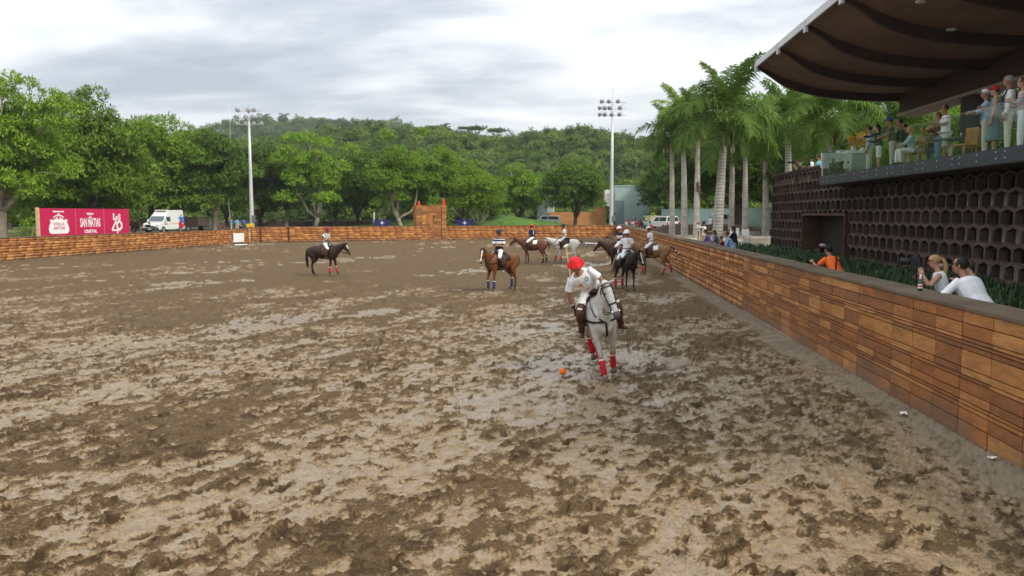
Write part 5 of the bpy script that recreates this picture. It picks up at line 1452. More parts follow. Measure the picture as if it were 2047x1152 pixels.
# white folded frame just inside the glass corner
p = on_x(1672, 11.0)
t = thing('folding_screen', 'white cut out frame standing inside the glass corner', 'screen', (*p, TZ), R(20))
bm = BM(); box(bm, -0.75, 0.75, -0.03, 0.03, 0.78, 1.0); box(bm, -0.75, -0.38, -0.028, 0.028, 0.36, 0.779); box(bm, 0.38, 0.75, -0.028, 0.028, 0.36, 0.779); finish(bm, 'panel', wht, t)
bm = BM(); box(bm, -0.7, -0.66, -0.02, 0.02, 0, 0.36); box(bm, 0.66, 0.7, -0.02, 0.02, 0, 0.36); finish(bm, 'leg', galv, t)
def chair(label, p, rz):
    t = thing('chair', label, 'chair', (*p, TZ), rz, 'honey wood chairs on the terrace')
    bm = BM(); box(bm, -0.24, 0.24, -0.24, 0.24, 0.42, 0.47, None, 0.012); finish(bm, 'seat', wd_m, t)
    for sx in (-1, 1):
        for sy in (-1, 1):
            bm = BM(); tube(bm, [(sx * 0.20, sy * 0.20, 0.42), (sx * 0.24, sy * 0.23, 0)], 0.022, 6, Vector((0, 1, 0))); finish(bm, 'leg', wd_m, t)
    for s in (-1, 1):
        bm = BM(); tube(bm, [(-0.22, s * 0.2, 0.47), (-0.27, s * 0.2, 0.92)], 0.02, 6); finish(bm, 'back_post', wd_m, t)
    for k in range(5):
        bm = BM(); box(bm, -0.262, -0.238, -0.15 + k * 0.066, -0.115 + k * 0.066, 0.47, 0.88); finish(bm, 'slat', wd_m, t)
    bm = BM(); box(bm, -0.29, -0.25, -0.23, 0.23, 0.86, 0.96, None, 0.01); finish(bm, 'top_rail', wd_m, t)
chair('wooden chair with its back to the glass, used by the seated guest in white trousers', on_x(1826, 11.25), R(185))
chair('empty wooden chair below the hatted guests', on_x(1926, 11.35), R(200))
chair('empty wooden chair turned sideways beside the guests in hats', on_x(1945, 11.9), R(100))
p = on_x(1898, 11.5)
t = thing('table', 'round glass laden table behind the balustrade', 'table', (*p, TZ))
bm = BM(); tube(bm, [(0, 0, 0.70), (0, 0, 0.74)], 0.55, 20, Vector((1, 0, 0))); finish(bm, 'table_top', mat('grey_top', (0.16, 0.17, 0.15), 0.4), t, False)
bm = BM(); tube(bm, [(0, 0, 0.0), (0, 0, 0.03), (0, 0, 0.05), (0, 0, 0.70)], [0.28, 0.26, 0.05, 0.05], 12, Vector((1, 0, 0))); finish(bm, 'pedestal', wht, t, True)
for k, (dx, dy, lb) in enumerate(((-0.25, 0.15, 'stemmed glass on the table edge nearest the balustrade'), (0.1, 0.3, 'stemmed glass on the far left of the round table'), (-0.1, -0.2, 'stemmed glass under the raised dish on the round table'), (0.25, -0.1, 'stemmed glass on the table edge away from the balustrade'), (0.0, 0.05, 'stemmed glass in the middle of the round table'))):
    bm = BM(); tube(bm, [(0, 0, 0), (0, 0, 0.008), (0, 0, 0.07), (0, 0, 0.1), (0, 0, 0.17)], [0.035, 0.006, 0.006, 0.035, 0.03], 8, Vector((1, 0, 0)))
    tag(finish(bm, 'drinking_glass', mat('clear_glass', (0.6, 0.65, 0.63), 0.1, 0.05, spec=0.9), None, True, (p[0] + dx, p[1] + dy, TZ + 0.741)), lb, 'glass', 'glasses on the terrace table')
bm = BM(); tube(bm, [(0, 0, 0), (0, 0, 0.02), (0, 0, 0.05)], [0.10, 0.2, 0.22], 14, Vector((1, 0, 0)))
tag(finish(bm, 'plate', wht, None, True, (p[0] - 0.2, p[1] - 0.05, TZ + 0.90)), 'white dish raised above the round terrace table', 'dish')
bm = BM(); tube(bm, [(0, 0, 0), (0, 0, 0.157)], [0.1, 0.03], 10, Vector((1, 0, 0)))
tag(finish(bm, 'dish_stand', wht, None, True, (p[0] - 0.2, p[1] - 0.05, TZ + 0.742)), 'small white stand under the raised dish', 'stand')
# hedge at the back of the terrace
rng = np.random.default_rng(41)
V, F = lobes_to_leaves(rng, [((0.4 * rng.normal(), y, 0.9 + 0.3 * rng.normal()), 0.75) for y in np.arange(8, 36, 0.5)], 110, 4, 0.26, 0.11)
t = thing('hedge', 'dark hedge along the back of the terrace', 'hedge', (19.6, 0, TZ))
link('foliage', np_mesh('foliage', V, F, 4), LM['dark'], t)
bm = BM(); box(bm, -0.5, 0.5, 8, 36, 0, 0.5); finish(bm, 'planter', conc, t)

# ------------------------------------------------------------------ court furniture among the palms
p = aty(1420, 470, 62)
t = thing('wooden_table', 'plain wooden trestle table among the palms', 'table', (p.x, p.y, GZ + 0.075), R(10))
bm = BM()
for k in range(4): box(bm, -1.0, 1.0, -0.4 + k * 0.2, -0.21 + k * 0.2, 0.72, 0.76)
finish(bm, 'table_top', wd_m, t)
for sx in (-0.85, 0.85):
    for sy in (-0.3, 0.3):
        bm = BM(); box(bm, sx - 0.04, sx + 0.04, sy - 0.04, sy + 0.04, 0, 0.718); finish(bm, 'leg', wd_m, t)
p = aty(1480, 470, 53)
t = thing('serving_trolley', 'grey trolley between the thick palm and the concrete bench', 'trolley', (p.x, p.y, GZ + 0.075))
bm = BM(); box(bm, -0.7, 0.7, -0.35, 0.35, 0.62, 0.68, None, 0.01); box(bm, -0.7, 0.7, -0.35, 0.35, 0.22, 0.26); finish(bm, 'shelf', galv, t)
for sx in (-0.66, 0.66):
    for sy in (-0.31, 0.31):
        bm = BM(); tube(bm, [(sx, sy, 0.08), (sx, sy, 0.72)], 0.02, 6, Vector((1, 0, 0))); finish(bm, 'leg', galv, t)
        bm = BM(); tube(bm, [(sx, sy - 0.02, 0.055), (sx, sy + 0.02, 0.055)], 0.055, 10, Vector((1, 0, 0))); finish(bm, 'caster', dark_o, t)
for k, (dx, w_, hh, lb) in enumerate(((-0.38, 0.5, 0.42, 'larger white box on the grey trolley'), (0.32, 0.36, 0.34, 'smaller white box on the grey trolley'))):
    bm = BM(); box(bm, -w_ / 2, w_ / 2, -0.24, 0.24, 0, hh, None, 0.02); box(bm, -w_ / 2 - 0.015, w_ / 2 + 0.015, -0.255, 0.255, hh, hh + 0.05, None, 0.01)
    tag(finish(bm, 'cool_box', wht, None, False, (p.x + dx, p.y, GZ + 0.075 + 0.681)), lb, 'box', 'white boxes on the trolley')
p = aty(1452, 480, 46.5)
bm = BM(); box(bm, -0.45, 0.45, -0.3, 0.3, 0, 0.5, None, 0.03); box(bm, -0.47, 0.47, -0.32, 0.32, 0.5, 0.56, None, 0.015)
tag(finish(bm, 'cool_box', wht, None, False, (p.x, p.y, GZ + 0.02)), 'white box on the ground behind the seated children', 'box')

# ------------------------------------------------------------------ vehicles
car_w = mat('white_car_paint', (0.74, 0.75, 0.74), 0.3, 0.04, 1, coat=0.5)
tyre_m = mat('tyre', (0.025, 0.025, 0.026), 0.85, 0.15, 5)
rim_m = mat('rim', (0.42, 0.42, 0.43), 0.4, 0.1, metal=0.6)
blk_m = mat('black_trim', (0.02, 0.02, 0.022), 0.5, 0.1)
redl = mat('red_lens', (0.45, 0.01, 0.01), 0.25); headl = mat('head_lens', (0.65, 0.67, 0.66), 0.12, 0.05, spec=0.9)
def vehicle(name, label, cat, loc, rz, paint, prof, width, zsh, tuck, wins, screens, wheels, extras=(), group=None):
    """prof: side outline (x,z); above zsh the body narrows by `tuck`; wins: side windows; screens: (x0,z0,x1,z1,halfwidths)"""
    t = thing(name, label, cat, loc, rz, group)
    zt = max(z for _, z in prof)
    def hw(z): return width / 2 * (1 - tuck * max(0, (z - zsh) / (zt - zsh)))
    bm = BM()
    A = [bm.verts.new((x, hw(z), z)) for x, z in prof]; B = [bm.verts.new((x, -hw(z), z)) for x, z in prof]
    bm.faces.new(A); bm.faces.new(B[::-1]); n = len(prof)
    for i in range(n): bm.faces.new((A[i], B[i], B[(i + 1) % n], A[(i + 1) % n]))
    bmesh.ops.recalc_face_normals(bm, faces=bm.faces)
    bmesh.ops.bevel(bm, geom=list(bm.edges), offset=0.05, segments=3, affect='EDGES', profile=0.6, clamp_overlap=True)
    body = finish(bm, 'body', paint, t, False)
    for w_ in wins:
        for s in (1, -1):
            bm = BM(); prism(bm, [(x, s * (hw(z) + 0.004), z) for x, z in w_], (0, s * 0.012, 0)); finish(bm, 'side_window', glassy, t)
    for (x0, z0, x1, z1, nm) in screens:
        bm = BM(); d = Vector((z1 - z0, 0, -(x1 - x0))).normalized() * (0.014)
        if (nm == 'windscreen') == (d.x < 0): d = -d
        o = d * 0.6
        a0, a1 = hw(z0) * 0.90, hw(z1) * 0.88
        prism(bm, [Vector((x0, a0, z0)) + o, Vector((x0, -a0, z0)) + o, Vector((x1, -a1, z1)) + o, Vector((x1, a1, z1)) + o], d); finish(bm, nm, glassy, t)
    for x, r in wheels:
        for s in (1, -1):
            y = s * (width / 2 - 0.10)
            bm = BM(); tube(bm, [(x, y - s * 0.11, r), (x, y - s * 0.09, r), (x, y + s * 0.10, r), (x, y + s * 0.12, r)], [r * 0.9, r, r, r * 0.9], 22, Vector((1, 0, 0))); wh = finish(bm, 'wheel', tyre_m, t, True)
            bm = BM(); tube(bm, [(x, y + s * 0.121, r), (x, y + s * 0.135, r)], [r * 0.62, r * 0.5], 16, Vector((1, 0, 0))); finish(bm, 'rim', rim_m, wh)
            bm = BM(); tube(bm, [(x, y - s * 0.15, r), (x, y + s * 0.102, r)], r * 1.16, 20, Vector((1, 0, 0))); finish(bm, 'wheel_arch', blk_m, t)
    for (nm, m, b6) in extras:
        bm = BM(); box(bm, *b6, None, 0.01); finish(bm, nm, m, t)
    return t, hw
# ambulance
p = aty(330, 462, 93)
blue_p = mat('blue_print', (0.03, 0.16, 0.55), 0.4); red_p = mat('red_print', (0.62, 0.02, 0.03), 0.4)
prof_a = [(2.95, 0.42), (3.0, 0.62), (2.95, 0.98), (2.75, 1.16), (1.95, 1.32), (1.30, 2.02), (1.05, 2.18), (0.60, 2.62), (0.3, 2.70), (-2.5, 2.74), (-2.62, 2.6), (-2.66, 0.5), (-2.5, 0.42)]
t, hw = vehicle('ambulance', 'white ambulance van with red and blue emblems parked under the mango tree', 'ambulance', (p.x, p.y, GZ - 0.1), R(-93), car_w, prof_a, 2.05, 1.2, 0.16,
    [[(1.62, 1.38), (1.18, 1.92), (0.45, 1.92), (0.45, 1.38)]], [(1.90, 1.37, 1.34, 1.98, 'windscreen')], [(2.0, 0.38), (-1.65, 0.38)],
    [('grille', blk_m, (2.93, 3.03, -0.62, 0.62, 0.72, 1.02)), ('bumper', blk_m, (2.9, 3.12, -1.0, 1.0, 0.36, 0.62)), ('headlight', headl, (2.90, 3.02, 0.66, 0.96, 0.78, 1.02)), ('headlight', headl, (2.90, 3.02, -0.96, -0.66, 0.78, 1.02)),
     ('light_bar', frame_m, (0.55, 0.85, -0.7, 0.7, 2.62, 2.76)), ('wing_mirror', car_w, (1.55, 1.75, 1.0, 1.22, 1.35, 1.62)), ('wing_mirror', car_w, (1.55, 1.75, -1.22, -1.0, 1.35, 1.62)), ('tail_light', redl, (-2.70, -2.64, 0.75, 0.92, 1.0, 1.3)), ('licence_plate', frame_m, (3.12, 3.13, -0.25, 0.25, 0.44, 0.56))])
for s in (1, -1):
    def side_shape(pts, m, nm='emblem', off=0.006):
        bm = BM(); prism(bm, [(x, s * (hw(z) + off), z) for x, z in pts], (0, s * 0.006, 0)); finish(bm, nm, m, t)
    side_shape([(1.75, 1.02), (0.9, 1.02), (1.2, 1.12), (1.75, 1.14)], red_p, 'red_stripe')
    side_shape([(0.6, 1.12), (-1.4, 1.12), (-1.4, 1.18), (0.6, 1.18)], mat('pale_red', (0.75, 0.45, 0.42), 0.5), 'stripe')
    c = (-2.05, 1.55)
    for k in range(3):      # six armed star of life
        a = pi / 2 + k * pi / 3; dx, dz = math.cos(a), math.sin(a); nx, nz = -dz, dx
        side_shape([(c[0] + dx * 0.62 + nx * 0.13, c[1] + dz * 0.62 + nz * 0.13), (c[0] - dx * 0.62 + nx * 0.13, c[1] - dz * 0.62 + nz * 0.13), (c[0] - dx * 0.62 - nx * 0.13, c[1] - dz * 0.62 - nz * 0.13), (c[0] + dx * 0.62 - nx * 0.13, c[1] + dz * 0.62 - nz * 0.13)], blue_p, 'emblem', 0.006 + 0.003 * k)
    side_shape([(-1.35, 1.25), (-1.9, 1.5), (-2.0, 1.0), (-2.55, 1.1), (-2.4, 0.6), (-1.75, 0.62), (-1.3, 0.9)], red_p, 'emblem', 0.018)
    side_shape([(0.30, 0.55), (0.28, 0.55), (0.28, 2.05), (0.30, 2.05)], mat('panel_gap', (0.15, 0.15, 0.15), 0.6), 'door_seam')
# trailer behind the ambulance
p = aty(392, 455, 100)
t = thing('trailer', 'dark rusty farm trailer half hidden behind the ambulance', 'trailer', (p.x, p.y, GZ - 0.1), R(-20))
tm_ = mat('dark_trailer', (0.075, 0.055, 0.04), 0.8, 0.3, 3)
bm = BM(); box(bm, -1.6, 1.3, -0.9, 0.9, 0.75, 1.9, None, 0.02); finish(bm, 'cargo_box', tm_, t)
bm = BM(); box(bm, -1.6, 2.3, -0.08, 0.08, 0.6, 0.72); finish(bm, 'drawbar', blk_m, t)
for s in (1, -1):
    bm = BM(); tube(bm, [(-0.2, s * 0.93, 0.38), (-0.2, s * 1.1, 0.38)], 0.38, 18, Vector((1, 0, 0))); w2 = finish(bm, 'wheel', tyre_m, t, True)
    bm = BM(); tube(bm, [(-0.2, s * 1.101, 0.38), (-0.2, s * 1.12, 0.38)], 0.2, 12, Vector((1, 0, 0))); finish(bm, 'rim', rim_m, w2)
# pickup truck with a hard top, seen from behind
p = aty(1326, 456, 106)
prof_p = [(2.65, 0.5), (2.7, 0.95), (2.5, 1.08), (1.35, 1.18), (0.65, 1.78), (0.4, 1.84), (-2.35, 1.86), (-2.5, 1.15), (-2.6, 1.1), (-2.65, 0.55)]
vehicle('pickup_truck', 'white pickup truck with dark rear window parked by the long mint wall', 'truck', (p.x, p.y, GZ + 0.02), R(112), car_w, prof_p, 1.85, 1.1, 0.2,
    [[(0.95, 1.22), (0.55, 1.70), (-0.35, 1.72), (-0.35, 1.22)], [(-0.5, 1.22), (-0.5, 1.72), (-2.2, 1.72), (-2.3, 1.22)]], [(1.30, 1.25, 0.72, 1.74, 'windscreen'), (-2.52, 1.24, -2.41, 1.74, 'rear_window')], [(1.75, 0.37), (-1.7, 0.37)],
    [('tail_light', redl, (-2.70, -2.6, 0.72, 0.90, 0.78, 1.12)), ('tail_light', redl, (-2.70, -2.6, -0.90, -0.72, 0.78, 1.12)), ('rear_bumper', rim_m, (-2.80, -2.62, -0.88, 0.88, 0.45, 0.64)), ('licence_plate', frame_m, (-2.82, -2.80, -0.2, 0.2, 0.5, 0.6)), ('tailgate_handle', blk_m, (-2.69, -2.64, -0.12, 0.12, 0.92, 0.98))])
p = aty(1304, 450, 113)
vehicle('delivery_truck', 'pale yellow truck half hidden left of the white pickup', 'truck', (p.x, p.y, GZ), R(100), mat('cream_paint', (0.68, 0.62, 0.36), 0.4, 0.05, coat=0.3), [(2.3, 0.5), (2.35, 1.0), (2.1, 1.2), (1.6, 1.85), (1.3, 1.92), (-2.2, 1.95), (-2.25, 0.55)], 1.8, 1.2, 0.08,
    [[(1.7, 1.25), (1.4, 1.75), (0.8, 1.75), (0.8, 1.25)]], [(2.07, 1.26, 1.66, 1.80, 'windscreen')], [(1.5, 0.36), (-1.4, 0.36)], [('tail_light', redl, (-2.31, -2.24, 0.66, 0.84, 0.7, 0.9)), ('rear_door', blk_m, (-2.27, -2.245, -0.012, 0.012, 0.6, 1.8))])
p = aty(1456, 447, 96)
vehicle('parked_van', 'white van parked behind the thick pale palm', 'van', (p.x, p.y, GZ + 0.55), R(8), car_w, [(2.3, 0.45), (2.35, 0.85), (1.6, 1.02), (0.95, 1.55), (0.7, 1.62), (-1.9, 1.6), (-2.25, 1.0), (-2.3, 0.45)], 1.75, 1.0, 0.2,
    [[(1.15, 1.06), (0.75, 1.50), (-0.3, 1.52), (-0.3, 1.06)], [(-0.42, 1.06), (-0.42, 1.52), (-1.7, 1.48), (-1.95, 1.06)]], [(1.54, 1.09, 1.02, 1.50, 'windscreen'), (-2.2, 1.09, -1.96, 1.5, 'rear_window')], [(1.5, 0.33), (-1.4, 0.33)], [('tail_light', redl, (-2.33, -2.26, 0.6, 0.8, 0.7, 0.9)), ('headlight', headl, (2.30, 2.37, 0.55, 0.8, 0.62, 0.82))])
p = aty(1093, 442, 119)
vehicle('parked_van', 'small white van roof showing above the grass mound', 'van', (p.x, p.y, GZ + 0.35), R(190), car_w, [(2.0, 0.45), (2.05, 0.85), (1.4, 1.0), (0.9, 1.5), (0.7, 1.58), (-1.7, 1.58), (-1.95, 1.0), (-2.0, 0.45)], 1.7, 1.0, 0.16,
    [[(1.05, 1.05), (0.75, 1.46), (0.05, 1.48), (0.05, 1.05)], [(-0.07, 1.05), (-0.07, 1.48), (-1.5, 1.46), (-1.7, 1.05)]], [(1.34, 1.07, 0.94, 1.45, 'windscreen')], [(1.3, 0.32), (-1.2, 0.32)], [('headlight', headl, (1.99, 2.06, 0.5, 0.75, 0.62, 0.8))])
# yellow machine by the mast
p = aty(497, 452, 97)
t = thing('garden_tractor', 'small yellow machine at the foot of the left floodlight mast', 'tractor', (p.x - 0.4, p.y, GZ), R(30))
ym = mat('yellow_paint', (0.62, 0.38, 0.02), 0.5, 0.1)
bm = BM(); box(bm, 0.05, 0.95, -0.3, 0.3, 0.45, 0.95, None, 0.06); finish(bm, 'bonnet', ym, t)
bm = BM(); box(bm, -0.75, 0.05, -0.42, 0.42, 0.40, 0.62, None, 0.05); finish(bm, 'chassis', blk_m, t)
bm = BM(); box(bm, -0.65, -0.2, -0.24, 0.24, 0.62, 0.75, None, 0.04); box(bm, -0.72, -0.62, -0.24, 0.24, 0.75, 1.15, None, 0.03); finish(bm, 'seat', ym, t)
for x, r in ((-0.55, 0.36), (0.7, 0.24)):
    for s in (1, -1):
        bm = BM(); tube(bm, [(x, s * 0.40, r), (x, s * 0.58, r)], r, 16, Vector((1, 0, 0))); finish(bm, 'wheel', tyre_m, t, True)
bm = BM(); tube(bm, [(0.0, 0, 0.9), (-0.15, 0, 1.12)], 0.02, 6); tube(bm, [(-0.15, -0.18, 1.1), (-0.2, 0, 1.16), (-0.15, 0.18, 1.1)], 0.02, 6, Vector((1, 0, 0))); finish(bm, 'steering_wheel', blk_m, t)
# ================================================================== HORSES AND PEOPLE
def V3(x, y, z): return Vector((x, y, z))
def coat(name, main, legs, z0, z1, var=0.2, scale=4, rough=0.45, belly=None):
    """horse coat: body colour turning into the colour of the lower legs between z0 and z1"""
    if name in MATS: return MATS[name]
    m = mat(name, main, rough, var, scale, 0.1, 60); t = m.node_tree; ln = t.links.new; b = t.nodes['Principled BSDF']
    src = b.inputs['Base Color'].links[0].from_socket
    tx = t.nodes.new('ShaderNodeTexCoord'); sp = t.nodes.new('ShaderNodeSeparateXYZ'); ln(tx.outputs['Object'], sp.inputs[0])
    mr = t.nodes.new('ShaderNodeMapRange'); mr.inputs['From Min'].default_value = z0; mr.inputs['From Max'].default_value = z1; ln(sp.outputs['Z'], mr.inputs['Value'])
    mx = t.nodes.new('ShaderNodeMixRGB'); ln(mr.outputs[0], mx.inputs[0]); mx.inputs[1].default_value = (*legs, 1); ln(src, mx.inputs[2])
    ln(mx.outputs[0], b.inputs['Base Color']); b.inputs['Specular IOR Level'].default_value = 0.22
    return m
SECT = [(0.66, 1.09, 0.20, 0.14), (0.55, 1.11, 0.31, 0.205), (0.36, 1.155, 0.365, 0.235), (0.18, 1.15, 0.35, 0.265), (0.0, 1.13, 0.335, 0.285), (-0.22, 1.13, 0.325, 0.295), (-0.42, 1.165, 0.305, 0.285), (-0.60, 1.19, 0.295, 0.27), (-0.78, 1.18, 0.265, 0.235), (-0.91, 1.14, 0.20, 0.17), (-0.98, 1.10, 0.11, 0.09)]
def trunk_at(x):
    a = sorted(SECT); xs = [s[0] for s in a]
    return tuple(float(np.interp(x, xs, [s[i] for s in a])) for i in (1, 2, 3))
leather_k = mat('black_leather', (0.018, 0.015, 0.013), 0.45, 0.2, 8)
leather_b = mat('brown_leather', (0.075, 0.030, 0.016), 0.45, 0.25, 8)
hoof_m = mat('hoof', (0.10, 0.075, 0.055), 0.7, 0.3, 9)
eye_m = mat('dark_eye', (0.01, 0.008, 0.007), 0.1, spec=0.8)
steel_b = mat('bright_steel', (0.6, 0.6, 0.6), 0.3, metal=0.8)
def band(bm, c, u, ru, v, rv, hw_, n=20, th=0.006, axis=None):
    ax = axis.normalized() * hw_ if axis is not None else u.cross(v).normalized() * hw_
    R0, R1 = [], []
    for k in range(n):
        a = 2 * pi * k / n; d = u * math.cos(a) * (ru + th) + v * math.sin(a) * (rv + th)
        R0.append(bm.verts.new(c + d - ax)); R1.append(bm.verts.new(c + d + ax))
    for k in range(n): bm.faces.new((R0[k], R0[(k + 1) % n], R1[(k + 1) % n], R1[k]))
def patch(bm, x0, x1, a0, a1, off, th, nx=8, na=12):
    def pt(x, a, o):
        zc, rz, ry = trunk_at(x); return V3(x, math.sin(a) * (ry + o), zc + math.cos(a) * (rz + o))
    O, I = [], []
    for i in range(nx + 1):
        x = x0 + (x1 - x0) * i / nx
        O.append([bm.verts.new(pt(x, a0 + (a1 - a0) * j / na, off + th)) for j in range(na + 1)])
        I.append([bm.verts.new(pt(x, a0 + (a1 - a0) * j / na, off)) for j in range(na + 1)])
    for i in range(nx):
        for j in range(na):
            bm.faces.new((O[i][j], O[i][j + 1], O[i + 1][j + 1], O[i + 1][j])); bm.faces.new((I[i][j], I[i + 1][j], I[i + 1][j + 1], I[i][j + 1]))
    for i in range(nx):
        for j in (0, na): bm.faces.new((O[i][j], O[i + 1][j], I[i + 1][j], I[i][j]))
    for j in range(na):
        for i in (0, nx): bm.faces.new((O[i][j], O[i][j + 1], I[i][j + 1], I[i][j]))
def dirv(deg, side=0.0): 
    a = R(deg); return Vector((math.sin(a), side, -math.cos(a))).normalized()
STAND = dict(FL=(3, -1, 22), FR=(-4, -6, 18), HL=(-32, 4, 24), HR=(-26, 10, 26))
def horse(label, loc, rz, coat_m, pose=None, neck=(40, 0), head=(52, 0), wraps=None, tail='tied', blaze=None, pad=None, voxel=0.026, dec=0.55, saddle=True, tailm=None, muzzle=None, group='polo ponies in the arena', ear=(0.45), breast=True, hands=(0.30, 0, 1.60)):
    po = dict(STAND); po.update(pose or {})
    t = thing('polo_pony', label, 'horse', loc, rz, group)
    body = BM()
    tube(body, [V3(x, 0, zc) for x, zc, _, _ in SECT], [(ry, rz_) for _, _, rz_, ry in SECT], 16, V3(0, 1, 0))
    legs = {}
    for k, s in (('FL', 1), ('FR', -1)):
        a1, a2, a3 = po[k][:3]; sp_ = po[k][3] if len(po[k]) > 3 else 0.0
        el = V3(0.36, s * 0.145, 0.93); kn = el + dirv(a1, s * sp_) * 0.46; fe = kn + dirv(a2, s * sp_) * 0.29; pa = fe + dirv(a3) * 0.10; ho = fe + dirv(a3) * 0.19
        tube(body, [V3(0.40, s * 0.13, 1.22), V3(0.36, s * 0.15, 1.02), el.lerp(kn, 0.12), el.lerp(kn, 0.45), el.lerp(kn, 0.8), kn, kn.lerp(fe, 0.18), kn.lerp(fe, 0.6), fe, pa, fe.lerp(ho, 0.72)],
             [(0.10, 0.20), (0.10, 0.17), (0.085, 0.125), (0.064, 0.082), (0.048, 0.055), (0.050, 0.056), (0.037, 0.045), (0.034, 0.042), (0.042, 0.050), (0.037, 0.040), (0.045, 0.050)], 10, V3(0, 1, 0))
        legs[k] = (kn, fe, ho, a3)
    for k, s in (('HL', 1), ('HR', -1)):
        a1, a2, a3 = po[k][:3]; sp_ = po[k][3] if len(po[k]) > 3 else 0.0
        st = V3(-0.56, s * 0.165, 0.86); hk = st + dirv(a1, s * sp_) * 0.44; fe = hk + dirv(a2, s * sp_) * 0.35; pa = fe + dirv(a3) * 0.10; ho = fe + dirv(a3) * 0.19
        tube(body, [V3(-0.74, s * 0.12, 1.26), V3(-0.68, s * 0.16, 1.06), V3(-0.60, s * 0.165, 0.90), st.lerp(hk, 0.30), st.lerp(hk, 0.65), st.lerp(hk, 0.9), hk, hk.lerp(fe, 0.2), hk.lerp(fe, 0.6), fe, pa, fe.lerp(ho, 0.72)],
             [(0.12, 0.24), (0.125, 0.245), (0.11, 0.19), (0.082, 0.115), (0.055, 0.075), (0.045, 0.060), (0.048, 0.066), (0.040, 0.052), (0.035, 0.044), (0.043, 0.050), (0.038, 0.042), (0.046, 0.050)], 10, V3(0, 1, 0))
        legs[k] = (hk, fe, ho, a3)
    nd = V3(math.cos(R(neck[0])) * math.cos(R(neck[1])), math.cos(R(neck[0])) * math.sin(R(neck[1])), math.sin(R(neck[0])))
    nb = V3(0.48, 0, 1.20); poll = nb + nd * 0.70
    nside = V3(-math.sin(R(neck[1])), math.cos(R(neck[1])), 0)
    tube(body, [V3(0.30, 0, 1.18), nb + nd * 0.04, nb + nd * 0.22, nb + nd * 0.42, nb + nd * 0.60, poll + nd * 0.03], [(0.16, 0.30), (0.155, 0.285), (0.125, 0.225), (0.098, 0.17), (0.080, 0.13), (0.065, 0.095)], 14, nside)
    hd = V3(math.cos(R(head[0])) * math.cos(R(head[1])), math.cos(R(head[0])) * math.sin(R(head[1])), -math.sin(R(head[0])))
    hs = V3(-math.sin(R(head[1])), math.cos(R(head[1])), 0); hu = hd.cross(hs).normalized()
    if hu.z < 0: hu = -hu
    HL_ = 0.60
    def hp(tt, s=0.0, u=0.0): return poll + hd * (HL_ * tt) + hs * s + hu * u
    hsec = [(-0.08, 0.052, 0.06, -0.01), (0.04, 0.080, 0.10, -0.03), (0.20, 0.088, 0.135, -0.055), (0.36, 0.080, 0.122, -0.05), (0.55, 0.060, 0.088, -0.02), (0.74, 0.050, 0.070, -0.005), (0.90, 0.054, 0.072, -0.008), (0.98, 0.046, 0.056, -0.015), (1.02, 0.025, 0.03, -0.02)]
    tube(body, [hp(a, 0, d) for a, _, _, d in hsec], [(b, c) for _, b, c, _ in hsec], 14, hs)
    for s in (1, -1):
        e0 = hp(0.0, s * 0.052, 0.055); ed = (hu * 0.9 + hs * s * 0.22 + hd * (-0.35 + ear)).normalized()
        tube(body, [e0 - ed * 0.04, e0 + ed * 0.03, e0 + ed * 0.09, e0 + ed * 0.17], [(0.030, 0.024), (0.038, 0.026), (0.032, 0.02), 0.006], 8, hs)
    zmin = min(min(l[2].z for l in legs.values()) - 0.005, 9)
    dz = -zmin
    def fin_(bm, name, m, parent=t, smooth=True, remesh=False):
        bmesh.ops.translate(bm, vec=(0, 0, dz), verts=bm.verts)
        if remesh: return fuse(bm, name, m, parent, voxel, dec, 4)
        return finish(bm, name, m, parent, smooth)
    bo = fin_(body, 'body', coat_m, remesh=True)
    for s in (1, -1):
        bm = BM(); ball(bm, hp(0.27, s * 0.078, 0.012), (0.020, 0.020, 0.022), 8, 6); fin_(bm, 'eye', eye_m)
        bm = BM(); ball(bm, hp(0.95, s * 0.040, 0.012), (0.014, 0.014, 0.016), 8, 6); fin_(bm, 'nostril', eye_m)
    for k, (kn, fe, ho, a3) in legs.items():
        bm = BM(); d = dirv(a3); f = V3(0.02, 0, 0)
        tube(bm, [fe.lerp(ho, 0.62), ho + f * 0.6 + V3(0, 0, 0.02), ho + f + V3(0, 0, 0.0)], [(0.050, 0.056), (0.058, 0.068), (0.061, 0.073)], 10, V3(0, 1, 0)); fin_(bm, 'hoof', hoof_m)
        wm_ = (wraps or {}).get(k)
        if wm_:
            bm = BM(); a, b = kn.lerp(fe, 0.16), fe + (fe - kn) * 0.02
            r_ = 0.050 if k[0] == 'F' else 0.054
            tube(bm, [a, a.lerp(b, 0.03), a.lerp(b, 0.5), a.lerp(b, 0.9), b, b + dirv(a3) * 0.05], [r_ * 0.9, r_, r_ * 1.02, r_ * 1.12, r_ * 1.16, r_ * 1.0], 12, V3(0, 1, 0)); wo = fin_(bm, 'leg_wrap', wm_)
            bm = BM(); band(bm, a.lerp(b, 0.10), V3(0, 1, 0), r_ * 1.0, (a - b).normalized().cross(V3(0, 1, 0)), r_ * 1.0, 0.014, 12, 0.004); fin_(bm, 'wrap_tape', mat('white_tape', (0.75, 0.73, 0.7), 0.7), wo)
    # tail
    tm_ = tailm or coat_m
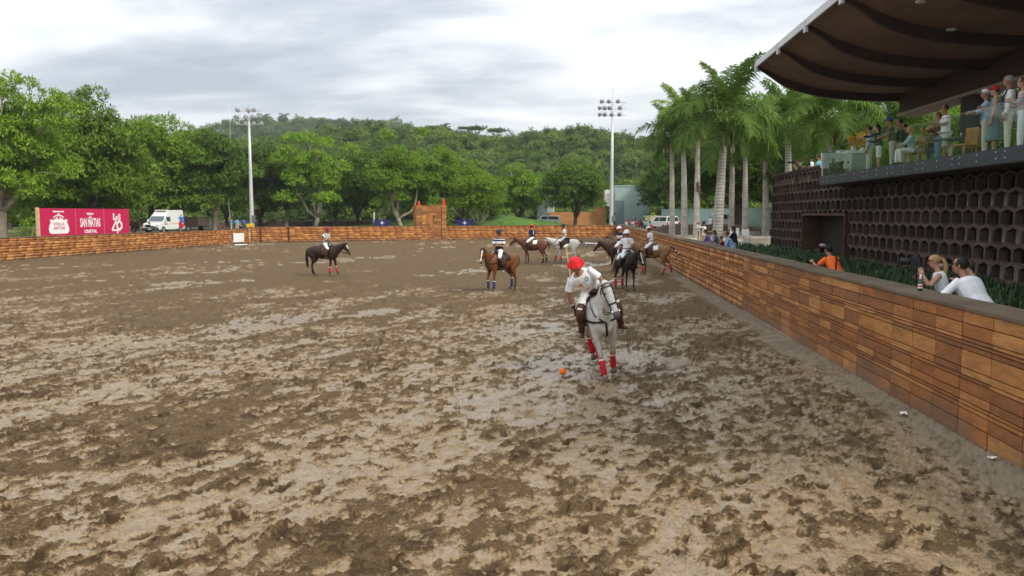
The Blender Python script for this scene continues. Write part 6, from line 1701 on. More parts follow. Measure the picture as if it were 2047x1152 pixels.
    if tail == 'tied':
        bm = BM(); tube(bm, [V3(-0.93, 0, 1.33), V3(-1.02, 0, 1.32), V3(-1.08, 0, 1.22), V3(-1.07, 0, 1.05), V3(-1.04, 0, 0.92)], [0.045, 0.05, 0.05, 0.045, 0.03], 9); fin_(bm, 'tail', tm_)
    elif tail == 'hang':
        bm = BM(); tube(bm, [V3(-0.92, 0, 1.33), V3(-1.01, 0, 1.28), V3(-1.05, 0, 1.1), V3(-1.06, 0, 0.8), V3(-1.03, 0, 0.5), V3(-1.0, 0, 0.32)], [0.04, 0.05, 0.065, 0.075, 0.06, 0.015], 9); fin_(bm, 'tail', tm_)
    else:                                   # bound tail with white tape rings, carried out behind
        pts = [V3(-0.92, 0, 1.33), V3(-1.03, 0, 1.36), V3(-1.15, 0.02, 1.28), V3(-1.27, 0.03, 1.16), V3(-1.38, 0.04, 1.04), V3(-1.42, 0.04, 0.99)]
        bm = BM(); tube(bm, pts, [0.04, 0.045, 0.042, 0.038, 0.034, 0.012], 9); to = fin_(bm, 'tail', mat('black_tail', (0.02, 0.016, 0.014), 0.6))
        for q in (0.25, 0.5, 0.75):
            for (a, b) in ((pts[2], pts[3]), (pts[3], pts[4])):
                if q == 0.25: continue
                bm = BM(); c = a.lerp(b, q); d = (b - a).normalized(); band(bm, c, V3(0, 1, 0), 0.040, d.cross(V3(0, 1, 0)), 0.040, 0.016, 12, 0.004); fin_(bm, 'tail_tape', mat('white_tape', (0.75, 0.73, 0.7), 0.7), to)
    if blaze:
        bm = BM(); prof_ = [(0.16, 0.016), (0.24, 0.024), (0.36, 0.018), (0.5, 0.012)] if blaze == 'star' else [(0.12, 0.02), (0.25, 0.026), (0.45, 0.020), (0.7, 0.022), (0.88, 0.028)]
        L_v, R_v = [], []
        for tt, wv in prof_:
            rr = float(np.interp(tt, [h_[0] for h_ in hsec], [h_[2] for h_ in hsec])); od = float(np.interp(tt, [h_[0] for h_ in hsec], [h_[3] for h_ in hsec]))
            L_v.append(hp(tt, wv, od + rr + 0.006)); R_v.append(hp(tt, -wv, od + rr + 0.006))
        a = [bm.verts.new(p) for p in L_v]; b = [bm.verts.new(p) for p in R_v]; a2_ = [bm.verts.new(p - hu * 0.03) for p in L_v]; b2_ = [bm.verts.new(p - hu * 0.03) for p in R_v]
        for i in range(len(a) - 1):
            bm.faces.new((a[i], a[i + 1], b[i + 1], b[i])); bm.faces.new((a[i], a2_[i], a2_[i + 1], a[i + 1])); bm.faces.new((b[i], b[i + 1], b2_[i + 1], b2_[i]))
        fin_(bm, 'blaze', mat('white_hair', (0.70, 0.67, 0.62), 0.7))
    if muzzle:
        bm = BM(); sec = [(0.84, 0.0555, 0.0745, -0.007), (0.92, 0.0585, 0.076, -0.008), (0.985, 0.050, 0.060, -0.014), (1.03, 0.03, 0.035, -0.02)]
        tube(bm, [hp(a, 0, d) for a, _, _, d in sec], [(b, c) for _, b, c, _ in sec], 14, hs); fin_(bm, 'muzzle', muzzle)
    if saddle:
        bm = BM()
        for tt, hw_ in ((0.60, 0.013), (0.0, 0.012), (0.10, 0.009)):
            b_s = float(np.interp(tt, [h_[0] for h_ in hsec], [h_[1] for h_ in hsec])); c_s = float(np.interp(tt, [h_[0] for h_ in hsec], [h_[2] for h_ in hsec])); d_s = float(np.interp(tt, [h_[0] for h_ in hsec], [h_[3] for h_ in hsec]))
            band(bm, hp(tt, 0, d_s), hs, b_s, hu, c_s, hw_, 20, 0.010, hd)
        for s in (1, -1):
            tube(bm, [hp(0.0, s * 0.082, 0.03), hp(0.2, s * 0.099, -0.01), hp(0.42, s * 0.086, -0.01), hp(0.6, s * 0.070, -0.01), hp(0.80, s * 0.066, -0.02)], 0.010, 5, hu)
            tube(bm, [hp(0.05, s * 0.092, -0.02), hp(0.2, s * 0.105, -0.10), hp(0.16, s * 0.06, -0.17)], 0.009, 5, hu)
        bri = fin_(bm, 'bridle', leather_k)
        bm = BM()
        for s in (1, -1): band(bm, hp(0.82, s * 0.068, -0.022), hd, 0.036, hu, 0.036, 0.006, 14, 0.004)
        fin_(bm, 'bit', steel_b, bri)
        bm = BM(); hx, hy, hz_ = hands
        for s in (1, -1):
            for o in (0.0, 0.05):
                a = hp(0.82, s * 0.072, -0.03 - o); b = V3(hx, hy + s * 0.02, hz_ - dz + o * 0.3)
                m_ = a.lerp(b, 0.5) + V3(0, s * 0.07, -0.10 - o * 1.5)
                pts = [a, a.lerp(m_, 0.5) + V3(0, s * 0.03, -0.04), m_, m_.lerp(b, 0.5), b]
                tube(bm, pts, 0.008, 5, V3(0, 0, 1))
        fin_(bm, 'reins', leather_k)
        if pad:
            bm = BM(); patch(bm, -0.36, 0.27, R(-78), R(78), 0.012, 0.016, 8, 16); fin_(bm, 'saddle_pad', pad)
        bm = BM(); patch(bm, -0.10, 0.24, R(22), R(112), 0.032, 0.014, 8, 10); patch(bm, -0.10, 0.24, R(-112), R(-22), 0.032, 0.014, 8, 10)
        zt = [trunk_at(x)[0] + trunk_at(x)[1] for x in (-0.32, -0.2, -0.05, 0.1, 0.22)]
        tube(bm, [V3(-0.33, 0, zt[0] + 0.085), V3(-0.24, 0, zt[1] + 0.07), V3(-0.06, 0, zt[2] + 0.045), V3(0.1, 0, zt[3] + 0.055), V3(0.22, 0, zt[4] + 0.085), V3(0.25, 0, zt[4] + 0.06)], [(0.10, 0.02), (0.17, 0.04), (0.15, 0.045), (0.12, 0.045), (0.08, 0.04), (0.03, 0.015)], 12, V3(0, 1, 0))
        sd_ = fin_(bm, 'saddle', leather_b)
        bm = BM(); zc, rz_, ry = trunk_at(0.20); band(bm, V3(0.20, 0, zc), V3(0, 1, 0), ry, V3(0, 0, 1), rz_, 0.045, 24, 0.012); fin_(bm, 'girth', leather_k)
        for s in (1, -1):
            bm = BM(); tube(bm, [V3(0.10, s * 0.30, 1.30), V3(0.12, s * 0.335, 1.05), V3(0.17, s * 0.345, 0.84)], (0.012), 5, V3(1, 0, 0)); so = fin_(bm, 'stirrup_leather', leather_b)
            bm = BM(); tube(bm, [V3(0.17, s * 0.345, 0.84), V3(0.165, s * 0.285, 0.79), V3(0.165, s * 0.285, 0.715), V3(0.165, s * 0.405, 0.715), V3(0.165, s * 0.405, 0.79), V3(0.17, s * 0.345, 0.84)], 0.012, 6, V3(1, 0, 0)); fin_(bm, 'stirrup', steel_b, so)
        if breast:
            bm = BM()
            ring_ = [V3(0.2, 0.285, 1.12), V3(0.42, 0.250, 1.11), V3(0.57, 0.205, 1.10), V3(0.66, 0.13, 1.10), V3(0.695, 0, 1.09)]
            ring_ = ring_ + [V3(p.x, -p.y, p.z) for p in ring_[-2::-1]]
            tube(bm, ring_, (0.022, 0.007), 6, V3(0, 0, 1))
            tube(bm, [V3(0.70, 0, 1.08), V3(0.675, 0, 0.97), V3(0.60, 0, 0.84), V3(0.42, 0, 0.77)], (0.02, 0.008), 6, V3(0, 1, 0))
            for s in (1, -1): tube(bm, [V3(0.69, s * 0.04, 1.10), V3(0.635, s * 0.165, 1.22), V3(0.52, s * 0.185, 1.37), V3(0.40, s * 0.15, 1.49), V3(0.36, s * 0.03, 1.56)], (0.018, 0.007), 6, V3(0.5, 0, 1))
            fin_(bm, 'breastplate', leather_k)
    return t, dz

# ------------------------------------------------------------------ people
SKIN = {'l': mat('skin_light', (0.50, 0.27, 0.18), 0.55, 0.1, 12), 'm': mat('skin_tan', (0.36, 0.18, 0.105), 0.55, 0.1, 12), 'd': mat('skin_brown', (0.22, 0.105, 0.06), 0.55, 0.1, 12)}
def cl(name, col, var=0.10, rough=0.85, scale=9): return mat('cloth_' + name, col, rough, var, scale, 0.25, 30)
HAIR = {'black': mat('hair_black', (0.014, 0.011, 0.010), 0.5, 0.3, 40, 0.4, 90), 'brown': mat('hair_brown', (0.075, 0.038, 0.020), 0.5, 0.3, 40, 0.4, 90), 'blond': mat('hair_blond', (0.40, 0.235, 0.095), 0.5, 0.3, 40, 0.4, 90), 'grey': mat('hair_grey', (0.30, 0.29, 0.275), 0.6, 0.3, 40, 0.4, 90), 'auburn': mat('hair_auburn', (0.16, 0.055, 0.025), 0.5, 0.3, 40, 0.4, 90)}
WHITE = cl('white', (0.80, 0.80, 0.80), 0.05)
EXTRA = {}          # hands appended to the fused body mesh
DECALS = []
def hand_bm(bm, w, d, nrm, side, s=1.0, curl=0.6):
    """palm, four unequal bent fingers and a thumb from wrist w along d; nrm = palm side, side = thumb side"""
    d = d.normalized(); side = (side - d * side.dot(d)).normalized(); nrm = d.cross(side).normalized() if nrm is None else nrm
    tube(bm, [w - d * 0.01, w + d * 0.03 * s, w + d * 0.09 * s], [(0.026 * s, 0.020 * s), (0.042 * s, 0.018 * s), (0.044 * s, 0.015 * s)], 8, side)
    for k, (o, l) in enumerate(((0.033, 0.072), (0.011, 0.082), (-0.011, 0.076), (-0.032, 0.058))):
        b = w + d * 0.085 * s + side * o * s; p = [b - d * 0.02]; dd = d.copy(); q = b; p.append(q)
        for j in range(3):
            dd = (dd * math.cos(curl * 0.8) + nrm * math.sin(curl * 0.8)).normalized(); q = q + dd * l * s / 2.6; p.append(q)
        tube(bm, p, [0.0105 * s, 0.0105 * s, 0.010 * s, 0.009 * s, 0.0065 * s], 6, side)
    b = w + d * 0.025 * s + side * 0.036 * s
    t1 = (d * 0.6 + side * 0.75 + nrm * 0.25).normalized(); t2 = (d * 0.85 + side * 0.25 + nrm * 0.5).normalized()
    tube(bm, [b - t1 * 0.02, b + t1 * 0.035 * s, b + t1 * 0.035 * s + t2 * 0.036 * s], [0.014 * s, 0.012 * s, 0.008 * s], 6, nrm)
DOWN = (V3(0.08, 0.16, -1), V3(0.25, 0.0, -1))
def mir(p): return tuple(V3(v.x, -v.y, v.z) for v in p)
ARMS = {
    'down': (DOWN, mir(DOWN)),
    'rein': ((V3(0.15, 0.22, -1), V3(1, -0.45, -0.05)), (V3(0.15, -0.22, -1), V3(1, 0.45, -0.05))),
    'clap': ((V3(0.35, 0.30, -0.9), V3(0.9, -0.62, 0.35)), (V3(0.35, -0.30, -0.9), V3(0.9, 0.62, 0.35))),
    'rail': ((V3(0.65, 0.30, -0.75), V3(0.75, -0.55, -0.1)), (V3(0.65, -0.30, -0.75), V3(0.75, 0.55, -0.1))),
    'cross': ((V3(0.2, 0.28, -0.95), V3(0.55, -0.95, 0.10)), (V3(0.2, -0.28, -0.95), V3(0.55, 0.95, 0.16))),
    'camera': ((V3(0.75, 0.25, -0.65), V3(0.35, -0.35, 1.0)), (V3(0.75, -0.25, -0.65), V3(0.35, 0.35, 1.0))),
    'cup': (DOWN, (V3(0.3, -0.25, -0.9), V3(0.8, 0.3, 0.35))),
    'hip': ((V3(-0.2, 0.6, -0.8), V3(0.25, -0.8, -0.55)), mir(DOWN)),
    'point': ((V3(0.9, 0.35, -0.2), V3(1, -0.15, 0.1)), (V3(0.3, -0.3, -0.9), V3(0.8, 0.4, 0.2))),
}
LEGS = {
    'stand': ((V3(0.03, 0.05, -1), V3(-0.03, 0.02, -1)), (V3(-0.02, -0.06, -1), V3(-0.04, -0.02, -1))),
    'sit': ((V3(1, 0.18, 0.02), V3(-0.12, 0.02, -1)), (V3(1, -0.14, 0.02), V3(0.05, -0.02, -1))),
    'ride': ((V3(0.62, 0.52, -0.60), V3(-0.26, 0.07, -0.97)), (V3(0.62, -0.52, -0.60), V3(-0.26, -0.07, -0.97))),
    'bent': ((V3(0.45, 0.12, -0.9), V3(-0.45, 0.02, -0.9)), (V3(0.40, -0.12, -0.9), V3(-0.5, -0.02, -0.85))),
    'crouch': ((V3(0.75, 0.16, -0.66), V3(-0.6, 0.02, -0.8)), (V3(0.70, -0.16, -0.70), V3(-0.62, -0.02, -0.76))),
    'cross': ((V3(0.03, 0.02, -1), V3(0.0, -0.06, -1)), (V3(0.06, -0.03, -1), V3(0.0, 0.14, -1))),
}
def person(label, loc, rz, shirt=WHITE, sleeve='short', legs_m=None, leg_len='long', shoe=leather_k, skin='m', hair='black', hairlen='short', hat=None, hat_m=None, arms='down', legs='stand', lean=0, roll=0, twist=0, head=(0, 0), hip=None, h=1.74, voxel=0.020, dec=0.5, group=None, gloves=None, female=False, stripe=None, boots=None, kneepad=None, curl=(0.5, 0.5), face=False, bulk=1.0, belt=None, sc_legs=True):
    s = h / 1.74
    t = thing('person', label, 'person', loc, rz, group)
    legs_m = legs_m or cl('khaki', (0.42, 0.36, 0.25))
    hip = 0.93 * s if hip is None else hip
    Rt = Matrix.Rotation(R(twist), 3, 'Z') @ Matrix.Rotation(R(lean), 3, 'Y') @ Matrix.Rotation(R(-roll), 3, 'X')
    Rh = Matrix.Rotation(R(head[0] + twist), 3, 'Z') @ Matrix.Rotation(R(head[1]), 3, 'Y') @ (Matrix.Rotation(R(-head[2]), 3, 'X') if len(head) > 2 else Matrix.Identity(3))
    Pv = V3(0, 0, hip); side = Rt @ V3(0, 1, 0)
    def sp(z, x=0.0): return Pv + Rt @ V3(x * s, 0, z * s)
    tor = [(-0.09, 0.150, 0.108), (0.02, 0.165, 0.118), (0.15, 0.140 if not female else 0.122, 0.104), (0.29, 0.156 if not female else 0.142, 0.114), (0.40, 0.168 if not female else 0.15, 0.108), (0.465, 0.13 if not female else 0.115, 0.085), (0.51, 0.060, 0.060)]
    NB = sp(0.50); HC = NB + Rt @ V3(0.015 * s, 0, 0.055 * s) + Rh @ V3(0.025 * s, 0, 0.135 * s)
    def hpnt(x, y, z): return HC + Rh @ V3(x * s, y * s, z * s)
    hside = Rh @ V3(0, 1, 0)
    A = arms if not isinstance(arms, str) else ARMS[arms]
    Lg = legs if not isinstance(legs, str) else LEGS[legs]
    J = {}
    for k, sg, (ua, fa) in (('L', 1, A[0]), ('R', -1, A[1])):
        ua = (Rt @ ua).normalized(); fa = (Rt @ fa).normalized()
        S_ = sp(0.435) + side * sg * (0.172 if not female else 0.15) * s; E_ = S_ + ua * 0.285 * s; W_ = E_ + fa * 0.25 * s
        J[k] = (S_, E_, W_, ua, fa, sg)
    K = {}
    for k, sg, (th, sh) in (('L', 1, Lg[0]), ('R', -1, Lg[1])):
        th = th.normalized(); sh = sh.normalized()
        H0 = Pv + V3(0, sg * 0.088 * s, -0.03 * s); k0 = H0 + th * 0.43 * s; a0 = k0 + sh * 0.415 * s
        K[k] = (H0, k0, a0, th, sh, sg)
    def headloft(bm):
        hs_ = [(-0.118, 0.050, 0.024, 0.026), (-0.10, 0.042, 0.043, 0.046), (-0.05, 0.018, 0.062, 0.078), (0.0, 0.006, 0.072, 0.092), (0.05, 0.0, 0.076, 0.097), (0.09, -0.006, 0.064, 0.083), (0.115, -0.01, 0.034, 0.045)]
        tube(bm, [hpnt(x, 0, z) for z, x, _, _ in hs_], [(b * s, c * s) for _, _, b, c in hs_], 12, hside)
        tube(bm, [hpnt(0.085, 0, 0.03), hpnt(0.100, 0, 0.0), hpnt(0.112, 0, -0.022), hpnt(0.09, 0, -0.035)], [0.008 * s, 0.011 * s, 0.015 * s, 0.009 * s], 6, hside)
        tube(bm, [hpnt(0.085, -0.024, -0.062), hpnt(0.094, 0, -0.062), hpnt(0.085, 0.024, -0.062)], [0.005 * s, 0.009 * s, 0.005 * s], 6, Rh @ V3(0, 0, 1))
        for sg in (1, -1): tube(bm, [hpnt(0.0, sg * 0.07, -0.03), hpnt(-0.008, sg * 0.082, 0.0), hpnt(-0.005, sg * 0.078, 0.028)], [(0.008 * s, 0.012 * s), (0.009 * s, 0.019 * s), (0.007 * s, 0.012 * s)], 6, hside)
    body = BM()
    tube(body, [sp(z) for z, _, _ in tor], [(b * 0.93 * s * bulk, c * 0.93 * s * bulk) for _, b, c in tor], 14, side)
    tube(body, [sp(0.47), NB, hpnt(-0.01, 0, -0.06)], [0.064 * s, 0.056 * s, 0.054 * s], 10, side)
    headloft(body)
    hands = BM()
    for k, (S_, E_, W_, ua, fa, sg) in J.items():
        tube(body, [sp(0.42) + side * sg * 0.09 * s, S_, S_.lerp(E_, 0.3), E_.lerp(S_, 0.1), E_.lerp(W_, 0.2), E_.lerp(W_, 0.6), W_], [0.055 * s, 0.056 * s, 0.050 * s, 0.041 * s, 0.043 * s, 0.036 * s, 0.027 * s], 9, side)
        sidev = Rt @ V3(0.2, -sg * 0.5, 0.9) if abs(fa.z) < 0.75 else Rt @ V3(1, -sg * 0.3, 0)
        sv = (sidev - fa * sidev.dot(fa)).normalized(); nr = fa.cross(sv).normalized()
        inw = Rt @ V3(0, -sg, -0.3)
        if nr.dot(inw) < 0: nr = -nr
        tgt = hands
        if gloves:
            tgt = BM()
        hand_bm(tgt, W_, fa, nr, sv, s * (1.08 if gloves else 1.0), curl[0 if k == 'L' else 1])
        if gloves:
            tube(tgt, [W_ - fa * 0.05, W_ + fa * 0.01], [0.034 * s, 0.033 * s], 8, sv); finish(tgt, 'glove', gloves, t, True)
    for k, (H0, k0, a0, th, sh, sg) in K.items():
        tube(body, [Pv + V3(0, sg * 0.06 * s, 0.03 * s), H0, H0.lerp(k0, 0.35), k0.lerp(H0, 0.1), k0.lerp(a0, 0.12), k0.lerp(a0, 0.35), a0.lerp(k0, 0.2), a0], [0.10 * s, 0.088 * s, 0.074 * s, 0.056 * s, 0.053 * s, 0.057 * s, 0.040 * s, 0.036 * s], 9, V3(0, 1, 0))
    bo = fuse(body, 'body', SKIN[skin], t, voxel * 0.9, dec, 2)
    me = bpy.data.meshes.new('hands'); bmesh.ops.recalc_face_normals(hands, faces=hands.faces); hands.to_mesh(me); hands.free(); EXTRA[bo] = me
    # upper garment
    if shirt:
        g = BM(); zb = -0.10 if not belt else -0.02
        tr_ = [(max(z, zb), b * bulk + 0.014, c * bulk + 0.016) for z, b, c in tor[:-1]] + [(0.492, 0.085, 0.074)]
        tube(g, [sp(z) for z, _, _ in tr_], [(b * s, c * s) for _, b, c in tr_], 14, side)
        for k, (S_, E_, W_, ua, fa, sg) in J.items():
            if sleeve == 'none': continue
            base = [sp(0.42) + side * sg * 0.09 * s, S_ + side * sg * 0.004]
            if sleeve == 'short': tube(g, base + [S_.lerp(E_, 0.35), S_.lerp(E_, 0.72)], [0.075 * s, 0.072 * s, 0.070 * s, 0.073 * s], 9, side)
            elif sleeve == 'rolled': tube(g, base + [S_.lerp(E_, 0.5), E_, E_.lerp(W_, 0.25)], [0.075 * s, 0.072 * s, 0.064 * s, 0.060 * s, 0.058 * s], 9, side)
            else: tube(g, base + [S_.lerp(E_, 0.5), E_, E_.lerp(W_, 0.5), E_.lerp(W_, 0.95)], [0.075 * s, 0.072 * s, 0.063 * s, 0.056 * s, 0.050 * s, 0.042 * s], 9, side)
        so = fuse(g, 'shirt', shirt, t, voxel * 0.9, dec, 2)
        t['_shirt'] = so.name
    # lower garment
    g = BM()
    if leg_len == 'skirt':
        tube(g, [sp(0.08), Pv + V3(0, 0, -0.05 * s), Pv + V3(0.01, 0, -0.30 * s), Pv + V3(0.01, 0, -0.62 * s)], [(0.15 * s, 0.118 * s), (0.185 * s, 0.15 * s), (0.20 * s, 0.17 * s), (0.24 * s, 0.20 * s)], 16, V3(0, 1, 0))
    else:
        tube(g, [sp(0.07), sp(0.0), Pv + V3(0, 0, -0.09 * s)], [(0.158 * s * bulk, 0.122 * s * bulk), (0.176 * s * bulk, 0.134 * s * bulk), (0.150 * s * bulk, 0.122 * s)], 14, V3(0, 1, 0))
        for k, (H0, k0, a0, th, sh, sg) in K.items():
            pts = [Pv + V3(0, sg * 0.06 * s, 0.0), H0, H0.lerp(k0, 0.35), H0.lerp(k0, 0.72)]; rr = [0.112 * s, 0.102 * s, 0.090 * s, 0.083 * s]
            if leg_len == 'shorts': pts.append(H0.lerp(k0, 0.92)); rr.append(0.088 * s)
            elif leg_len == 'breeches': pts += [k0, k0.lerp(a0, 0.10)]; rr += [0.070 * s, 0.062 * s]
            else: pts += [k0, k0.lerp(a0, 0.35), a0.lerp(k0, 0.15), a0.lerp(k0, 0.03)]; rr += [0.074 * s, 0.072 * s, 0.060 * s, 0.062 * s]
            tube(g, pts, rr, 10, V3(0, 1, 0))
    fuse(g, {'skirt': 'skirt', 'shorts': 'shorts', 'breeches': 'breeches'}.get(leg_len, 'trousers'), legs_m, t, voxel * 0.9, dec, 2)
    if belt:
        bm = BM(); band(bm, sp(0.055), side, 0.165 * s * bulk, Rt @ V3(1, 0, 0), 0.128 * s * bulk, 0.02 * s, 20, 0.012); finish(bm, 'belt', belt, t, True)
    for k, (H0, k0, a0, th, sh, sg) in K.items():
        fd_ = V3(1, sg * 0.22, -0.05) if legs != 'ride' else V3(1, sg * 0.25, 0.12)
        fd_.normalize(); heel = a0 - fd_ * 0.055 * s + V3(0, 0, -0.045 * s); toe = a0 + fd_ * 0.185 * s + V3(0, 0, -0.06 * s)
        bm = BM()
        if boots:
            tube(bm, [k0.lerp(a0, 0.02), k0.lerp(a0, 0.35), a0.lerp(k0, 0.25), a0 + V3(0, 0, 0.01)], [0.074 * s, 0.074 * s, 0.056 * s, 0.052 * s], 10, V3(0, 1, 0))
        tube(bm, [heel - fd_ * 0.02, heel + V3(0, 0, 0.012), a0 + V3(0, 0, -0.03 * s) + fd_ * 0.04, a0.lerp(toe, 0.65) + V3(0, 0, -0.012 * s), toe], [0.022 * s, (0.040 * s, 0.042 * s), (0.042 * s, 0.044 * s), (0.047 * s, 0.030 * s), (0.030 * s, 0.018 * s)], 9, V3(-fd_.y, fd_.x, 0))
        finish(bm, 'boot' if boots else 'shoe', boots or shoe, t, True)
        if kneepad:
            bm = BM(); d1 = (k0 - H0).normalized(); up_ = k0 - sh * 0.10 * s
            tube(bm, [H0.lerp(k0, 0.70), k0.lerp(H0, 0.08), k0 + sh * 0.06, k0 + sh * 0.20], [0.078 * s, 0.084 * s, 0.082 * s, 0.078 * s], 10, V3(0, 1, 0)); finish(bm, 'knee_guard', kneepad, t, True)
    # hair and hats
    if hair:
        bm = BM(); M4 = Rh.to_4x4()
        ball(bm, hpnt(-0.016, 0, 0.034), (0.104 * s, 0.086 * s, 0.098 * s), 14, 10, M4)
        if hairlen == 'long':
            tube(bm, [hpnt(-0.05, 0, 0.06), hpnt(-0.09, 0, 0.0), hpnt(-0.095, 0, -0.09), hpnt(-0.10, 0, -0.19), hpnt(-0.09, 0, -0.27)], [(0.07 * s, 0.05 * s), (0.085 * s, 0.055 * s), (0.085 * s, 0.05 * s), (0.075 * s, 0.04 * s), (0.03 * s, 0.02 * s)], 10, hside)
        elif hairlen == 'tail':
            tube(bm, [hpnt(-0.09, 0, 0.04), hpnt(-0.135, 0, 0.045), hpnt(-0.165, 0.0, -0.02), hpnt(-0.185, 0.0, -0.13), hpnt(-0.16, 0.0, -0.24), hpnt(-0.15, 0, -0.30)], [0.035 * s, 0.028 * s, 0.042 * s, 0.046 * s, 0.034 * s, 0.01 * s], 9, hside)
        finish(bm, 'hair', HAIR[hair], t, True)
    if hat:
        bm = BM(); M4 = Rh.to_4x4()
        if hat == 'helmet':
            n = 20; rings = []
            for q, (rx, ry, z) in enumerate([(0.176, 0.146, 0.030), (0.178, 0.148, 0.040), (0.132, 0.110, 0.058), (0.124, 0.103, 0.085), (0.106, 0.088, 0.112), (0.074, 0.062, 0.130), (0.034, 0.029, 0.138)]):
                rings.append([bm.verts.new(hpnt(0.012 + (0.012 if q < 2 else 0) + rx * math.cos(2 * pi * j / n), ry * math.sin(2 * pi * j / n), z - (0.018 * max(0, math.cos(2 * pi * j / n)) if q < 2 else 0))) for j in range(n)])
            for a, b in zip(rings[:-1], rings[1:]):
                for j in range(n): bm.faces.new((a[j], a[(j + 1) % n], b[(j + 1) % n], b[j]))
            bm.faces.new(rings[-1]); bm.faces.new(rings[0][::-1])
            ho = finish(bm, 'helmet', hat_m, t, True)
            bm = BM()
            for sg in (1, -1): tube(bm, [hpnt(0.02, sg * 0.085, 0.03), hpnt(0.035, sg * 0.075, -0.06), hpnt(0.05, 0, -0.128)], 0.008 * s, 5, hside)
            finish(bm, 'chin_strap', leather_k, ho)
        else:
            ball(bm, hpnt(-0.008, 0, 0.058), (0.108 * s, 0.091 * s, 0.082 * s), 14, 9, M4)
            if hat == 'cap':
                tube(bm, [hpnt(0.06, 0, 0.062), hpnt(0.115, 0, 0.056), hpnt(0.165, 0, 0.040), hpnt(0.178, 0, 0.034)], [(0.08 * s, 0.012 * s), (0.078 * s, 0.008 * s), (0.055 * s, 0.007 * s), (0.02 * s, 0.005 * s)], 10, hside)
            elif hat == 'sunhat':
                c = hpnt(0, 0, 0.04); band(bm, c, Rh @ V3(1, 0, 0), 0.10, hside, 0.09, 0.02, 16, 0.003)
                tube(bm, [hpnt(0, 0, 0.030), hpnt(0, 0, 0.036), hpnt(0, 0, 0.045)], [0.18 * s, 0.185 * s, 0.10 * s], 16, hside)
            finish(bm, 'cap' if hat == 'cap' else 'hat', hat_m, t, True)
    if face:
        for sg in (1, -1):
            bm = BM(); ball(bm, hpnt(0.082, sg * 0.031, 0.016), (0.012 * s, 0.013 * s, 0.008 * s), 8, 6); finish(bm, 'eye', eye_m, t, True)
            bm = BM(); tube(bm, [hpnt(0.088, sg * 0.015, 0.036), hpnt(0.088, sg * 0.034, 0.042), hpnt(0.072, sg * 0.052, 0.034)], 0.005 * s, 5, hside); finish(bm, 'eyebrow', HAIR.get(hair, HAIR['black']), t, True)
    return t, J, hpnt, sp, Rt
def mallet(label, a, b, head_dir, sc=1.0):
    """a = grip end, b = head end, world coordinates"""
    a, b = Vector(a), Vector(b); d = (b - a)
    t = thing('polo_mallet', label, 'mallet', tuple(a), 0, 'polo mallets')
    bm = BM(); tube(bm, [V3(0, 0, 0), d * 0.5, d], [0.013, 0.011, 0.010], 6, V3(1, 0.2, 0)); finish(bm, 'shaft', mat('cane', (0.50, 0.34, 0.17), 0.5, 0.2, 6), t, True)
    bm = BM(); u = d.normalized(); tube(bm, [-u * 0.12, u * 0.12], 0.019, 7, V3(1, 0.2, 0)); finish(bm, 'grip', leather_b, t, True)
    bm = BM(); hdv = Vector(head_dir).normalized() * 0.115; tube(bm, [d - hdv, d - hdv * 0.9, d + hdv * 0.9, d + hdv], [0.018, 0.025, 0.025, 0.018], 10, u); finish(bm, 'head', mat('mallet_head', (0.70, 0.62, 0.45), 0.5), t, True)
    return t
def stripes(name, a, b, axis, freq):
    m = cl(name, a); t = m.node_tree; ln = t.links.new; bs = t.nodes['Principled BSDF']
    tx = t.nodes.new('ShaderNodeTexCoord'); sp_ = t.nodes.new('ShaderNodeSeparateXYZ'); ln(tx.outputs['Object'], sp_.inputs[0])
    mu = t.nodes.new('ShaderNodeMath'); mu.operation = 'MULTIPLY'; mu.inputs[1].default_value = freq; ln(sp_.outputs[axis], mu.inputs[0])
    fr_ = t.nodes.new('ShaderNodeMath'); fr_.operation = 'FRACT'; ln(mu.outputs[0], fr_.inputs[0])
    gt = t.nodes.new('ShaderNodeMath'); gt.operation = 'GREATER_THAN'; gt.inputs[1].default_value = 0.55; ln(fr_.outputs[0], gt.inputs[0])
    mx_ = t.nodes.new('ShaderNodeMixRGB'); mx_.inputs[1].default_value = (*a, 1); mx_.inputs[2].default_value = (*b, 1); ln(gt.outputs[0], mx_.inputs[0]); ln(mx_.outputs[0], bs.inputs['Base Color'])
    return m
def banded(name, base, bands, col=(0.78, 0.78, 0.78)):
    """horizontal bands printed on a jersey, heights in metres above the ground the horse stands on"""
    m = cl(name, base); t = m.node_tree; ln = t.links.new; bs = t.nodes['Principled BSDF']
    tx = t.nodes.new('ShaderNodeTexCoord'); sp_ = t.nodes.new('ShaderNodeSeparateXYZ'); ln(tx.outputs['Object'], sp_.inputs[0])
    r = t.nodes.new('ShaderNodeValToRGB'); r.color_ramp.interpolation = 'CONSTANT'
    mr = t.nodes.new('ShaderNodeMapRange'); mr.inputs['From Min'].default_value = 1.4; mr.inputs['From Max'].default_value = 2.4; ln(sp_.outputs['Z'], mr.inputs['Value'])
    ln(mr.outputs[0], r.inputs[0]); e0 = r.color_ramp.elements
    e0[0].position = 0; e0[0].color = (*base, 1); e0[1].position = 0.999; e0[1].color = (*base, 1)
    for a, b in bands:
        e = e0.new((a - 1.4)); e.color = (*col, 1); e = e0.new((b - 1.4)); e.color = (*base, 1)
    ln(r.outputs[0], bs.inputs['Base Color'])
    return m
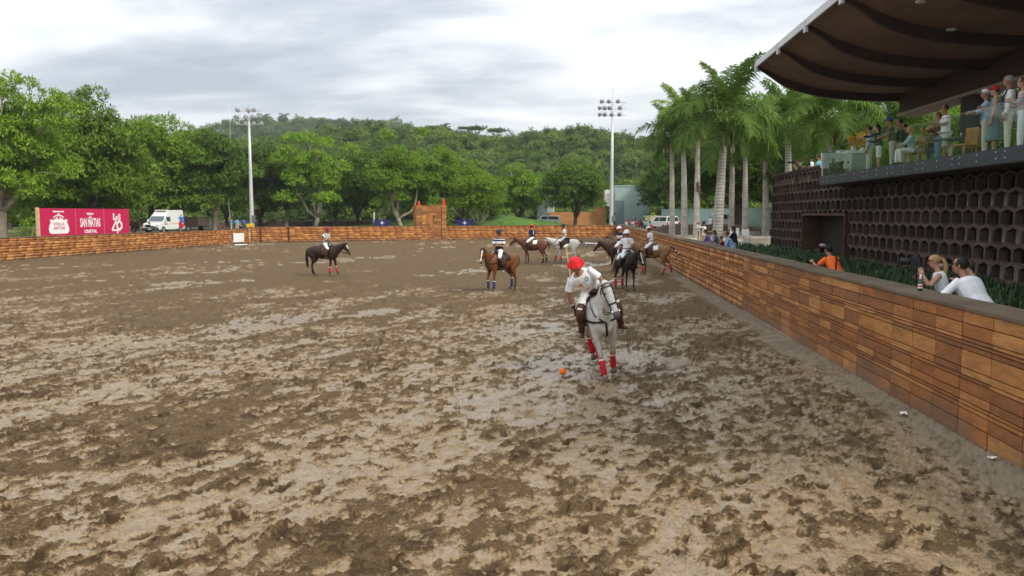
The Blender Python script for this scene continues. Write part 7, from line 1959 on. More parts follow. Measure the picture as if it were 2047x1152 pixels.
# ------------------------------------------------------------------ the riders and their ponies
red_w = mat('red_bandage', (0.52, 0.018, 0.028), 0.8, 0.15, 10); blue_w = mat('blue_bandage', (0.03, 0.04, 0.16), 0.8, 0.15, 10); dark_w = mat('dark_bandage', (0.03, 0.025, 0.022), 0.8)
BAY = coat('bay_coat', (0.165, 0.058, 0.022), (0.045, 0.020, 0.012), 0.28, 0.62)
BAY2 = coat('chestnut_coat', (0.135, 0.050, 0.022), (0.070, 0.028, 0.015), 0.2, 0.6)
DARK = coat('dark_brown_coat', (0.032, 0.017, 0.011), (0.018, 0.011, 0.008), 0.3, 0.7)
SEAL = coat('seal_brown_coat', (0.062, 0.027, 0.014), (0.025, 0.013, 0.009), 0.3, 0.8)
BLACK = coat('black_coat', (0.024, 0.013, 0.009), (0.040, 0.020, 0.013), 0.2, 0.8)
DUN = coat('dun_coat', (0.25, 0.135, 0.052), (0.12, 0.050, 0.022), 0.45, 0.85)
GREY = coat('grey_coat', (0.56, 0.54, 0.50), (0.27, 0.235, 0.195), 0.25, 0.95, 0.24, 9)
PALE = coat('white_coat', (0.74, 0.70, 0.62), (0.42, 0.36, 0.30), 0.25, 0.7, 0.1, 3)
breech = cl('white_breeches', (0.78, 0.77, 0.75), 0.05)
navy_c = cl('navy', (0.018, 0.022, 0.062)); red_h = mat('red_helmet', (0.60, 0.008, 0.012), 0.55, 0.06, 8); white_h = mat('white_helmet', (0.74, 0.77, 0.80), 0.45, 0.05); blk_h = mat('black_helmet', (0.016, 0.016, 0.020), 0.6); maroon_h = mat('maroon_helmet', (0.27, 0.018, 0.04), 0.6, 0.15, 20); cream_h = mat('cream_helmet', (0.62, 0.58, 0.46), 0.5, 0.15, 16)
G_R = 'riders on the polo ponies'
def rider(label, hloc, hrz, dz, **k):
    k.setdefault('legs_m', breech); k.setdefault('leg_len', 'breeches'); k.setdefault('boots', leather_k); k.setdefault('arms', 'rein'); k.setdefault('belt', leather_k)
    return person(label, hloc, hrz, legs='ride', hip=1.615 + dz, group=G_R, **k)
def seat(px, py): 
    p = atz(px, py); return (p.x, p.y, 0.0)
# umpire
l = seat(652, 551.5); a = R(-9)
t, dz = horse('very dark brown pony with two red front bandages and a white star, walking right', l, a, DARK, dict(FL=(16, 8, 24), FR=(-6, -10, 10), HL=(-40, -2, 20), HR=(-18, 20, 34)), neck=(30, -6), head=(56, -14), wraps=dict(FL=red_w, FR=red_w), tail='hang', blaze='star', pad=None, breast=False)
rider('rider in black and white striped shirt with maroon helmet', l, a, dz, shirt=stripes('referee_stripes', (0.75, 0.75, 0.75), (0.02, 0.02, 0.025), 'Y', 15.0), hat='helmet', hat_m=maroon_h, boots=leather_b, skin='m', head=(0, 14), lean=6, arms='cross', bulk=1.12, twist=-12)
# bay, navy and white jersey
l = seat(998, 584); a = R(-132)
t, dz = horse('bright bay pony with blue bandages facing the camera, white stripe on its face', l, a, BAY, dict(FL=(6, 2, 22), FR=(16, -6, 6), HL=(-26, 4, 22), HR=(-42, 0, 24)), neck=(44, 14), head=(66, 28), wraps=dict(FL=blue_w, FR=blue_w, HR=blue_w), blaze='blaze', pad=leather_k, tailm=dark_w)
rider('rider in navy jersey with broad white chest band and black cap, forearm across the waist', l, a, dz, shirt=banded('navy_white_bands', (0.018, 0.022, 0.062), [(1.94, 2.04), (2.10, 2.13)]), hat='helmet', hat_m=blk_h, skin='m', head=(14, 0), arms='cross', lean=2, twist=26)
# chestnut, number 1 on the back
l = seat(1064, 528.5); a = R(168)
t, dz = horse('chestnut pony standing in profile facing left, nearest the white pony', l, a, BAY2, dict(FL=(2, -2, 20), FR=(-6, -8, 14), HL=(-30, 8, 24), HR=(-44, -2, 20)), neck=(30, 4), head=(48, 4), wraps=dict(HL=dark_w, HR=dark_w), pad=WHITE, tailm=SEAL)
p1r, J1, hq1, sp1, Rt1 = rider('rider in navy jersey with white number on the back and red helmet', l, a, dz, shirt=navy_c, hat='helmet', hat_m=red_h, skin='m', head=(-12, 6), twist=-38, arms='rein')
DECALS.append((p1r, '1', 0.32, sp1(0.30), -(Rt1 @ V3(1, 0, 0)), Rt1 @ V3(0, 0, 1), WHITE))
# white pony
l = seat(1128, 526); a = R(176)
t, dz = horse('white pony with red bandages walking left behind the front rider', l, a, PALE, dict(FL=(-10, -18, 0), FR=(24, 4, 20), HL=(-22, 14, 28), HR=(-44, -6, 18)), neck=(24, -4), head=(56, 4), wraps=dict(FL=red_w, FR=red_w, HL=red_w, HR=red_w), tail='tape', pad=leather_k, muzzle=None)
rider('rider in white shirt with black helmet on the white pony', l, a, dz, shirt=WHITE, hat='helmet', hat_m=blk_h, skin='d', head=(4, 10), arms='rein')
# seal brown pony hidden behind the black one
l = seat(1238, 545.5); a = R(184)
t, dz = horse('seal brown pony facing left, half hidden behind the black pony', l, a, SEAL, dict(FL=(-4, -6, 14), FR=(4, -2, 20)), neck=(34, 0), head=(56, 0), pad=leather_k, blaze='star', tailm=dark_w)
rider('rider in navy and white jersey with white helmet, partly hidden behind the black pony', l, a, dz, shirt=banded('navy_white_top', (0.018, 0.022, 0.062), [(1.86, 1.98)]), hat='helmet', hat_m=white_h, skin='m', head=(30, 6), arms='rein', twist=20)
# dun pony
l = seat(1301, 550.5); a = R(172)
t, dz = horse('dun pony seen from behind with a taped black tail beside the barrier', l, a, DUN, dict(FL=(6, -2, 20), FR=(-6, -8, 16), HL=(-20, 12, 24), HR=(-52, -20, 0)), neck=(36, 4), head=(54, 8), wraps=dict(HL=red_w, HR=red_w, FL=red_w), tail='tape', pad=WHITE)
rider('rider in white shirt with cream helmet turned away on the dun pony', l, a, dz, shirt=WHITE, hat='helmet', hat_m=cream_h, skin='d', head=(-10, 10), arms='rein', lean=10, twist=-22)
# black pony, number 2
l = seat(1252, 581); a = R(-70)
t, dz = horse('black pony with white blaze facing the camera, red hind bandages', l, a, BLACK, dict(FL=(4, 0, 22), FR=(-2, -4, 20), HL=(-34, 2, 22), HR=(-30, 6, 22)), neck=(34, 6), head=(66, 14), wraps=dict(HL=red_w, HR=red_w), blaze='blaze', pad=WHITE, tailm=dark_w, voxel=0.022)
p2r, J2, hq2, sp2, Rt2 = rider('rider in white shirt with white helmet on the black pony facing the camera', l, a, dz, shirt=WHITE, hat='helmet', hat_m=white_h, skin='m', head=(-18, 8), twist=-22, face=True, arms=((V3(0.1, 0.25, -1), V3(0.9, -0.55, -0.1)), (V3(0.0, -0.40, -0.95), V3(0.45, -0.25, -0.75))), bulk=1.06, voxel=0.017, gloves=mat('white_glove', (0.7, 0.7, 0.68), 0.7))
DECALS.append((p2r, '2', 0.17, sp2(0.33) + Rt2 @ V3(0, 0.05, 0), Rt2 @ V3(1, 0, 0), Rt2 @ V3(0, 0, 1), mat('pink_print', (0.65, 0.22, 0.20), 0.7)))
hR = Matrix.Translation(l) @ Matrix.Rotation(a, 4, 'Z') @ (J2['R'][2] + J2['R'][4] * 0.08)
e_ = aty(1209, 569, hR.y - 0.35)
mallet('mallet hanging from the hand of the rider on the black pony', hR, e_, (0.4, -0.8, 0.1))
# front grey pony and its rider
l = (0.65, 15.5, 0.0); a = R(-80)
t, dz = horse('grey pony cantering towards the camera with red bandages, chasing the orange ball', l, a, GREY, dict(FL=(-14, -26, -20, -0.06), FR=(15, 9, 28, 0.02), HL=(-50, 12, 6, -0.16), HR=(-62, -10, 0, -0.16)), neck=(52, 10), head=(68, 15), wraps=dict(FL=red_w, FR=red_w, HL=red_w, HR=red_w), tail='tied', pad=leather_k, muzzle=mat('grey_muzzle', (0.10, 0.09, 0.09), 0.7, 0.3, 20), voxel=0.017, dec=0.7, tailm=GREY, hands=(0.36, 0.06, 1.66))
ga_ = ((V3(0.45, 0.34, -0.8), V3(0.9, -0.50, -0.05)), (V3(0.30, -0.62, -0.62), V3(0.28, -0.22, -0.95)))
pr, J, hp_, spf, Rtf = rider('front rider in white number 4 shirt and red helmet leaning down beside the grey pony', l, a, dz, shirt=WHITE, hat='helmet', hat_m=red_h, skin='m', boots=leather_b, kneepad=mat('brown_knee_guard', (0.085, 0.035, 0.024), 0.5, 0.2, 8), gloves=leather_b, arms=ga_, lean=42, roll=-27, twist=-2, h=1.84, head=(-12, 18, 4), voxel=0.013, dec=0.8, face=True, bulk=1.12, curl=(0.9, 1.0))
orange_p = mat('orange_print', (0.80, 0.26, 0.02), 0.7)
DECALS.append((pr, '4', 0.17, spf(0.33) + Rtf @ V3(0.0, -0.085, 0), Rtf @ V3(1, 0, 0), Rtf @ V3(0, 0, 1), orange_p))
DECALS.append((pr, '~', 0.26, spf(0.20) + Rtf @ V3(0.0, 0.02, 0), Rtf @ V3(1, 0, 0), Rtf @ V3(0, 0, 1), orange_p))
DECALS.append((pr, '0', 0.13, spf(0.40) + Rtf @ V3(0.0, 0.085, 0), Rtf @ V3(1, 0, 0), Rtf @ V3(0, 0, 1), mat('grey_print', (0.35, 0.33, 0.42), 0.7)))
for q_ in (t, pr): q_.rotation_euler = (R(11), 0, a); q_.scale = (1.08, 1.08, 1.08)
MG = Matrix.Translation(l) @ Matrix.Rotation(a, 4, 'Z') @ Matrix.Rotation(R(11), 4, 'X') @ Matrix.Scale(1.08, 4)
hR = MG @ (J['R'][2] + J['R'][4] * 0.085)
mallet('upright mallet gripped by the front rider in the red helmet', hR, aty(1131.5, 492, hR.y + 0.15), (0.25, 1, 0.1))
bm = BM(); w0 = J['R'][2] - J['R'][4] * 0.055; band(bm, w0, J['R'][4].orthogonal().normalized(), 0.034, J['R'][4].cross(J['R'][4].orthogonal()).normalized(), 0.034, 0.016, 14, 0.004); finish(bm, 'wristband', mat('white_tape', (0.75, 0.73, 0.7), 0.7), pr, True)
# ball
b_ = atz(1125, 751)
bm = BM(); bmesh.ops.create_icosphere(bm, subdivisions=4, radius=0.068)
for v in bm.verts:
    n_ = v.co.normalized(); k_ = min((n_ - Vector(q).normalized()).length for q in [(1, 0, 0), (0, 1, 0), (0, 0, 1), (-1, 0, 0), (0, -1, 0), (0, 0, -1), (1, 1, 1), (-1, 1, 1), (1, -1, 1), (1, 1, -1), (-1, -1, 1), (1, -1, -1), (-1, 1, -1), (-1, -1, -1)])
    v.co *= 0.985 + 0.03 * min(1, k_ * 2.2)
tag(finish(bm, 'polo_ball', mat('orange_ball', (0.85, 0.14, 0.015), 0.5, 0.08, 14), None, True, (b_.x, b_.y, 0.075)), 'bright orange ball on the mud before the grey pony', 'ball')

# ------------------------------------------------------------------ spectators along the right barrier
def by_px(px, X): 
    p = atx(px, 440, X); return (p.x, p.y)
G_B = 'spectators leaning on the right barrier'
orange_s = cl('orange', (0.88, 0.17, 0.03), 0.08)
p = by_px(1677, 6.62)
po, Jo, hpo, spo, Rto = person('photographer in bright orange shirt with a dark strap, bent over the barrier', (*p, GZ), R(112), orange_s, 'short', cl('dark_trousers', (0.04, 0.04, 0.045)), skin='m', hair='black', arms=((V3(0.85, 0.55, -0.35), V3(0.45, -0.15, 0.85)), (V3(0.7, -0.3, -0.5), V3(0.5, 0.55, 0.9))), legs='crouch', lean=34, hip=0.60, head=(8, 4), voxel=0.014, dec=0.7, group=G_B, bulk=1.12, hat='cap', hat_m=mat('black_cap', (0.02, 0.02, 0.022), 0.8))
bm = BM(); X_ = Rto @ V3(1, 0, 0); Y_ = Rto @ V3(0, 1, 0)
tube(bm, [spo(0.50) - Y_ * 0.10 + X_ * 0.02, spo(0.42) - Y_ * 0.06 - X_ * 0.148, spo(0.25) + Y_ * 0.03 - X_ * 0.158, spo(0.05) + Y_ * 0.12 - X_ * 0.150, spo(0.0) + Y_ * 0.16 - X_ * 0.09], (0.024, 0.008), 6, Y_); finish(bm, 'camera_strap', mat('dark_red_strap', (0.10, 0.012, 0.012), 0.7), po)
DECALS.append((po, '\u25cf', 0.13, spo(0.36) + Rto @ V3(0, -0.07, 0), -(Rto @ V3(1, 0, 0)), Rto @ V3(0, 0, 1), mat('black_print', (0.02, 0.02, 0.03), 0.7)))
def camera(label, P0, d, up=V3(0, 0, 1), big=False):
    d = d.normalized(); sdv = d.cross(up).normalized(); M = Matrix(((d.x, sdv.x, up.x), (d.y, sdv.y, up.y), (d.z, sdv.z, up.z))).to_4x4()
    t = thing('video_camera' if big else 'photo_camera', label, 'camera', tuple(P0)); t.rotation_euler = M.to_euler()
    k = 1.55 if big else 1.0
    bm = BM(); box(bm, -0.05 * k, 0.05 * k, -0.07 * k, 0.07 * k, -0.05 * k, 0.05 * k, None, 0.01); finish(bm, 'camera_body', blk_m, t)
    bm = BM(); tube(bm, [(0.05 * k, 0, 0), (0.10 * k, 0, 0), (0.17 * k, 0, 0)], [0.034 * k, 0.036 * k, 0.042 * k], 12, V3(0, 1, 0)); ln_o = finish(bm, 'lens', blk_m, t, True)
    bm = BM(); tube(bm, [(0.171 * k, 0, 0), (0.173 * k, 0, 0)], 0.034 * k, 12, V3(0, 1, 0)); finish(bm, 'front_glass', glassy, ln_o)
    if big:
        bm = BM(); box(bm, -0.02, 0.02, -0.22, -0.115, -0.04, 0.04, None, 0.005); finish(bm, 'screen', glassy, t)
        bm = BM(); tube(bm, [(-0.06, 0, 0.08), (-0.04, 0, 0.13), (0.06, 0, 0.13), (0.08, 0, 0.08)], 0.012, 6, V3(0, 1, 0)); finish(bm, 'top_handle', blk_m, t)
        bm = BM(); tube(bm, [(0.0, 0, -0.08), (0.0, 0, -0.62)], 0.016, 6, V3(0, 1, 0)); finish(bm, 'monopod', blk_m, t)
    else:
        bm = BM(); box(bm, -0.03, 0.03, -0.025, 0.025, 0.05, 0.075, None, 0.006); finish(bm, 'finder', blk_m, t)
    return t
def W(p_, rz, v): return Matrix.Translation((p_[0], p_[1], GZ)) @ Matrix.Rotation(rz, 4, 'Z') @ v
camera('camera with a grey microphone raised by the photographer in orange', W(p, R(112), hpo(0.22, 0.03, 0.0)), Matrix.Rotation(R(112), 3, 'Z') @ V3(1, 0.1, -0.05))
mw = W(p, R(112), hpo(0.16, 0.03, 0.13))
bm = BM(); tube(bm, [(-0.11, 0, 0), (-0.09, 0, 0), (0.06, 0, 0), (0.09, 0, 0)], [0.02, 0.042, 0.045, 0.025], 10, V3(0, 1, 0)); tube(bm, [(0, 0, -0.055), (0, 0, -0.01)], 0.01, 6, V3(1, 0, 0))
tag(finish(bm, 'microphone', mat('grey_foam', (0.22, 0.22, 0.23), 0.95), None, True, mw, R(112)), 'grey foam microphone on top of the raised camera', 'microphone')
# woman with video camera
p = by_px(1896, 6.66); a = R(160)
pw, Jw, hpw, spw, Rtw = person('woman in white tank top with long light brown ponytail and sunglasses', (*p, GZ - 0.06), a, cl('white_tank', (0.80, 0.80, 0.80), 0.04), 'none', cl('blue_jeans', (0.05, 0.08, 0.16)), skin='l', hair='blond', hairlen='tail', arms=((V3(0.75, 0.30, -0.60), V3(0.22, -0.15, 1.0)), (V3(0.7, -0.25, -0.65), V3(0.55, 0.45, 0.7))), legs='crouch', lean=15, hip=0.67, h=1.68, head=(-2, 6), female=True, voxel=0.013, dec=0.8, face=True, group=G_B)
bm = BM()
for sg in (1, -1):
    tube(bm, [hpw(0.10, sg * 0.033, 0.018), hpw(0.094, sg * 0.034, 0.018)], [(0.024, 0.019)] * 2, 10, Rtw @ V3(0, 1, 0)); tube(bm, [hpw(0.094, sg * 0.055, 0.022), hpw(0.0, sg * 0.080, 0.018)], 0.004, 5, V3(0, 0, 1))
finish(bm, 'sunglasses', blk_m, pw)
c_ = Matrix.Translation((p[0], p[1], GZ - 0.06)) @ Matrix.Rotation(a, 4, 'Z') @ hpw(0.30, 0.02, 0.03)
camera('large black video camera on a monopod held by the woman in the tank top', c_, Matrix.Rotation(a, 3, 'Z') @ V3(1, -0.25, -0.05), big=True)
# man in white shirt, and the one hidden behind him
p = by_px(1968, 6.5); a = R(117)
person('broad man in white long sleeved shirt leaning on the barrier, dark hair, seen from behind', (*p, GZ - 0.05), a, cl('white_shirt', (0.82, 0.82, 0.82), 0.04), 'long', cl('dark_trousers', (0.04, 0.04, 0.045)), skin='m', hair='black', arms=((V3(0.55, 0.80, -0.45), V3(0.65, -0.55, -0.50)), (V3(0.55, -0.45, -0.75), V3(0.8, 0.5, -0.15))), legs='crouch', lean=33, hip=0.66, h=1.9, head=(22, 2), voxel=0.013, dec=0.8, bulk=1.34, group=G_B, face=True)
p = by_px(1972, 7.3); a = R(150)
ph, Jh, hph, sph, Rth = person('person in dark top mostly hidden behind the broad man, aiming a long grey lens', (*p, GZ), a, cl('charcoal', (0.03, 0.03, 0.035)), 'short', cl('dark_trousers', (0.04, 0.04, 0.045)), skin='l', hair='brown', arms='camera', legs='crouch', lean=24, hip=0.58, h=1.60, head=(0, 2), group=G_B)
pc = Matrix.Translation((p[0], p[1], GZ)) @ Matrix.Rotation(a, 4, 'Z') @ hph(0.17, 0, 0.0)
tq = camera('camera with long grey lens behind the broad man', pc, Matrix.Rotation(a, 3, 'Z') @ V3(1, 0.05, 0))
bm = BM(); tube(bm, [(0.174, 0, 0), (0.30, 0, 0), (0.33, 0, 0), (0.40, 0, 0)], [0.040, 0.042, 0.055, 0.055], 12, V3(0, 1, 0)); finish(bm, 'lens_barrel', mat('grey_barrel', (0.35, 0.35, 0.34), 0.5), tq, True)
# beer bottle on the coping
q = atz(1839, 583, 1.83); q = Vector((5.72, q.y * 5.72 / q.x if q.x else q.y, 1.835))
t = thing('beer_bottle', 'green beer bottle with white neck and label standing on the coping by the woman', 'bottle', (q.x, q.y, 1.833))
bm = BM(); tube(bm, [(0, 0, 0), (0, 0, 0.01), (0, 0, 0.14), (0, 0, 0.175), (0, 0, 0.21)], [0.033, 0.037, 0.037, 0.022, 0.015], 14, V3(1, 0, 0)); finish(bm, 'glass_body', mat('green_glass', (0.012, 0.06, 0.025), 0.08, 0.05, spec=0.9), t, True)
bm = BM(); tube(bm, [(0, 0, 0.195), (0, 0, 0.225), (0, 0, 0.275), (0, 0, 0.28)], [0.0185, 0.017, 0.0155, 0.013], 12, V3(1, 0, 0)); finish(bm, 'neck_foil', WHITE, t, True)
bm = BM(); tube(bm, [(0, 0, 0.045), (0, 0, 0.115)], 0.0378, 14, V3(1, 0, 0), False); lo_ = finish(bm, 'bottle_label', WHITE, t, True)
bm = BM(); tube(bm, [(0, 0, 0.068), (0, 0, 0.092)], 0.0382, 14, V3(1, 0, 0), False); finish(bm, 'label_band', red_m, lo_, True)

# group by the palms
G_Q = 'spectators standing near the thick pale palm'
p = by_px(1408, 7.4); person('man in white shirt raising both hands to his face', (*p, GZ), R(150), WHITE, 'long', cl('khaki', (0.42, 0.36, 0.25)), skin='d', hair='black', arms=((V3(0.9, 0.2, -0.15), V3(0.35, -0.3, 0.9)), (V3(0.9, -0.2, -0.15), V3(0.35, 0.3, 0.9))), head=(0, 0), group=G_Q, h=1.72, voxel=0.022)
p = by_px(1421, 6.7); person('woman in purple top with brown hair leaning on the barrier', (*p, GZ - 0.05), R(160), cl('purple', (0.25, 0.13, 0.36)), 'long', None, skin='m', hair='brown', arms='rail', legs='crouch', lean=26, hip=0.72, h=1.62, female=True, group=G_Q, voxel=0.022, hairlen='short')
p = by_px(1437, 6.8); person('woman in patterned grey blue top between the purple top and the child', (*p, GZ - 0.05), R(170), mat('floral_cloth', (0.12, 0.15, 0.19), 0.9, 0.8, 16), 'long', None, skin='m', hair='brown', arms='rail', legs='crouch', lean=20, hip=0.70, h=1.60, female=True, group=G_Q, voxel=0.022, hairlen='long')
p = by_px(1448, 6.55); person('child in red and black top peering over the barrier', (*p, GZ), R(165), cl('red_black', (0.28, 0.02, 0.03), 0.5, 0.9, 14), 'short', cl('dark_trousers', (0.04, 0.04, 0.045)), skin='m', hair='brown', arms='rail', h=1.22, lean=14, hip=0.60, group=G_Q, voxel=0.02)
p = by_px(1467, 6.62); person('woman in light blue shirt resting her arms on the barrier', (*p, GZ - 0.05), R(158), cl('light_blue', (0.26, 0.42, 0.66)), 'rolled', None, skin='l', hair='brown', hairlen='short', arms='rail', legs='crouch', lean=28, hip=0.72, h=1.68, female=True, group=G_Q, voxel=0.02)
p = by_px(1471, 7.0); person('person with long black hair behind the woman in light blue', (*p, GZ), R(150), cl('black', (0.015, 0.015, 0.018)), 'long', None, skin='m', hair='black', hairlen='long', arms='rail', lean=10, h=1.60, female=True, group=G_Q, voxel=0.022)
# far end of the right barrier
G_F = 'spectators crowded at the far end of the right barrier'
far = [(1253, 'child in white top and red cap at the far end of the crowd', WHITE, 'cap', red_m, 1.45), (1260, 'person in red shirt among the far crowd, dark hair', cl('red', (0.50, 0.02, 0.03)), None, None, 1.6), (1267, 'person in white shirt and red cap in the middle of the far crowd', WHITE, 'cap', red_m, 1.62),
       (1273, 'taller person in pink shirt in the far crowd', cl('pink', (0.55, 0.18, 0.2)), None, None, 1.78), (1279, 'person in dark red jacket right beside the cream helmet', cl('dark_red', (0.30, 0.015, 0.02)), None, None, 1.66), (1285, 'person in navy shirt behind the rider with cream helmet', navy_c, None, None, 1.6)]
for k, (px, lb, m_, ht, hm_, hh) in enumerate(far):
    p = by_px(px, 6.6 + 0.35 * (k % 2)); person(lb, (*p, GZ - 0.05), R(190 + 12 * (k % 3)), m_, 'short', None, skin='md'[k % 2], hair='black', hat=ht, hat_m=hm_, arms='rail', lean=14, h=hh, group=G_F, voxel=0.03, dec=0.4)
p = by_px(1294, 6.8); person('person in turquoise shirt and white cap just left of the white pickup', (*p, GZ), R(160), cl('turquoise', (0.14, 0.50, 0.60)), 'short', None, skin='m', hair='black', hat='cap', hat_m=white_h, arms='rail', lean=8, h=1.68, group=G_F, voxel=0.026)
p = by_px(1305, 6.6); person('person in red and black vest resting bare arms on the barrier by the pickup', (*p, GZ - 0.05), R(175), cl('red_black', (0.28, 0.02, 0.03), 0.5, 0.9, 14), 'short', cl('dark_trousers', (0.04, 0.04, 0.045)), skin='m', hair='black', arms='rail', lean=24, h=1.62, group=G_F, voxel=0.026)
# ------------------------------------------------------------------ people behind the left barrier
G_L = 'helpers standing by the left floodlight mast'
def lft(px, Y): 
    p = aty(px, 450, Y); return (p.x, p.y)
jean = cl('blue_jeans', (0.05, 0.08, 0.16)); khk = cl('khaki', (0.42, 0.36, 0.25)); sky_b = cl('sky_blue', (0.16, 0.36, 0.62)); roy = cl('royal_blue', (0.04, 0.14, 0.48))
person('person in maroon shirt sitting beyond the left barrier', (*lft(446, 92), GZ - 0.2), R(-60), cl('maroon', (0.16, 0.02, 0.04)), 'short', jean, skin='d', hair='black', legs='sit', hip=0.55, lean=10, arms='rail', group=G_L, voxel=0.028)
person('man in blue shirt with arm raised to his head beside the white pole', (*lft(462.5, 94), GZ), R(200), sky_b, 'short', khk, skin='m', hair='black', arms=((V3(0.2, 0.7, 0.5), V3(0.1, -0.5, 0.9)), mir(DOWN)), group=G_L, voxel=0.026, h=1.72)
person('man in sky blue shirt and pale trousers, middle of the three helpers', (*lft(474, 94), GZ), R(110), sky_b, 'short', khk, skin='m', hair='black', arms='hip', group=G_L, voxel=0.026, h=1.70)
person('man in royal blue shirt and jeans with hands on hips', (*lft(487.5, 95), GZ), R(80), roy, 'short', jean, skin='m', hair='black', arms=((V3(-0.1, 0.8, -0.7), V3(0.2, -0.8, -0.6)), (V3(-0.1, -0.8, -0.7), V3(0.2, 0.8, -0.6))), group=G_L, voxel=0.026, h=1.66)
person('man in white shirt and jeans bending down before the ambulance', (*lft(310, 82), GZ - 0.1), R(196), WHITE, 'short', jean, skin='d', hair='black', arms='rail', lean=62, hip=0.95, head=(0, 30), legs='stand', group='people near the ambulance', voxel=0.026)
t, dz = horse('dark bay horse tethered between the red hoarding and the ambulance', (*lft(272, 80), GZ - 0.25), R(-40), SEAL, None, neck=(24, -8), head=(60, -10), pad=leather_k, tail='hang', group='horses waiting behind the hoarding', voxel=0.03)
person('groom in dark shirt behind the tethered horse', (*lft(266, 82), GZ), R(-50), cl('dark_brown', (0.05, 0.03, 0.025)), 'short', jean, skin='d', hair='black', arms='rail', h=1.7, group='people near the ambulance', voxel=0.028)

# ------------------------------------------------------------------ guests on the terrace and behind the parapet
G_T2 = 'guests on the terrace balcony'
def ter(px, X): p = atx(px, 300, X); return (p.x, p.y, TZ)
pale_b = cl('pale_blue', (0.40, 0.58, 0.74)); stone_c = cl('stone', (0.52, 0.47, 0.37)); cream = cl('cream_trousers', (0.66, 0.62, 0.50))
G_C = 'camera crew behind the parapet'
def par(px, X=11.9): p = atx(px, 330, X); return (p.x, p.y, TZ - 0.35)
person('bearded camera operator in dark clothes behind the parapet', par(1603), R(165), cl('charcoal', (0.03, 0.03, 0.035)), 'short', None, skin='m', hair='black', arms='camera', h=1.68, group=G_C, voxel=0.022, lean=12)
p = par(1593); camera('film camera on the parapet beside the operator', (p[0] - 0.2, p[1], TZ + 1.22), V3(-0.9, 0.3, 0), big=True)
person('man in black and white top behind the parapet', par(1622), R(140), stripes('two_tone', (0.75, 0.75, 0.75), (0.02, 0.02, 0.02), 'Y', 3.0), 'short', None, skin='d', hair='black', arms='rail', h=1.74, group=G_C, voxel=0.022)
person('person in turquoise shirt behind the parapet next to the glass corner', par(1637, 12.0), R(170), cl('turquoise', (0.14, 0.50, 0.60)), 'short', None, skin='m', hair='black', arms='rail', h=1.72, group=G_C, voxel=0.022)
person('guest in light blue shirt with loose white tails and pale trousers beside the counter', ter(1738, 10.95), R(150), pale_b, 'rolled', cl('pale_trousers', (0.60, 0.56, 0.48)), skin='m', hair='black', arms='cup', h=1.70, group=G_T2, voxel=0.018, twist=10)
person('woman in navy cardigan and white knee length shorts with arm outstretched', ter(1757, 11.05), R(160), navy_c, 'long', WHITE, 'shorts', skin='l', hair='black', hairlen='long', arms='point', h=1.70, female=True, group=G_T2, voxel=0.018, lean=6)
person('man in blue cap and olive shirt resting on the balustrade', ter(1783, 11.0), R(165), cl('olive', (0.11, 0.10, 0.06)), 'short', stone_c, skin='m', hair='brown', hat='cap', hat_m=mat('blue_cap', (0.03, 0.06, 0.30), 0.8), arms='rail', h=1.78, lean=8, group=G_T2, voxel=0.018)
person('person in black jacket close behind the man in the blue cap', ter(1799, 11.4), R(175), cl('black', (0.015, 0.015, 0.018)), 'long', stone_c, skin='m', hair='black', arms='cross', h=1.76, group=G_T2, voxel=0.02)
person('tall dark haired guest in black behind the black jacket', ter(1808, 12.3), R(190), cl('black', (0.015, 0.015, 0.018)), 'long', None, skin='m', hair='black', hairlen='long', arms='down', h=1.80, group=G_T2, voxel=0.022, female=True)
person('seated guest in white trousers and pale green top behind the glass', ter(1822, 11.05), R(172), cl('sea_green', (0.33, 0.46, 0.43)), 'long', WHITE, skin='l', hair='blond', hairlen='long', legs='sit', hip=0.55, lean=4, arms='rail', h=1.66, female=True, group=G_T2, voxel=0.018)
person('seated guest in olive shirt lifting both hands', ter(1846, 11.6), R(200), cl('sage', (0.20, 0.21, 0.14)), 'short', stone_c, skin='m', hair='brown', legs='sit', hip=0.55, arms='clap', h=1.7, group=G_T2, voxel=0.02)
person('bald seated guest in grey shirt facing the table', ter(1862, 11.9), R(215), cl('grey', (0.15, 0.16, 0.18)), 'short', jean, skin='l', hair=None, legs='sit', hip=0.60, arms='rail', h=1.76, group=G_T2, voxel=0.02)
person('woman in maroon top with long auburn hair clapping', ter(1874, 11.7), R(170), cl('maroon', (0.16, 0.02, 0.04)), 'long', cl('light_jeans', (0.16, 0.25, 0.36)), skin='l', hair='auburn', hairlen='long', arms='clap', h=1.72, female=True, group=G_T2, voxel=0.018)
person('young man in white polo shirt clapping before the column', ter(1888, 11.35), R(160), cl('white_shirt', (0.82, 0.82, 0.82), 0.04), 'short', WHITE, 'shorts', skin='m', hair='black', arms='clap', h=1.78, group=G_T2, voxel=0.016, face=True, twist=14)
person('man in white cap and dark waistcoat over a pale blue shirt', ter(1967, 10.9), R(158), pale_b, 'rolled', cl('pale_trousers', (0.60, 0.56, 0.48)), skin='m', hair='grey', hat='cap', hat_m=white_h, arms='rail', h=1.74, group=G_T2, voxel=0.016, face=True)
person('woman in red cap and long grey green dress', ter(1986, 10.75), R(152), cl('grey_green', (0.20, 0.27, 0.25)), 'none', cl('denim_dress', (0.15, 0.22, 0.25)), 'skirt', skin='l', hair='brown', hat='cap', hat_m=red_h, arms='cup', h=1.70, female=True, group=G_T2, voxel=0.016, face=True)
person('tall grey haired man with a dark jumper over his white shirt', ter(2012, 10.75), R(160), cl('white_shirt', (0.82, 0.82, 0.82), 0.04), 'long', cream, skin='m', hair='grey', arms='down', h=1.86, group=G_T2, voxel=0.016, face=True, bulk=1.1, belt=leather_b)
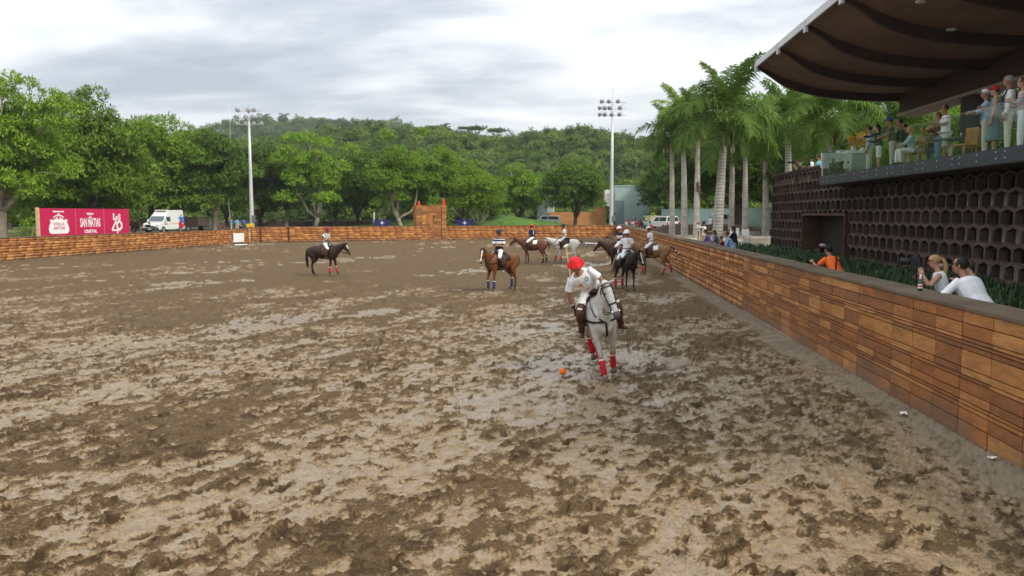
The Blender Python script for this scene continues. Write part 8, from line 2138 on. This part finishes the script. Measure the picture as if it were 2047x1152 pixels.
person('woman in white trousers and patterned blouse at the right edge of the balcony', ter(2040, 10.75), R(155), mat('blush_print', (0.55, 0.40, 0.40), 0.9, 0.6, 22), 'rolled', WHITE, skin='l', hair='brown', arms='clap', h=1.70, female=True, legs='cross', group=G_T2, voxel=0.016, face=True)
# garments worn over the shirts of two guests
for o in list(bpy.data.objects):
    lb = o.get('label', '')
    if lb.startswith('tall grey haired man') or lb.startswith('man in white cap'):
        bm = BM(); s_ = 1.07 if lb.startswith('tall') else 1.0; z0 = 0.93 * s_ * (1.0)
        base = z0 * (1.86 / 1.74 if lb.startswith('tall') else 1.0) / s_
        m_ = navy_c if lb.startswith('tall') else cl('dark_waistcoat', (0.05, 0.05, 0.06))
        for sg in (1, -1):
            tube(bm, [V3(-0.05, sg * 0.10, base + 0.50 * s_), V3(0.08, sg * 0.12, base + 0.46 * s_), V3(0.145, sg * 0.10, base + 0.33 * s_), V3(0.15, sg * 0.10, base + 0.12 * s_), V3(0.145, sg * 0.10, base - 0.02)], [(0.07, 0.02), (0.08, 0.02), (0.065, 0.018), (0.055, 0.016), (0.05, 0.012)], 8, V3(0, 1, 0))
        tube(bm, [V3(-0.13, 0, base + 0.46 * s_), V3(-0.155, 0, base + 0.30 * s_), V3(-0.14, 0, base + 0.05)], [(0.15, 0.015), (0.16, 0.015), (0.14, 0.012)], 10, V3(0, 1, 0))
        finish(bm, 'jumper' if lb.startswith('tall') else 'waistcoat', m_, o, True)

# ================================================================== fuse pass: turn lofts into single skins
bpy.context.view_layer.update()
dg = bpy.context.evaluated_depsgraph_get()
new = []
for o in DEFER:
    me = bpy.data.meshes.new_from_object(o.evaluated_get(dg), preserve_all_data_layers=False, depsgraph=dg)
    new.append((o, me))
for o, me in new:
    o.modifiers.clear(); old = o.data
    if o in EXTRA:
        bm = bmesh.new(); bm.from_mesh(me); bm.from_mesh(EXTRA[o]); bm.to_mesh(me); bm.free(); bpy.data.meshes.remove(EXTRA[o])
    me.name = o.name.split('.')[0]
    if len(me.materials) == 0:
        for m_ in old.materials: me.materials.append(m_)
    me.polygons.foreach_set('use_smooth', [True] * len(me.polygons))
    o.data = me
    if old.users == 0: bpy.data.meshes.remove(old)
# prints on the shirts, laid onto the cloth
for (who, txt, size, c, nrm, up, m_) in DECALS:
    so = next((ch for ch in who.children if ch.name.startswith('shirt')), None)
    if so is None: continue
    bvh = BVHTree.FromPolygons([v.co for v in so.data.vertices], [list(p.vertices) for p in so.data.polygons])
    nrm = Vector(nrm).normalized(); up = Vector(up); up = (up - nrm * up.dot(nrm)).normalized(); rt = up.cross(nrm)
    if txt in '\u25cf~':
        bm = BM()
        if txt == '\u25cf': bmesh.ops.create_circle(bm, cap_ends=True, segments=20, radius=size * 0.5)
        else:
            bm.faces.new([bm.verts.new((x * size, y * size, 0)) for x, y in ((-0.5, -0.10), (-0.1, -0.05), (0.25, 0.05), (0.5, 0.16), (0.3, 0.18), (0.0, 0.10), (-0.3, 0.02))])
        bmesh.ops.subdivide_edges(bm, edges=bm.edges[:], cuts=2, use_grid_fill=True)
    else:
        bm = text_bm(txt, size, 0.004, 0.0); bmesh.ops.subdivide_edges(bm, edges=bm.edges[:], cuts=1)
    for v in bm.verts:
        o_ = Vector(c) + rt * v.co.x + up * v.co.y + nrm * 0.5
        hit = bvh.ray_cast(o_, -nrm)
        v.co = (hit[0] + nrm * 0.006) if hit[0] is not None else (o_ - nrm * 0.36)
    finish(bm, 'print', m_, so, fixn=False)
for o in bpy.data.objects:
    if '_shirt' in o: del o['_shirt']
# scraps of paper blown against the foot of the barrier
scrap_m = mat('paper', (0.72, 0.70, 0.66), 0.8, 0.1)
for px, py, lb, s_ in ((1983, 918, 'crumpled white scrap on the sand at the foot of the nearest barrier planks', 0.05), (1806, 829, 'folded pale scrap on the sand a few planks before the crumpled one', 0.07), (1436, 602, 'small white scrap lying against the barrier far behind the grey pony', 0.05)):
    q = atz(px, py, 0.02); bm = BM(); rng = np.random.default_rng(int(px))
    n = 5; g = [[bm.verts.new(((i - 2) * s_ * 0.5, (j - 2) * s_ * 0.35, 0.012 + s_ * 0.5 * rng.random())) for j in range(n)] for i in range(n)]
    for i in range(n - 1):
        for j in range(n - 1): bm.faces.new((g[i][j], g[i + 1][j], g[i + 1][j + 1], g[i][j + 1]))
    o = finish(bm, 'paper_scrap', scrap_m, None, False, (q.x, q.y, 0.02), px * 0.7)
    tag(o, lb, 'litter', 'paper scraps along the barrier')

# ================================================================== haze: the humid air that pales the hills
bm = BM(); box(bm, -1300, 1300, -920, 1300, -2.0, 125)
hzm = bpy.data.materials.new('haze_air'); hzm.use_nodes = True; ht = hzm.node_tree; ht.nodes.clear()
ho_ = ht.nodes.new('ShaderNodeOutputMaterial'); hv = ht.nodes.new('ShaderNodeVolumePrincipled')
hv.inputs['Color'].default_value = (0.80, 0.86, 0.92, 1); hv.inputs['Density'].default_value = 0.00022; hv.inputs['Anisotropy'].default_value = 0.2
ht.links.new(hv.outputs[0], ho_.inputs['Volume'])
hz_o = finish(bm, 'haze', hzm); hz_o['kind'] = 'stuff'; hz_o['label'] = 'thin humid haze over the hills'
